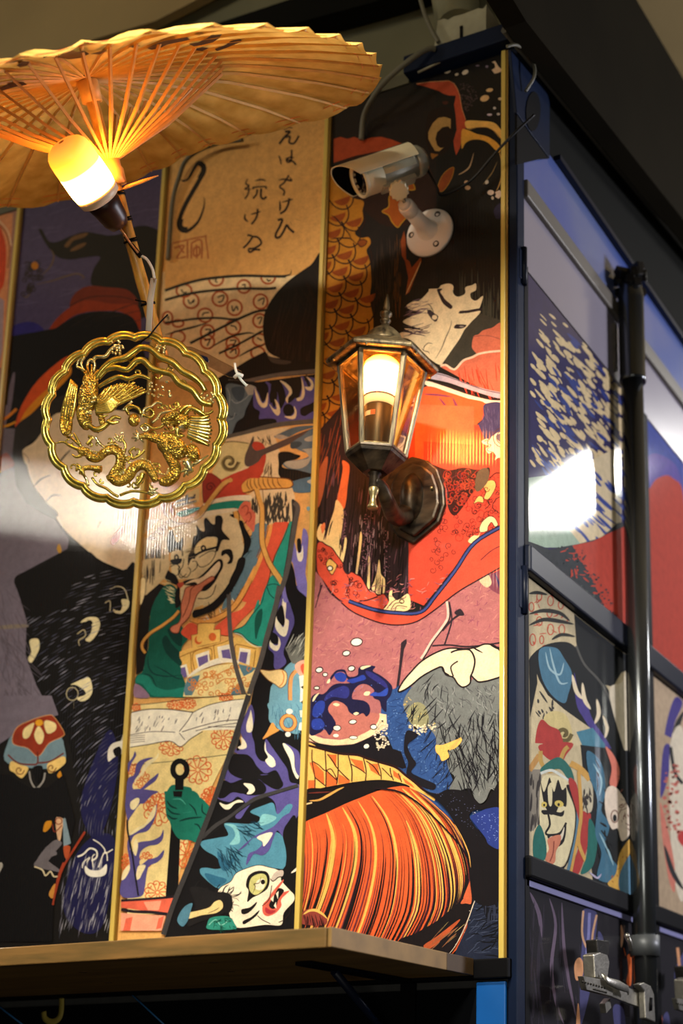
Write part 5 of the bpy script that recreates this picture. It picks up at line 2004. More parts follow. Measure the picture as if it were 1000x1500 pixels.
c = MB(); c.prism([onY(x, y, 0.08) for x, y in ((-500, 255), (236, 40), (330, -8), (430, -70), (430, -330), (-500, -330))], (0, -0.02, 0)); structure(c.build('ceiling_board', M_CEIL))

# crumpled white duct end above the blue top rail
t = thing('duct_box', 'off-white torn metal duct box standing on the blue top rail', 'duct', (-0.108, 0.0, 3.352))
M_DUCT = mat('dusty_white_duct', '#a9a58a', 0.6, noise=0.25, nscale=30, bump=0.4, bscale=60)
c = MB()
top = [(641, 30), (650, 27), (656, 29), (664, 24), (673, 22), (680, 20), (690, 16), (700, 12), (707, 13), (712, 6)]
poly = [onY(x, y, -0.02) for x, y in [(632, 96)] + top + [(711, 66), (660, 84)]]
c.prism(poly, (0, 0.07, 0)); c.build('box_shell', M_DUCT, t, bevel=.001)
c = MB(); c.prism([onY(x, y, -0.022) for x, y in [(673, 38), (677, 37), (677, 58), (673, 59)]], (0, 0.002, 0)); c.build('slot', M_BLACK, t)
c = MB(); c.tube([onY(612, 106, -0.022), onY(650, 88, -0.024), onY(705, 58, -0.024)], 0.0022, 6); c.build('bent_lip', M_DUCT, t)
t = thing('duct_pipe', 'olive round duct rising behind the torn duct box', 'duct', (-0.11, 0.03, 3.42))
c = MB(); c.tube([onY(672, 40, 0.04), onY(660, -60, 0.06)], [0.04, 0.05], 20); c.build('pipe', mat('olive_duct', '#8b8868', 0.6, noise=.2), t)

# thick vertical scaffold pole in front of the side wall
M_POLE = mat('galvanised_pole', '#6c7072', 0.22, 0.9, noise=0.25, nscale=60, stretch=(1, 1, .06), bump=.1)
M_CLAMP = mat('worn_dark_steel', '#3c3a36', 0.4, 0.8, noise=0.4, nscale=50, bump=.5, bscale=150)
M_SILV = mat('worn_silver_steel', '#b4b0a4', 0.35, 0.85, noise=0.35, nscale=60, bump=.5, bscale=200)
pt = onX(925, 560, 0.031); pb = onX(946, 1400, 0.031)
px0, py0 = 0.031, (pt.y + pb.y) / 2
zt_, zs_ = onX(920, 405, 0.031).z, onX(925, 556, 0.031).z
t = thing('scaffold_pole', 'tall grey steel pole with a wider sleeve standing before the side wall', 'pole', (px0, py0, 1.3))
c = MB(); c.lathe((px0, py0, 1.3), (0, 0, 1), [(0, .0205), (zs_ - 1.3, .0205)], 28); c.build('tube', M_POLE, t)
c = MB(); c.lathe((px0, py0, zs_ - .004), (0, 0, 1), [(0, .024), (0, .026), (.006, .0262), (.008, .0255), (zt_ - zs_ - .045, .0255), (zt_ - zs_ - .04, .0262), (zt_ - zs_ - .02, .023), (zt_ - zs_, .022)], 28); c.build('sleeve', M_POLE, t)
c = MB()
rr = random.Random(4)
for k in range(18):
    a = rr.uniform(0, 6.28); h = zt_ - .025 + rr.uniform(0, .05)
    c.box((-.014, -.008, -.008), (.014, .008, .008), Matrix.Translation((px0 + .018 * math.cos(a), py0 + .018 * math.sin(a), h)) @ Matrix.Rotation(a, 4, 'Z') @ Matrix.Rotation(rr.uniform(-.5, .5), 4, 'X'))
c.lathe((px0, py0, zt_ - .03), (0, 0, 1), [(0, .012), (0, .021), (.03, .018), (.034, .01)], 12)
c.build('top_clamp', M_CLAMP, t, bevel=.001)
c = MB(); c.box((px0 - .033, py0 - .022, zs_ + .02), (px0 - .026, py0 - .010, zs_ + .12)); c.build('flat_hinge', M_SILV, t, bevel=.001)
zc1, zc0 = onX(947, 1372, 0.031).z, onX(947, 1402, 0.031).z
c = MB(); c.lathe((px0, py0, zc0), (0, 0, 1), [(0, .0205), (0, .0265), (zc1 - zc0, .0265), (zc1 - zc0, .0205)], 28); c.build('collar', mat('grey_collar', '#55585a', .45, .3), t)

# clamp levers at the lower right
def lever(dy, label):
    o = thing('clamp_lever', label, 'clamp', (0.06, 0.35 + dy, 1.74), 'worn clamp levers on the side wall')
    def P(x, y, X):
        p = onX(x, y, X); return Vector((p.x, p.y + dy, p.z))
    c = MB(); c.prism([P(x, y, .062) for x, y in [(845, 1430), (889, 1438), (889, 1460), (850, 1450)]], (.010, 0, 0)); c.build('grip_plate', M_SILV, o, bevel=.0012)
    c = MB()
    for k in range(9):
        q = P(853 + k * 4, 1438 + k * 1.1, .0725); c.ball(q, .0022, 6)
        q = P(869 + k * 2.3, 1449 + k * .6, .0725); c.ball(q, .0018, 6)
    c.build('cast_letters', M_CLAMP, o)
    c = MB(); c.prism([P(x, y, .060) for x, y in [(889, 1438), (905, 1441), (920, 1449), (938, 1450), (940, 1456), (939, 1478), (915, 1470), (889, 1460)]], (.006, 0, 0)); c.build('bar', M_SILV, o, bevel=.0012)
    c = MB(); c.tube([P(881, 1427, .074), P(890, 1437, .080), P(905, 1443, .080), P(919, 1449, .078), P(920, 1456, .076)], [.003, .006, .008, .006, .003], 10, flat=(Vector((1, 0, 0)), .35)); c.build('curved_tongue', M_SILV, o)
    c = MB(); c.prism([P(x, y, .070) for x, y in [(870, 1398), (878, 1395), (890, 1399), (893, 1410), (890, 1432), (882, 1434), (872, 1432)]], (-.02, 0, 0)); c.build('upright_lug', M_SILV, o, bevel=.002)
    c = MB(); c.prism([P(x, y, .050) for x, y in [(874, 1376), (892, 1378), (892, 1400), (876, 1400)]], (-.02, 0, 0)); c.build('wall_bracket', M_CLAMP, o, bevel=.002)
    c = MB(); c.prism([P(x, y, .078) for x, y in [(935, 1442), (943, 1439), (953, 1444), (958, 1456), (960, 1498), (946, 1492), (944, 1452)]], (-.012, 0, 0)); c.build('yoke', M_SILV, o, bevel=.002)
    c = MB(); c.tube([P(953, 1462, .079), P(952, 1480, .079)], .0035, 8); c.build('yoke_slot', M_BLACK, o)
    c = MB(); c.prism([P(x, y, .055) for x, y in [(886, 1470), (893, 1462), (895, 1476), (888, 1484)]], (-.01, 0, 0)); c.build('lower_pin', M_SILV, o)


lever(0, 'worn silver clamp lever with cast letters beside the pole foot')
lever(onX(990, 1466, .06).y - onX(855, 1437, .06).y, 'second clamp lever cut by the right picture edge beyond the pole')
# small hook clamp beside the collar
t = thing('wing_nut', 'small pale wing nut bolted beside the grey collar', 'fastener', onX(925, 1385, .06))
c = MB(); c.tube([onX(918, 1372, .07), onX(922, 1380, .07), onX(924, 1392, .07)], .004, 8); c.ball(onX(918, 1371, .07), .005, 8); c.build('nut', M_SILV, t)

# ------------------------------------------------------------------ shelf
M_WOOD = mat('shelf_wood', '#52411a', 0.6, noise=0.28, nscale=7, stretch=(1, 8, 8), color2='#8a6330', bump=.15, bscale=40, coat=.15)
M_WOOD2 = mat('shelf_underside', '#9a7436', 0.6, noise=0.25, nscale=5, stretch=(1, 6, 6), color2='#7a5826')
t = thing('wooden_shelf', 'yellowish wooden counter shelf along the foot of the printed panels', 'shelf', (-1.2, -0.42, 1.717))
c = MB(); c.box((-2.4, -0.40, 1.717), (-0.066, -0.024, 1.741)); c.build('board', M_WOOD2, t)
c = MB(); c.box((-2.4, -0.42, 1.716), (-0.068, -0.4005, 1.7415)); c.build('front_edge_strip', M_WOOD, t, bevel=.0015)
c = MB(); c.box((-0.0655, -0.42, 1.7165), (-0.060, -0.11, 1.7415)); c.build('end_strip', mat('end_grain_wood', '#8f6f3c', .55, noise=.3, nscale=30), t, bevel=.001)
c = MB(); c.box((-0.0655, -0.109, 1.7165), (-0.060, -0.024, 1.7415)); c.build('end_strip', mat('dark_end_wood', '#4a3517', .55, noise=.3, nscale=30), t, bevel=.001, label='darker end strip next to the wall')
for x, y in ((-.55, -.3), (-.35, -.22), (-.8, -.28), (-.62, -.16), (-.3, -.33)):
    c = MB(); c.lathe((x, y, 1.7165), (0, 0, 1), [(0, .001), (0, .006), (.001, .006)], 10)
    c.build('knot', mat('wood_knot', '#4a3416', .7), t)
t = thing('shelf_bracket', 'dark steel angle bracket under the wooden shelf', 'bracket', (-0.16, -0.01, 1.68))
c = MB(); c.box((-.19, -.30, 1.7105), (-.165, -.008, 1.7155)); c.build('arm', M_BLACK, t)
c = MB(); c.tube([(-.178, -.22, 1.710), (-.178, -.012, 1.60)], .006, 8); c.build('strut', M_NAVY, t)
c = MB(); c.box((-.19, -.010, 1.56), (-.165, -.0045, 1.7155)); c.build('wall_leg', M_BLACK, t)
# marks on the dark board under the shelf
t = thing('board_lettering', 'dull yellow hooked letter on the dark board under the shelf', 'lettering', onY(75, 1480, -.005))
c = MB(); c.tube(cr([onY(x, y, -.006) for x, y in [(90, 1450), (90, 1478), (86, 1492), (76, 1497), (66, 1492), (64, 1482)]], 4), .006, 6, flat=(Vector((0, 1, 0)), .15)); c.build('letter', mat('dull_yellow_paint', '#9a8a3a', .6), t)
for k, (a, b_) in enumerate((((-10, 1468), (40, 1506)), ((192, 1456), (246, 1506)))):
    t = thing('blue_line', ['thin blue line on the dark board at the lower left corner', 'thin blue line on the dark board right of the yellow letter'][k], 'line', onY(a[0], a[1], -.005))
    c = MB(); c.tube([onY(*a, -.0055), onY(*b_, -.0055)], .0014, 5); c.build('stripe', mat('blue_line_paint', '#2f6fa8', .5), t)
# ------------------------------------------------------------------ wall lantern
M_BRZ = mat('brushed_antique_bronze', '#8a7a58', 0.42, 0.55, noise=0.75, nscale=120, stretch=(1, 1, .12), color2='#1d1710', bump=0.35, bscale=400)
M_BRZ_D = mat('dark_bronze', '#4e4130', 0.4, 0.55, noise=0.6, nscale=80, stretch=(.3, 1, 1), color2='#120d09', bump=0.3, bscale=300)
M_BRASSY = mat('pale_brass', '#a8996a', 0.35, 0.8, noise=0.3, nscale=90)


def glass_mat(name, tint, rough, fac):
    m = bpy.data.materials.new(name)
    m.use_nodes = True
    nt = m.node_tree
    nt.nodes.clear()
    o = nt.nodes.new('ShaderNodeOutputMaterial')
    tr = nt.nodes.new('ShaderNodeBsdfTransparent')
    tr.inputs[0].default_value = tint
    gl = nt.nodes.new('ShaderNodeBsdfGlossy')
    gl.inputs['Roughness'].default_value = rough
    lw = nt.nodes.new('ShaderNodeLayerWeight')
    lw.inputs['Blend'].default_value = 0.35
    mr = nt.nodes.new('ShaderNodeMapRange')
    mr.inputs['To Min'].default_value = fac
    mr.inputs['To Max'].default_value = 0.6
    nt.links.new(lw.outputs['Fresnel'], mr.inputs['Value'])
    mx = nt.nodes.new('ShaderNodeMixShader')
    nt.links.new(mr.outputs[0], mx.inputs[0])
    nt.links.new(tr.outputs[0], mx.inputs[1])
    nt.links.new(gl.outputs[0], mx.inputs[2])
    nt.links.new(mx.outputs[0], o.inputs[0])
    return m


def flame_mat(name, z0, z1, stops, axis=2, origin=(0, 0, 0), direction=(0, 0, 1)):
    """flame-effect lamp: the diffuser glows differently along its height"""
    m = bpy.data.materials.new(name)
    m.use_nodes = True
    nt = m.node_tree
    b = nt.nodes['Principled BSDF']
    b.inputs['Base Color'].default_value = lin('#f2d9a8')
    b.inputs['Roughness'].default_value = 0.4
    tc = nt.nodes.new('ShaderNodeTexCoord')
    sb = nt.nodes.new('ShaderNodeVectorMath')
    sb.operation = 'SUBTRACT'
    sb.inputs[1].default_value = origin
    dt = nt.nodes.new('ShaderNodeVectorMath')
    dt.operation = 'DOT_PRODUCT'
    dt.inputs[1].default_value = direction
    nt.links.new(tc.outputs['Object'], sb.inputs[0])
    nt.links.new(sb.outputs[0], dt.inputs[0])
    mr = nt.nodes.new('ShaderNodeMapRange')
    mr.inputs['From Min'].default_value = z0
    mr.inputs['From Max'].default_value = z1
    nt.links.new(dt.outputs['Value'], mr.inputs['Value'])
    rc = nt.nodes.new('ShaderNodeValToRGB')
    e = rc.color_ramp.elements
    while len(e) < len(stops):
        e.new(0.5)
    for i, (p, c, s) in enumerate(stops):
        e[i].position = p
        L = lin(c)
        e[i].color = (L[0] * s / 10, L[1] * s / 10, L[2] * s / 10, 1)
    nt.links.new(mr.outputs[0], rc.inputs[0])
    nt.links.new(rc.outputs[0], b.inputs['Emission Color'])
    b.inputs['Emission Strength'].default_value = 10
    return m


LB = Vector((-0.178, -0.15, 2.427))
TILT = Matrix.Translation(LB) @ Matrix.Rotation(R(2.3), 4, HD)


def L(x, y, z):
    return TILT @ Vector((x, y, z))


def hexr(r, z, off=0.0):
    return [L(r * math.cos(R(30 + 60 * k) + off), r * math.sin(R(30 + 60 * k) + off), z) for k in range(6)]


LT = thing('wall_lantern', 'hexagonal antique bronze wall lantern with glass panes and a glowing flame bulb', 'lantern', (-0.178, -0.0, 2.427))
ax = TILT.to_3x3() @ Vector((0, 0, 1))
# bottom finial
c = MB(); c.lathe(L(0, 0, 0), ax, [(0, .001), (0, .0078), (.003, .0085), (.007, .0062), (.016, .0045), (.022, .0055), (.026, .0075), (.031, .0085), (.034, .0075), (.037, .006)], 20)
c.build('drop_finial', M_BRASSY, LT)
c = MB(); c.lathe(L(0, 0, .034), ax, [(0, .006), (.002, .0085), (.020, .008), (.023, .011), (.028, .0115), (.031, .009)], 20); c.build('stem', M_BRZ_D, LT)
# bowl under the cage
c = MB(); c.rings([hexr(.014, .058), hexr(.020, .0585), hexr(.045, .082), hexr(.047, .086), hexr(.0485, .088), hexr(.0485, .091), hexr(.042, .091)], smooth=False); c.build('bowl', M_BRZ_D, LT, bevel=.0006)
# cage bars
z0, z1, r0, r1 = .090, .240, .0465, .0695
for k in range(6):
    a = R(30 + 60 * k)
    p0 = Vector((r0 * math.cos(a), r0 * math.sin(a), z0)); p1 = Vector((r1 * math.cos(a), r1 * math.sin(a), z1))
    c = MB()
    q = []
    for p in (p0, p1):
        rad = Vector((math.cos(a), math.sin(a), 0)); tan = Vector((-rad.y, rad.x, 0))
        q.append([L(*(p + rad * .0025)), L(*(p + tan * .0045 - rad * .001)), L(*(p + tan * .004 - rad * .0045)), L(*(p - tan * .004 - rad * .0045)), L(*(p - tan * .0045 - rad * .001))])
    c.rings(q, smooth=False)
    c.build('cage_bar', M_BRZ, LT, bevel=.0004)
for nm, zz, rr_ in (('lower_rail', z0, r0), ('upper_rail', z1, r1)):
    c = MB(); c.rings([hexr(rr_ - .004, zz - .002), hexr(rr_ + .001, zz - .002), hexr(rr_ + .001, zz + .004), hexr(rr_ - .004, zz + .004), hexr(rr_ - .004, zz - .002)], smooth=False, cap0=False, cap1=False); c.build(nm, M_BRZ, LT)
# panes
M_PANE = glass_mat('lantern_glass', (1.0, 0.82, 0.56, 1), 0.03, 0.12)
for k in range(6):
    a, b2 = R(30 + 60 * k), R(90 + 60 * k)
    c = MB()
    m_ = R(60 + 60 * k)
    pts = []
    for zz, rr_ in ((z0 + .003, r0), (z1 - .003, r1)):
        A = Vector((rr_ * math.cos(a), rr_ * math.sin(a), zz)); B = Vector((rr_ * math.cos(b2), rr_ * math.sin(b2), zz))
        pts.append((A.lerp(B, .07), A.lerp(B, .93)))
    quad = [pts[0][0], pts[0][1], pts[1][1], pts[1][0]]
    nn = Vector((math.cos(m_), math.sin(m_), 0)) * -.0022
    c.add([L(*(p + nn)) for p in quad], [(0, 1, 2, 3)])
    c.build('glass_pane', M_PANE, LT)
    # thin bead framing each pane
    c = MB()
    for i in range(4):
        c.tube([L(*(quad[i] - nn * .3)), L(*(quad[(i + 1) % 4] - nn * .3))], .0009, 5)
    c.build('pane_bead', M_BRASSY, LT)
# roof
c = MB(); c.rings([hexr(.066, .243), hexr(.084, .240), hexr(.088, .2405), hexr(.090, .244), hexr(.0885, .2485), hexr(.082, .252), hexr(.058, .268), hexr(.036, .282)], smooth=False, cap0=False, cap1=True); c.build('roof', M_BRZ, LT, bevel=.0008)
c = MB(); c.lathe(L(0, 0, .274), ax, [(0, .036), (.006, .036), (.012, .033), (.016, .030), (.024, .026), (.032, .018), (.038, .010), (.042, .0065), (.046, .006), (.048, .0085), (.051, .0088), (.053, .006), (.056, .0065), (.060, .0095), (.064, .0098), (.067, .006), (.069, .0045), (.074, .0052), (.082, .0042), (.092, .0022), (.098, .0008)], 28)
c.build('dome_and_spire', M_BRZ, LT)
for k in range(6):
    a = R(30 + 60 * k + 12)
    c = MB(); c.ball(L(.078 * math.cos(a), .078 * math.sin(a), .2395), .0022, 8)
    c.build('roof_screw', M_BRASSY, LT)
# bulb and holder
c = MB(); c.lathe(L(0, 0, .091), ax, [(0, .012), (0, .0235), (.003, .024), (.077, .0245), (.080, .0235), (.081, .016)], 28); c.build('lamp_holder', mat('dark_streaked_sleeve', '#080605', .4, noise=.7, nscale=60, stretch=(1, 1, .1), color2='#3a2f18'), LT)
c = MB()
for i in range(7):
    a = R(-118 + i * 9)
    pass
A0 = -118
ring0 = [L(.0249 * math.cos(R(A0 + 9 * i)), .0249 * math.sin(R(A0 + 9 * i)), .148) for i in range(6)]
ring1 = [L(.0249 * math.cos(R(A0 + 9 * i)), .0249 * math.sin(R(A0 + 9 * i)), .156) for i in range(6)]
c.rings([ring0, ring1], closed=False, cap0=False, cap1=False); c.build('maker_label', mat('white_label', '#d8d0c8', .5), LT)
c = MB(); c.rings([[p + (p - L(0, 0, .13)).normalized() * .0002 for p in ring0[3:]], [p + (p - L(0, 0, .13)).normalized() * .0002 for p in ring1[3:]]], closed=False, cap0=False, cap1=False); c.build('label_print', mat('red_label', '#c86a4a', .5), LT)
prof = [(0, .022), (.004, .0252), (.015, .0272)]
c = MB(); c.lathe(L(0, 0, .172), ax, prof, 28); c.build('bulb_collar', mat('bulb_plastic', '#e8dcc0', .4, emit='#ffd9a0', estr=1.2), LT)
c = MB(); c.lathe(L(0, 0, .184), ax, [(0, .0272), (.0012, .0276), (.0024, .0272)], 28); c.build('blue_ring', mat('blue_ring_print', '#3a3f80', .5), LT)
c = MB(); c.lathe(L(0, 0, .190), ax, [(0, .0272), (.006, .0300), (.046, .0300), (.056, .0275), (.063, .021), (.068, .011), (.070, .001)], 32)
org = Vector(L(0, 0, .187)) - Vector(LT['_o'])
c.build('glowing_bulb', flame_mat('flame_bulb', 0, .068, [(0, '#ff9a30', 12), (.10, '#ffa858', 75), (.55, '#ffa048', 90), (.80, '#ff9a30', 34), (1, '#ff8a18', 14)], origin=org, direction=ax), LT)
# arm and wall plate
c = MB(); arm = cr([L(0, 0, .045), L(.006, .012, .040), Vector((-.172, -.115, 2.452)), Vector((-.180, -.08, 2.444)), Vector((-.186, -.045, 2.456)), Vector((-.187, -.02, 2.475))], 5)
c.tube(arm, [.0085 + .009 * (i / (len(arm) - 1)) for i in range(len(arm))], 14); c.build('arm', M_BRZ_D, LT)


def plate(pp, Y, dy, m, nm, bev):
    c = MB(); c.prism([onY(x, y, Y) for x, y in pp], (0, dy, 0)); return c.build(nm, m, LT, bevel=bev)


out = [(603, 668), (626, 674), (640, 686), (649, 712), (651, 738), (642, 764), (628, 776), (604, 796), (580, 784), (568, 764), (563, 736), (565, 704), (580, 680)]
plate(out, -.012, .0095, M_BRZ_D, 'back_plate', .003)
cx_, cy_ = 604, 728
plate([(cx_ + (x - cx_) * .82, cy_ + (y - cy_) * .84) for x, y in out], -.022, .0105, M_BRZ_D, 'raised_plate', .004)
c = MB()
M0 = onY(600, 726, -.030)
ov = []
for rr_, dy in ((.034, .012), (.033, .004), (.028, -.003), (.020, -.010), (.012, -.014), (.004, -.015)):
    ov.append([M0 + Vector((rr_ * .62 * math.cos(a * PI / 12), dy, rr_ * 1.25 * math.sin(a * PI / 12))) for a in range(24)])
c.rings(ov); c.build('boss', M_BRZ_D, LT)
c = MB(); c.ball(onY(632, 715, -.024), .003, 8); c.build('plate_screw', M_BRASSY, LT)
# ------------------------------------------------------------------ security camera
M_CREAM = mat('cream_painted_metal', '#ece4c0', 0.42, 0.15, noise=.06, nscale=40)
M_GREYM = mat('grey_painted_metal', '#a8a694', 0.4, 0.3)
M_WHITEP = mat('white_plastic', '#f0e6da', 0.45)
CT = thing('security_camera', 'cream bullet security camera with a sun visor on a white wall bracket', 'camera', onY(632, 344, 0))
F_ = (-RT * .80 - UP * .43 - FW * .375).normalized()
U_ = (Vector((0, 0, 1)) - F_ * F_.z).normalized()
S_ = F_.cross(U_)
CB = onY(570, 250, -.118)
def cp(f, r, a):
    """point at distance f along the body, radius r, angle a (0 = up)"""
    return CB + F_ * f + (U_ * math.cos(a) + S_ * math.sin(a)) * r
N = 36
# body
c = MB(); c.rings([[cp(f, r, 2 * PI * k / N) for k in range(N)] for f, r in ((-.048, .020), (-.046, .0255), (.050, .0255), (.052, .024))]); c.build('body', M_GREYM, CT)
# grooved side fins
c = MB()
for side in (-1, 1):
    for k in range(12):
        a = side * R(72 + k * 4.6)
        c.tube([cp(-.040, .0262, a), cp(.022, .0262, a)], .0007, 5)
c.build('cooling_fin', M_CREAM, CT)
c = MB(); c.rings([[cp(f, r, 2 * PI * k / N) for k in range(N)] for f, r in ((.022, .0262), (.0235, .0275), (.050, .0275), (.054, .0268))], cap0=True, cap1=True); c.build('front_barrel', M_CREAM, CT)
# tail
c = MB(); c.rings([[cp(f, r, 2 * PI * k / N) for k in range(N)] for f, r in ((-.045, .0262), (-.052, .0265), (-.060, .025), (-.068, .019), (-.072, .010), (-.073, .002))]); c.build('tail_cap', M_GREYM, CT)
# front ring and lens window
c = MB(); c.rings([[cp(f, r, 2 * PI * k / N) for k in range(N)] for f, r in ((.053, .0275), (.059, .0285), (.061, .0275), (.060, .0245), (.056, .0235))], cap0=False, cap1=False); c.build('front_ring', M_CREAM, CT)
c = MB(); c.rings([[cp(f, r, 2 * PI * k / N) for k in range(N)] for f, r in ((.0545, .024), (.0570, .0238), (.0575, .012))]); c.build('lens_window', mat('black_lens', '#050506', .05, coat=1), CT)
c = MB()
for k in range(10):
    p = cp(.0578, .017, 2 * PI * k / 10); c.ball(p, .0024, 8)
c.build('infrared_diode', mat('diode_grey', '#3c3030', .15), CT)
# sun visor: shell round the top, longest at the top
c = MB()
na = 40
a0, a1 = R(-100), R(100)
rings_o, rings_i = [], []
cols = []
for k in range(na + 1):
    a = a0 + (a1 - a0) * k / na
    front = .060 + .034 * max(0, math.cos(a * .72)) ** 1.3
    cols.append((a, front))
for rr_ in (.0335, .0315):
    for (f0, f1) in ((-.045, None),):
        pass
vs, fs = [], []
seg = 8
for rr_ in (.0335, .0318):
    for a, fr in cols:
        for j in range(seg + 1):
            f = -.046 + (fr + .046) * j / seg
            sq = 1 + .05 * max(0, math.cos(a * 3)) * .4
            vs.append(cp(f, rr_ * sq, a))
m_ = (na + 1) * (seg + 1)
for s_ in (0, 1):
    for k in range(na):
        for j in range(seg):
            i = s_ * m_ + k * (seg + 1) + j
            fs.append((i, i + 1, i + seg + 2, i + seg + 1) if s_ == 0 else (i + seg + 1, i + seg + 2, i + 1, i))
for k in range(na):
    for j in (0, seg):
        i = k * (seg + 1) + j
        fs.append((i, i + seg + 1, i + seg + 1 + m_, i + m_))
for j in range(seg):
    for k in (0, na):
        i = k * (seg + 1) + j
        fs.append((i, i + 1, i + 1 + m_, i + m_))
c.add(vs, fs, True); o = c.build('sun_visor', M_CREAM, CT)
md = o.modifiers.new('e', 'EDGE_SPLIT'); md.split_angle = R(40)
c = MB()
vi = [cp(-.04 + (fr + .0385) * j / seg, .0316, a) for a, fr in cols for j in range(seg + 1)]
c.add(vi, [(k * (seg + 1) + j, k * (seg + 1) + j + 1, (k + 1) * (seg + 1) + j + 1, (k + 1) * (seg + 1) + j) for k in range(na) for j in range(seg)], True)
c.build('visor_lining', mat('matt_black_lining', '#050505', .9, spec=.1), CT)
c = MB()
for a in (R(-38), R(38)):
    c.tube([cp(-.045, .0338, a), cp(.062, .0338, a)], .0006, 5)
c.build('visor_seam', mat('seam_grey', '#7d7a66', .5), CT)
# lower rail and thumb nut
c = MB(); c.box((-.001, -.001, -.001), (.001, .001, .001))
c = MB()
def rb(f0, f1, w, d0, d1):
    P = []
    for f in (f0, f1):
        P.append([CB + F_ * f + S_ * w - U_ * d0, CB + F_ * f - S_ * w - U_ * d0, CB + F_ * f - S_ * w - U_ * d1, CB + F_ * f + S_ * w - U_ * d1])
    return P
c.rings(rb(-.035, .030, .010, .022, .031), smooth=False); c.build('mount_rail', M_GREYM, CT, bevel=.001)
NC = onY(584, 279, -.118)
st_n = Vector((0, -1, 0))
ax_n = (-FW * .75 - UP * .55 + RT * .1).normalized()
c = MB()
ng = 40
rs = []
for h, s0 in ((-.006, .9), (-.004, 1), (.004, 1), (.006, .88)):
    q = Vector((0, 0, 1)).rotation_difference(ax_n)
    rs.append([NC + ax_n * h + q @ Vector((math.cos(2 * PI * k / ng), math.sin(2 * PI * k / ng), 0)) * (.0160 + .0013 * math.cos(12 * 2 * PI * k / ng)) * s0 for k in range(ng)])
c.rings(rs, smooth=False); c.build('thumb_nut', M_CREAM, CT, bevel=.0004)
c = MB(); B0 = onY(632, 344, 0); T0 = onY(592, 299, -.088)
c.tube([NC, T0 + Vector((0, .01, 0))], .0035, 10); c.build('threaded_stud', M_SILV, CT)
dirn = (B0 - T0).normalized()
c = MB(); c.lathe(T0 - dirn * .004, dirn, [(0, .006), (0, .0098), (.002, .0105), (.010, .0108), (.011, .0098)], 20, cap0=True); c.build('stem_lip', M_WHITEP, CT)
c = MB()
ng = 48
q = Vector((0, 0, 1)).rotation_difference(dirn)
c.rings([[T0 + dirn * h + q @ Vector((math.cos(2 * PI * k / ng), math.sin(2 * PI * k / ng), 0)) * (r_ + .0005 * math.cos(20 * 2 * PI * k / ng)) for k in range(ng)] for h, r_ in ((.003, .0125), (.004, .0138), (.022, .0138), (.024, .0128))]); c.build('grooved_collar', M_WHITEP, CT)
Ls = (B0 - T0).length
c = MB(); c.lathe(T0, dirn, [(.022, .0128), (Ls * .6, .0135), (Ls * .75, .016), (Ls * .84, .020), (Ls * .89, .024)], 28); c.build('stem', M_WHITEP, CT)
c = MB(); c.lathe((B0.x, -.0035, B0.z), (0, -1, 0), [(0, .0435), (.0, .0445), (.004, .0448), (.0065, .0435), (.009, .034), (.011, .022), (.012, .01)], 44); c.build('base_disc', M_WHITEP, CT)
for a in (58, 178, 298):
    p = Vector((B0.x + .033 * math.cos(R(a)), -.0118, B0.z + .033 * math.sin(R(a))))
    c = MB(); c.lathe(p, (0, -1, 0), [(0, .0055), (.0018, .0055), (.002, .0042), (.0005, .003)], 14); c.build('base_screw', mat('dark_screw', '#4a4038', .4, .6), CT)
# cable
t = thing('camera_cable', 'black cable looping from the security camera to the roof corner bracket', 'cable', cp(-.07, .01, PI))
pp = [cp(-.068, .012, R(150)), onY(640, 275, -.06), onY(643, 285, -.05), onY(655, 284, -.04), onY(690, 264, -.03), onY(722, 228, -.035), onY(750, 198, -.04), onY(782, 168, -.03)]
c = MB(); c.tube(cr(pp, 8), .0022, 8); c.build('cable', mat('black_rubber', '#0b0b0c', .45), t)
M_GCAB = mat('grey_cable', '#6d6a58', .5)
def cable(label, pp, r, m=M_GCAB):
    t = thing('cable', label, 'cable', pp[0])
    c = MB(); c.tube(cr(pp, 8), r, 8); c.build('sheath', m, t)
cable('grey cable curving from the duct box down behind the security camera', [onY(x, y, Y) for x, y, Y in ((637, 72, -.03), (625, 72, -.04), (600, 88, -.05), (565, 118, -.05), (545, 145, -.04), (533, 170, -.022), (529, 205, -.0095))], .005)
cable('pale thin cable looped beside the blue corner bracket', [onX(x, y, X) for x, y, X in ((742, 68, .02), (756, 66, .03), (772, 76, .03), (781, 92, .03), (782, 112, .03), (769, 134, .015))], .0028)
cable('thin dark cable rising left of the torn duct box', [onY(x, y, Y) for x, y, Y in ((642, 62, -.03), (630, 40, -.03), (620, 15, -.03), (612, -15, -.03))], .004)
cable('thin cable along the gold trim under the umbrella rim', [onY(x, y, Y) for x, y, Y in ((355, 205, -.02), (310, 212, -.02), (275, 232, -.02), (262, 260, -.015), (252, 300, -.012), (246, 380, -.012))], .004)
# ------------------------------------------------------------------ oiled-paper umbrella
UC = Vector((-.403, -.568, 2.899))
UN = Vector((-.0168, -.5015, .865)).normalized()
UA = UN.cross(Vector((0, 0, 1))).normalized()
UB = UN.cross(UA)
UH, UR = 0.066, 0.42
RIM = [(-60, 296), (0, 303), (68, 299), (110, 288), (188, 264), (244, 240), (288, 218), (340, 203), (400, 188), (450, 177), (490, 165), (530, 148), (552, 125), (560, 95), (552, 78), (530, 62), (500, 50), (470, 43), (400, 34), (300, 34), (200, 46), (100, 66), (0, 86), (-60, 100)]


def on_plane(x, y, P, N):
    d = ray(x, y)
    return CAM + d * ((P - CAM).dot(N) / d.dot(N))


pol = []
for x, y in RIM:
    p = on_plane(x, y, UC, UN) - UC
    pol.append((math.atan2(p.dot(UB), p.dot(UA)) % (2 * PI), p.length))
pol.sort()


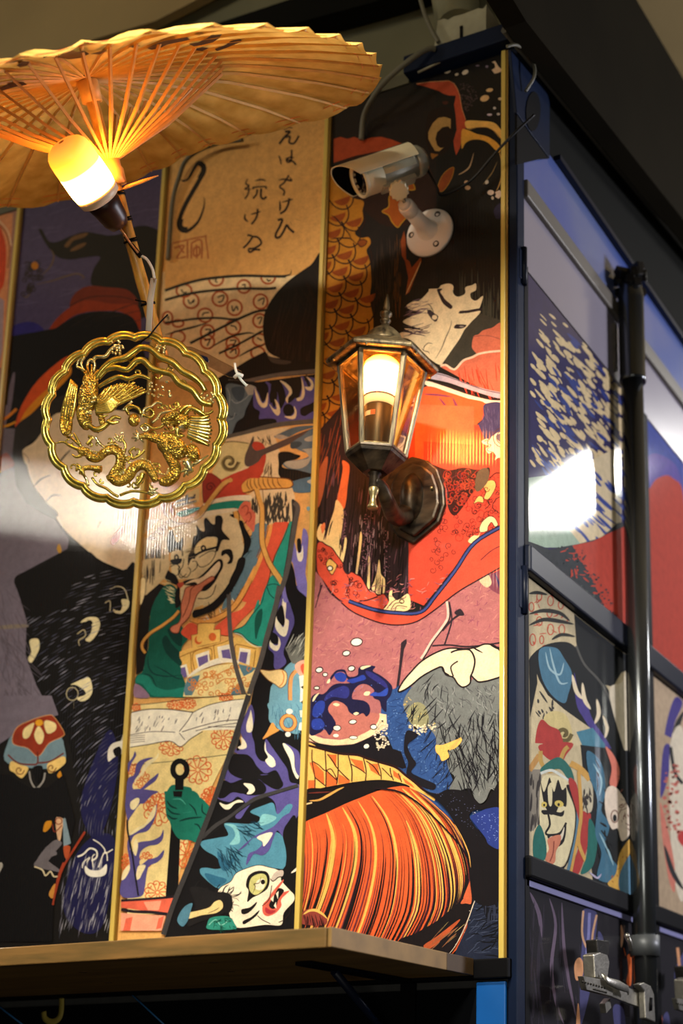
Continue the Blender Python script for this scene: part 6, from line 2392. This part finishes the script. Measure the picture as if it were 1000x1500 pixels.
def rim_r(a):
    a %= 2 * PI
    best = None
    n = len(pol)
    for i in range(n):
        a0, r0_ = pol[i]
        a1, r1_ = pol[(i + 1) % n]
        d = (a1 - a0) % (2 * PI)
        t = (a - a0) % (2 * PI)
        if t <= d + 1e-9:
            if d > 0.5:      # hidden arc outside the frame: true circle
                k = min(t, d - t)
                e = r0_ if t < d / 2 else r1_
                w = min(1, k / 0.5)
                return e * (1 - w) + UR * w
            return r0_ + (r1_ - r0_) * (t / d if d else 0)
    return UR


NR = 34


def can(a, t, lift=0.0):
    """point of the canopy: angle a, t = 0 at the apex .. 1 at the rim"""
    r = rim_r(a) * t
    h = UH * (1 - t) + 0.020 * math.sin(PI * min(t, 1)) * 1.0
    return UC + (UA * math.cos(a) + UB * math.sin(a)) * r + UN * (h + lift)


UT = thing('paper_umbrella', 'open cream paper umbrella with bamboo ribs tilted over the panels', 'umbrella', can(0, 0))
mp_ = bpy.data.materials.new('oiled_paper')
mp_.use_nodes = True
nt = mp_.node_tree
nt.nodes.clear()
o_ = nt.nodes.new('ShaderNodeOutputMaterial')
df = nt.nodes.new('ShaderNodeBsdfDiffuse')
tl = nt.nodes.new('ShaderNodeBsdfTranslucent')
mx_ = nt.nodes.new('ShaderNodeMixShader')
nz = nt.nodes.new('ShaderNodeTexNoise')
nz.inputs['Scale'].default_value = 25
nz.inputs['Detail'].default_value = 6
rp_ = nt.nodes.new('ShaderNodeValToRGB')
rp_.color_ramp.elements[0].color = lin('#b28a40')
rp_.color_ramp.elements[1].color = lin('#d8b060')
rp_.color_ramp.elements[0].position = .3
rp_.color_ramp.elements[1].position = .7
tcn = nt.nodes.new('ShaderNodeTexCoord')
nt.links.new(tcn.outputs['Object'], nz.inputs['Vector'])
nt.links.new(nz.outputs['Fac'], rp_.inputs[0])
nt.links.new(rp_.outputs[0], df.inputs[0])
nt.links.new(rp_.outputs[0], tl.inputs[0])
mx_.inputs[0].default_value = 0.16
nt.links.new(df.outputs[0], mx_.inputs[1])
nt.links.new(tl.outputs[0], mx_.inputs[2])
nt.links.new(mx_.outputs[0], o_.inputs[0])
# pleated canopy
vs, fs = [], []
NS = NR * 4
TT = [0.03, .15, .3, .45, .6, .75, .88, .96, 1.0]
for i in range(NS):
    a = 2 * PI * i / NS
    ph = (i % 4) / 4
    for t in TT:
        fold = -math.sin(PI * ph) * 0.009 * t
        sc = 1 - 0.018 * math.sin(PI * ph) * (1 if t > .9 else 0)
        vs.append(can(a, t * sc, -fold * -1 if False else fold + .0))
m_ = len(TT)
for i in range(NS):
    for j in range(m_ - 1):
        k = (i + 1) % NS
        fs.append((i * m_ + j, i * m_ + j + 1, k * m_ + j + 1, k * m_ + j))
c = MB(); c.add(vs, fs, True); c.build('paper_canopy', mp_, UT)
M_BAM = mat('bamboo_rib', '#dcae62', .5, noise=.2, nscale=60)
M_BAM2 = mat('bamboo_stretcher', '#e2a050', .5, noise=.2, nscale=60)
M_BAMP = mat('bamboo_pole', '#c9963f', .38, noise=.3, nscale=25, stretch=(4, 4, 1), color2='#9a6a22', coat=.3)
RUN = UC + UN * -.062
for i in range(NR):
    a = 2 * PI * i / NR
    c = MB(); c.tube([can(a, t, -.0035) for t in (.03, .3, .52, .8, .985)], [.0016, .0026, .0030, .0026, .0020], 4, smooth=False)
    c.build('rib', M_BAM, UT)
    c = MB(); dr = (UA * math.cos(a) + UB * math.sin(a))
    c.tube([RUN + dr * .013 + UN * .012, RUN.lerp(can(a, .46, -.006), .5) + dr * .007, can(a, .46, -.006)], [.0018, .0030, .0026], 4, smooth=False)
    c.build('stretcher', M_BAM2, UT)
# threads near the rim and along the stretchers
M_THR = mat('orange_thread', '#d06a24', .6)
for nm, t0 in (('rim_thread', .93), ('rim_thread', .97)):
    c = MB(); pp = [can(2 * PI * i / (NR * 2), t0, -.004 - (.002 if i % 2 else 0)) for i in range(NR * 2 + 1)]
    c.tube(pp, .0006, 4); c.build(nm, M_THR, UT)
c = MB()
for h, rr_ in ((.020, .017), (.026, .021), (.032, .025)):
    pp = []
    for i in range(NR * 2 + 1):
        a = PI * i / NR
        pp.append(RUN + (UA * math.cos(a) + UB * math.sin(a)) * (rr_ + (.0012 if i % 2 else -.0012)) + UN * h)
    c.tube(pp, .0006, 4)
c.build('lashing_thread', mat('red_lashing', '#b03a1c', .6), UT, kind='stuff')
c = MB(); c.lathe(RUN - UN * .022, UN, [(0, .012), (0, .0165), (.010, .017), (.020, .0175), (.024, .0155), (.034, .016), (.036, .012)], 24); c.build('runner', M_BAM2, UT)
c = MB(); c.lathe(UC + UN * (UH - .035), UN, [(0, .012), (0, .0145), (.028, .0155), (.034, .010)], 20); c.build('top_notch', M_BAM, UT)
pole_end = UC + UN * -.34
c = MB(); prof = []
for k in range(18):
    h = .405 * k / 17
    prof.append((h, .0088 if k % 5 else .0096))
c.lathe(pole_end, UN, prof, 16); c.build('pole', M_BAMP, UT)
# ink flowers painted on the paper
M_INKP = mat('umbrella_ink', '#2a130a', .7)


def can_px(x, y):
    P = UC + UN * (UH * .5)
    for _ in range(4):
        q = on_plane(x, y, P, UN)
        d = q - UC
        fl = d - UN * d.dot(UN)
        a = math.atan2(fl.dot(UB), fl.dot(UA))
        t = fl.length / rim_r(a)
        P = UC + UN * (UH * (1 - t) + .020 * math.sin(PI * min(1, t)) - .0065)
    return on_plane(x, y, P, UN)


blots = [[(83, 84), (95, 76), (104, 72), (112, 76), (124, 74), (131, 79), (118, 85), (100, 87)],
         [(24, 96), (32, 90), (44, 90), (40, 96), (30, 99)], [(8, 93), (22, 89), (36, 87), (22, 91)],
         [(214, 71), (228, 64), (240, 60), (258, 57), (274, 54), (278, 58), (262, 62), (246, 65), (232, 71), (222, 73)],
         [(276, 64), (290, 62), (303, 56), (310, 51), (325, 50), (321, 56), (312, 62), (296, 66), (284, 68)],
         [(280, 73), (296, 69), (306, 70), (296, 75)], [(314, 72), (330, 66), (338, 60), (352, 57), (355, 61), (344, 65), (332, 70), (318, 75)],
         [(186, 69), (198, 66), (206, 67), (196, 70)], [(132, 79), (150, 74), (158, 74), (146, 80)], [(0, 128), (14, 122), (34, 120), (40, 124), (20, 128), (0, 134)],
         [(284, 50), (296, 47), (302, 49), (290, 52)]]
for q in blots:
    c = MB(); P = [can_px(x, y) for x, y in q]
    o0 = 0
    c.v = P
    c.f = [tuple(t) for t in tessellate_polygon([P])]
    c.smooth = [False] * len(c.f)
    c.build('painted_flower', M_INKP, UT)
for q in (([(64, 84), (90, 74), (112, 66), (130, 62)]), ([(108, 67), (130, 64), (160, 60)])):
    c = MB(); c.tube([can_px(x, y) for x, y in q], .0009, 4); c.build('painted_stem', M_INKP, UT)
# loose bamboo sliver, ties, wires on the pole
t = thing('bamboo_skewer', 'orange lit bamboo skewer stuck across the umbrella pole', 'skewer', on_plane(182, 277, UC + UN * -.1, -FW))
PD = UC + UN * -.09
c = MB(); c.tube([on_plane(176, 279, PD, FW), on_plane(185, 274, PD, FW), on_plane(210, 265, PD, FW), on_plane(232, 257, PD, FW)], [.0012, .0028, .0026, .0008], 6); c.build('skewer', M_BAM2, t)
for k, (h, lb) in enumerate(((-.098, 'upper black cable tie round the umbrella pole'), (-.135, 'black cable tie round the pole below the bulb socket'), (-.165, 'black cable tie round the pole at the wire splice'), (-.255, 'black cable tie holding the white conduit to the pole'))):
    t = thing('cable_tie', lb, 'cable tie', UC + UN * h, 'black cable ties on the umbrella pole')
    c = MB(); c.lathe(UC + UN * (h - .0015), UN, [(0, .0098), (0, .0112), (.003, .0112), (.003, .0098)], 16); q = UC + UN * h - FW * .011
    c.tube([q, q + RT * (-.016 if k == 3 else .012) + UP * .003], .0012, 5); c.build('strap', M_BLACK, t)

# ------------------------------------------------------------------ flame bulb tied to the pole
S0 = on_plane(169, 322, UC + UN * -.13 - FW * .03, FW)
bd = (UP * .60 - RT * .40 - FW * .62).normalized()
BT = thing('flame_bulb_lamp', 'glowing orange flame-effect bulb in a dark socket tied to the umbrella pole', 'lamp', S0)
c = MB(); c.lathe(S0, bd, [(-.012, .006), (-.010, .014), (0, .019), (.020, .022), (.034, .0255), (.036, .022)], 24); c.build('socket', mat('brown_socket', '#2a120a', .4), BT)
c = MB(); c.lathe(S0, bd, [(.033, .026), (.036, .0305), (.044, .0318), (.046, .031)], 28); c.build('white_collar', mat('collar_plastic', '#d8cbb0', .4), BT)
B1 = S0 + bd * .046
c = MB(); c.lathe(B1, bd, [(0, .0312), (.012, .0328), (.050, .0328), (.060, .0325), (.068, .0305), (.074, .026), (.078, .018), (.0795, .009), (.080, .0005)], 36)
c.build('glowing_bulb', flame_mat('flame_bulb_big', 0, .08, [(0, '#ff8a20', 9), (.08, '#ffa84c', 85), (.40, '#ffa440', 100), (.50, '#ff9a28', 8), (.75, '#ff9a18', 2.6), (1, '#f08a28', .8)], origin=B1 - Vector(BT['_o']), direction=bd), BT)
c = MB(); c.lathe(B1 + bd * .0795, bd, [(0, .0045), (.0006, .004), (.0008, .001)], 12); c.build('tip_mark', mat('tip_plastic', '#d8904a', .5), BT)
t = thing('lamp_wire', 'thin bare and white wire running from the bulb socket down the pole', 'wire', S0)
ax0 = lambda h, off: UC + UN * h - FW * off
c = MB(); c.tube(cr([S0 - bd * .01, on_plane(176, 335, S0, FW), on_plane(182, 343, S0, FW), on_plane(190, 355, ax0(-.17, .014), FW), on_plane(202, 370, ax0(-.18, .014), FW)], 6), .0018, 6); c.build('bare_wire', mat('copper_wire', '#c08a5a', .4, .5), t)
c = MB(); c.tube(cr([on_plane(x, y, ax0(-.2, .013), FW) for x, y in ((184, 346), (192, 358), (200, 368), (206, 376))], 5), .0036, 7); c.build('black_sleeve', M_BLACK, t)
c = MB(); c.tube(cr([on_plane(x, y, ax0(-.2, .012), FW) for x, y in ((205, 374), (215, 380), (223, 394), (226, 408))], 6), .0022, 7); c.build('white_wire', mat('white_wire', '#c9c2b4', .5), t)
t = thing('white_conduit', 'grey white plastic conduit strip along the lower umbrella pole', 'conduit', on_plane(218, 440, ax0(-.26, .012), FW))
c = MB(); c.tube([on_plane(x, y, ax0(-.25, .011), FW) for x, y in ((225, 408), (220, 440), (217, 500))], .0048, 8, flat=(FW, .5)); c.build('strip', mat('conduit_plastic', '#a09a8c', .5), t)
# ------------------------------------------------------------------ gilded openwork medallion
def gold(name, c1, c2, bump, bs):
    return mat(name, c1, 0.26, 0.85, noise=.4, nscale=90, color2=c2, bump=bump, bscale=bs)


M_GR = gold('gold_rim', '#e2cc62', '#a8903a', .15, 200)
M_GS = gold('gold_scales', '#e0c058', '#94762a', .9, 420)
M_GP = gold('pale_gold', '#ece2a8', '#c2b468', .5, 260)
_nt = M_GS.node_tree
_vo = _nt.nodes.new('ShaderNodeTexVoronoi')
_vo.inputs['Scale'].default_value = 420
_tc = _nt.nodes.new('ShaderNodeTexCoord')
_nt.links.new(_tc.outputs['Object'], _vo.inputs['Vector'])
_bp = [n for n in _nt.nodes if n.type == 'BUMP'][0]
_bp.inputs['Distance'].default_value = 0.0016
_bp.invert = True
_nt.links.new(_vo.outputs['Distance'], _bp.inputs['Height'])
MN = (-(HD * .93) - Vector((0, 0, 1)) * .22).normalized()
MC = on_plane(197, 615, Vector((-.56, -.50, 2.62)), HD)
MT = thing('gilded_medallion', 'round gilded openwork medallion with a phoenix and dragons hanging before the panels', 'medallion', MC)


def mp(x, y, d=0.0):
    """photo point on the medallion's own plane, raised by d towards the front"""
    return on_plane(x, y, MC, MN) + MN * d


def mt(pp, r, m, nm, n=6, d=0.0, sm=4, flat=None, parent=None):
    P = []
    for q in pp:
        P.append(mp(q[0], q[1], d + (q[2] if len(q) > 2 else 0)))
    P = cr(P, sm)
    if isinstance(r, (list, tuple)):
        k = len(P)
        rr_ = []
        for i in range(k):
            u = i / (k - 1) * (len(r) - 1)
            j = min(int(u), len(r) - 2)
            rr_.append(r[j] + (r[j + 1] - r[j]) * (u - j))
        r = rr_
    kf = 1.05 if nm == 'dragon_body' else 1.25 if 'feather' in nm else 1.3
    r = [q * kf for q in r] if isinstance(r, list) else r * kf
    c = MB(); c.tube(P, r, n, flat=flat)
    return c.build(nm, m, parent or MT)


MX_ = (mp(333, 615) - mp(62, 615))
RX = MX_.length / 2
e1 = MX_.normalized()
e2 = MN.cross(e1).normalized()
e2 = e2 if e2.z > 0 else -e2
RYm = (mp(197, 486) - mp(197, 744)).length / 2


def rim(s, d, ph=0.0):
    out_ = []
    for k in range(241):
        a = 2 * PI * k / 240
        f = s * (.962 + .040 * abs(math.sin(10 * a + ph)) ** .75)
        out_.append(MC + e1 * RX * f * math.cos(a) + e2 * RYm * f * math.sin(a) + MN * d)
    return out_


for nm, s, d, r in (('outer_rim', .988, 0, .0042), ('inner_rim', .945, .003, .0034), ('rim_back', .965, -.003, .0045)):
    c = MB(); c.tube(rim(s, d), r, 8); c.build(nm, M_GR, MT)
# phoenix
def lobe(name, cx, cy, rx, ry, ang, depth, m, n=14, d=.003):
    c = MB(); rs = []
    ca, sa = math.cos(R(ang)), math.sin(R(ang))
    for i in range(7):
        t = PI * i / 6
        k = math.sin(t); h = -math.cos(t)
        rs.append([mp(cx + (rx * k * math.cos(2 * PI * j / n)) * ca - (ry * h) * sa, cy + (rx * k * math.cos(2 * PI * j / n)) * sa + (ry * h) * ca, d + depth * k * math.sin(2 * PI * j / n)) for j in range(n)])
    c.rings(rs, cap0=False, cap1=False)
    return c.build(name, m, MT)


lobe('phoenix_body', 130, 582, 15, 26, 8, .011, M_GS, 20)
lobe('phoenix_breast', 124, 612, 11, 20, -14, .009, M_GS, 18)
lobe('phoenix_neck', 133, 560, 12, 14, 0, .008, M_GS)
rp2 = random.Random(3)
c = MB()
for i in range(46):
    x, y = rp2.uniform(118, 144), rp2.uniform(562, 612)
    if ((x - 130) / 14) ** 2 + ((y - 586) / 27) ** 2 < 1:
        c.ball(mp(x, y, .011), .0022, 6)
c.build('phoenix_scales', M_GP, MT, kind='stuff')
# left wing
for i in range(9):
    t = i / 8
    mt([(105 + 9 * t, 556 + 9 * t), (96 + 14 * t, 590 + 4 * t), (92 + 14 * t, 612), (97 + 7 * t, 636 - 20 * t)], [.001, .0025, .0024, .0012], M_GS if i % 2 else M_GR, 'wing_feather', 5, d=.003)
mt([(92, 612), (93, 628), (98, 637), (104, 630), (106, 612)], [.002, .003, .003, .003, .002], M_GS, 'wing_tip', 6, d=.006)
# right wing fan
for i in range(15):
    t = i / 14
    ex, ey = 205 - 55 * t ** 1.5, 574 + 0 * t
    top = [(150 + 66 * (1 - t), 570 - 8 * math.sin(PI * (1 - t)) + 2 * (1 - t))]
    ex = 218 - 62 * t
    ey = 573 - 11 * math.sin(PI * t * .9)
    mt([(141 + 3 * t, 602 - 14 * t), (150 + 20 * (1 - t), 594 - 14 * t), (ex, ey)], [.0022, .0028, .0010], M_GS if i % 2 else M_GR, 'wing_feather', 5, d=.004)
for i in range(9):
    t = i / 8
    mt([(142, 606 - 10 * t), (158 + 6 * (1 - t), 604 - 12 * t), (178 - 10 * t, 590 - 6 * t)], [.002, .0024, .001], M_GR, 'covert_feather', 5, d=.008)
# tail plumes sweeping right
mt([(142, 556), (150, 544), (165, 531), (184, 526), (196, 518), (207, 511), (222, 513), (236, 525), (254, 532), (268, 545), (283, 553), (295, 563), (302, 575)], [.002, .0035, .004, .0042, .004, .0042, .004, .0045, .004, .0045, .0035, .003], M_GR, 'tail_plume', 7, d=.005)
mt([(146, 556), (158, 543), (172, 540), (188, 543), (200, 531), (212, 530), (224, 541), (240, 546), (253, 550), (264, 563), (283, 573), (296, 590), (312, 594)], [.002, .0035, .0035, .004, .004, .0035, .004, .004, .003], M_GR, 'tail_plume', 7, d=.005)
mt([(145, 568), (158, 560), (175, 553), (190, 556), (205, 551), (222, 557)], [.002, .0028, .0028, .0028, .0015], M_GR, 'tail_plume', 6, d=.004)
mt([(137, 532), (141, 524), (155, 523), (162, 514), (170, 508)], .0022, M_GP, 'cloud_tendril', 6, d=.003)
for k in range(8):
    a = R(40 * k)
    mt([(136, 560), (136 + 9 * math.cos(a) * 1.2 - 2, 549 + 8 * math.sin(a) - 6)], [.002, .001], M_GS, 'crest_feather', 5, d=.006, sm=2)
for q in ([(126, 549), (120, 541), (114, 538), (117, 528), (124, 527)], [(131, 547), (129, 535), (134, 528), (140, 534), (138, 546)], [(124, 545), (120, 533), (125, 524)]):
    mt(q, .0016, M_GP, 'crest_curl', 5, d=.004)
# claw and head of the bird
mt([(130, 622), (140, 630), (150, 628), (158, 622), (168, 612), (178, 614)], [.003, .0035, .003, .0025, .0015], M_GR, 'phoenix_leg', 6, d=.004)
lobe('phoenix_head', 150, 616, 12, 5, 80, .006, M_GS)
mt([(142, 608), (150, 612), (160, 609)], [.0012, .002, .0008], M_GR, 'phoenix_beak', 5, d=.005)
mt([(158, 618), (166, 621), (176, 619)], [.003, .0025, .001], M_GR, 'phoenix_beak', 5, d=.005)
# beads and cloud scrolls
def scatter(name, pts_, r, m, d=.004):
    c = MB()
    for q in pts_:
        c.ball(mp(q[0], q[1], d), r * rp2.uniform(.7, 1.2), 7)
    return c.build(name, m, MT, kind='stuff')


scatter('cloud_beads', [(173 + rp2.uniform(-8, 9), 508 + rp2.uniform(-7, 12)) for _ in range(22)], .0026, M_GP)
scatter('cloud_beads', [(236 + rp2.uniform(-8, 8), 512 + rp2.uniform(-6, 8)) for _ in range(14)], .0024, M_GP)
scatter('cloud_beads', [(232 + rp2.uniform(-14, 20), 572 + rp2.uniform(-12, 12)) for _ in range(26)], .0024, M_GP)
scatter('cloud_beads', [(305 + rp2.uniform(-10, 10), 584 + rp2.uniform(-8, 10)) for _ in range(18)], .0026, M_GP)
scatter('cloud_beads', [(174 + rp2.uniform(-6, 8), 640 + rp2.uniform(-8, 12)) for _ in range(16)], .0022, M_GP)
for q in ([(208, 612), (212, 600), (222, 596), (230, 590), (238, 592)], [(210, 608), (220, 612), (226, 606), (220, 600), (214, 604)], [(223, 620), (230, 614), (236, 606), (248, 603), (256, 604)],
          [(206, 626), (214, 622), (224, 628), (236, 626), (244, 618)], [(206, 626), (212, 632), (218, 628), (212, 624)], [(190, 608), (186, 602), (196, 596), (206, 602)],
          [(180, 602), (188, 594), (194, 588)], [(186, 676), (194, 668), (190, 662), (198, 656)], [(184, 692), (182, 680), (188, 670), (196, 672), (206, 666), (212, 660)],
          [(176, 640), (184, 652), (182, 664)], [(140, 640), (146, 650), (156, 656), (166, 652)], [(135, 700), (143, 710), (156, 716), (166, 724), (174, 728)],
          [(176, 726), (186, 722), (196, 720), (214, 722), (224, 726)], [(130, 712), (126, 700), (120, 694)], [(286, 602), (296, 608), (298, 596), (294, 590)], [(297, 606), (306, 606), (312, 602)]):
    mt(q, .0017, M_GP if rp2.random() < .5 else M_GR, 'cloud_scroll', 5, d=.002)
c = MB()
for i in range(70):
    a_, k_ = rp2.uniform(0, 6.28), rp2.uniform(.25, .93)
    x, y = 197 + 128 * k_ * math.cos(a_), 615 + 120 * k_ * math.sin(a_)
    if 85 < x < 215 and 560 < y < 625:
        continue
    b0, dr_, sz_ = rp2.uniform(0, 6.28), rp2.choice((-1, 1)), rp2.uniform(4, 8)
    P_ = [mp(x + sz_ * (1 - q / 9) * math.cos(b0 + dr_ * q * .7), y + sz_ * (1 - q / 9) * math.sin(b0 + dr_ * q * .7), -.002) for q in range(8)]
    c.tube(P_, [.0019 - .0001 * q for q in range(8)], 5)
c.build('cloud_filigree', M_GR, MT, kind='stuff')
lobe('flaming_pearl', 197, 616, 9, 10, 10, .008, M_GS)
mt([(189, 606), (186, 600), (193, 596), (204, 600), (208, 608)], .002, M_GR, 'pearl_flame', 6, d=.006)
# lower left dragon
mt([(121, 660), (128, 662), (134, 670), (144, 672), (154, 664), (164, 660), (174, 663), (178, 674), (174, 688), (166, 698), (158, 702)], [.0035, .0055, .0065, .006, .006, .0065, .007, .007, .007, .006, .004], M_GS, 'dragon_body', 10, d=.004)
mt([(172, 686), (166, 700), (176, 706), (188, 700), (196, 688), (206, 682), (216, 684), (224, 694), (230, 706)], [.005, .007, .0075, .0075, .0075, .0075, .007, .006, .005], M_GS, 'dragon_body', 10, d=.004)
mt([(236, 706), (246, 706), (256, 698), (258, 686), (252, 674), (246, 664)], [.0055, .008, .0085, .008, .0075, .007], M_GS, 'dragon_body', 10, d=.006)
lobe('dragon_chest', 252, 654, 18, 26, -52, .013, M_GS, 20)
lobe('dragon_haunch', 283, 664, 11, 14, -20, .010, M_GS, 16)
mt([(240, 646), (228, 644), (216, 640), (206, 642)], [.006, .005, .004, .003], M_GS, 'dragon_foreleg', 8, d=.006)
for q in ((200, 630), (196, 636), (194, 643), (199, 648), (212, 650)):
    mt([(206, 641), q], [.0025, .0008], M_GP, 'claw', 5, d=.006, sm=2)
mt([(274, 676), (280, 690), (270, 688)], [.005, .004, .002], M_GP, 'dragon_hindleg', 7, d=.005)
for q in ((262, 694), (270, 700), (276, 698), (284, 688), (292, 678), (306, 668)):
    mt([(276, 688), q], [.0025, .0009], M_GP, 'claw', 5, d=.005, sm=2)
mt([(150, 688), (140, 687), (130, 686), (122, 688)], [.004, .0035, .003, .0028], M_GS, 'dragon_foreleg', 7, d=.005)
for q in ((114, 680), (112, 688), (118, 696), (126, 702)):
    mt([(122, 688), q], [.0026, .0009], M_GR, 'claw', 5, d=.006, sm=2)
lobe('dragon_jaw', 122, 662, 9, 7, 30, .006, M_GS)
for q in ([(120, 655), (110, 646), (102, 640)], [(118, 652), (112, 640), (109, 635)], [(128, 652), (134, 644), (130, 638)], [(118, 660), (104, 654), (94, 648), (82, 650)], [(120, 668), (112, 670), (106, 666)]):
    mt(q, [.0022, .0016, .0007], M_GR, 'whisker', 5, d=.003)
c = MB()
for i in range(60):
    u = i / 59
    x = [(121, 655), (134, 662), (146, 664), (156, 655), (166, 651), (178, 655), (187, 672), (183, 688), (176, 697), (188, 690), (198, 678), (210, 673), (222, 678), (232, 694), (246, 697), (248, 688)]
    k = u * (len(x) - 1); j = min(int(k), len(x) - 2); f = k - j
    c.ball(mp(x[j][0] + (x[j + 1][0] - x[j][0]) * f, x[j][1] + (x[j + 1][1] - x[j][1]) * f, .006), .0018, 6)
c.build('back_spines', M_GP, MT, kind='stuff')
mt([(200, 712), (208, 702), (210, 694)], [.003, .0035, .003], M_GR, 'dragon_leg', 6, d=.004)
for q in ((216, 724), (224, 712), (232, 716), (234, 724), (226, 726), (220, 708)):
    mt([(222, 720), q], [.0026, .001], M_GP, 'claw', 5, d=.004, sm=2)
# right dragon head with mane
lobe('dragon_head', 268, 618, 15, 12, 20, .011, M_GS, 18)
lobe('dragon_eye', 267, 628, 6, 6, 0, .013, M_GP, 12)
mt([(262, 606), (252, 612), (242, 618), (248, 622), (260, 620)], [.004, .005, .004, .003, .002], M_GS, 'dragon_snout', 8, d=.008)
mt([(262, 628), (262, 640), (272, 640)], [.003, .003, .001], M_GR, 'dragon_jaw', 6, d=.008)
for i in range(9):
    t = i / 8
    mt([(276 + 4 * t, 640 - 26 * t), (290 + 8 * t, 646 - 32 * t), (304 + 8 * (1 - abs(t - .5)), 654 - 44 * t)], [.0028, .0032, .0012], M_GP if i % 2 else M_GR, 'mane_lock', 6, d=.006)
mt([(272, 610), (280, 600), (292, 604), (304, 612)], [.003, .003, .003, .001], M_GR, 'dragon_horn', 6, d=.007)
mt([(265, 606), (272, 598), (284, 596)], [.003, .0025, .001], M_GR, 'dragon_horn', 6, d=.007)
c = MB()
for i in range(90):
    x, y = rp2.uniform(234, 292), rp2.uniform(600, 682)
    if abs((x - 234) * .75 + 632 - y) < 24:
        c.ball(mp(x, y, .011), .0017, 6)
c.build('body_scales', M_GP, MT, kind='stuff')
# hanging thread and clear clip
t = thing('hanging_thread', 'black thread tied to the top of the medallion rim', 'thread', mp(222, 490))
c = MB(); c.tube(cr([mp(243, 458, -.01), mp(234, 474, .002), mp(220, 494, .007), mp(210, 500, .004), mp(206, 502, 0)], 5), .0012, 6); c.build('thread', M_BLACK, t)
t = thing('clear_clip', 'clear plastic clip with bright glints behind the medallion', 'clip', mp(320, 540, -.03))
M_CLEAR = glass_mat('clear_plastic', (.80, .74, .68, 1), .08, .10)
def cp3(pp, dz, dd, m, nm):
    c = MB(); c.prism([mp(x, y, dz) for x, y in pp], MN * dd); return c.build(nm, m, t, bevel=.001)
cp3([(254, 500), (276, 502), (300, 512), (318, 522), (350, 538), (348, 548), (330, 546), (300, 530), (276, 520), (262, 512)], -.02, -.006, M_CLEAR, 'clip_arm')
cp3([(284, 512), (300, 518), (302, 526), (284, 518)], -.018, -.003, mat('dark_blue_spring', '#10142a', .1, coat=1), 'spring')
c = MB(); c.tube(cr([mp(340, 527, -.02), mp(343, 540, -.014), mp(350, 552, -.018), mp(358, 560, -.02)], 4), [.002] * 12 + [.003], 7); c.build('jaw_tip', mat('glinting_plastic', '#dfe6dc', .12, coat=1), t)
c = MB(); c.tube([mp(340, 548, -.018), mp(346, 544, -.014), mp(352, 546, -.018)], .003, 7); c.build('jaw_tooth', MATS['glinting_plastic'], t)
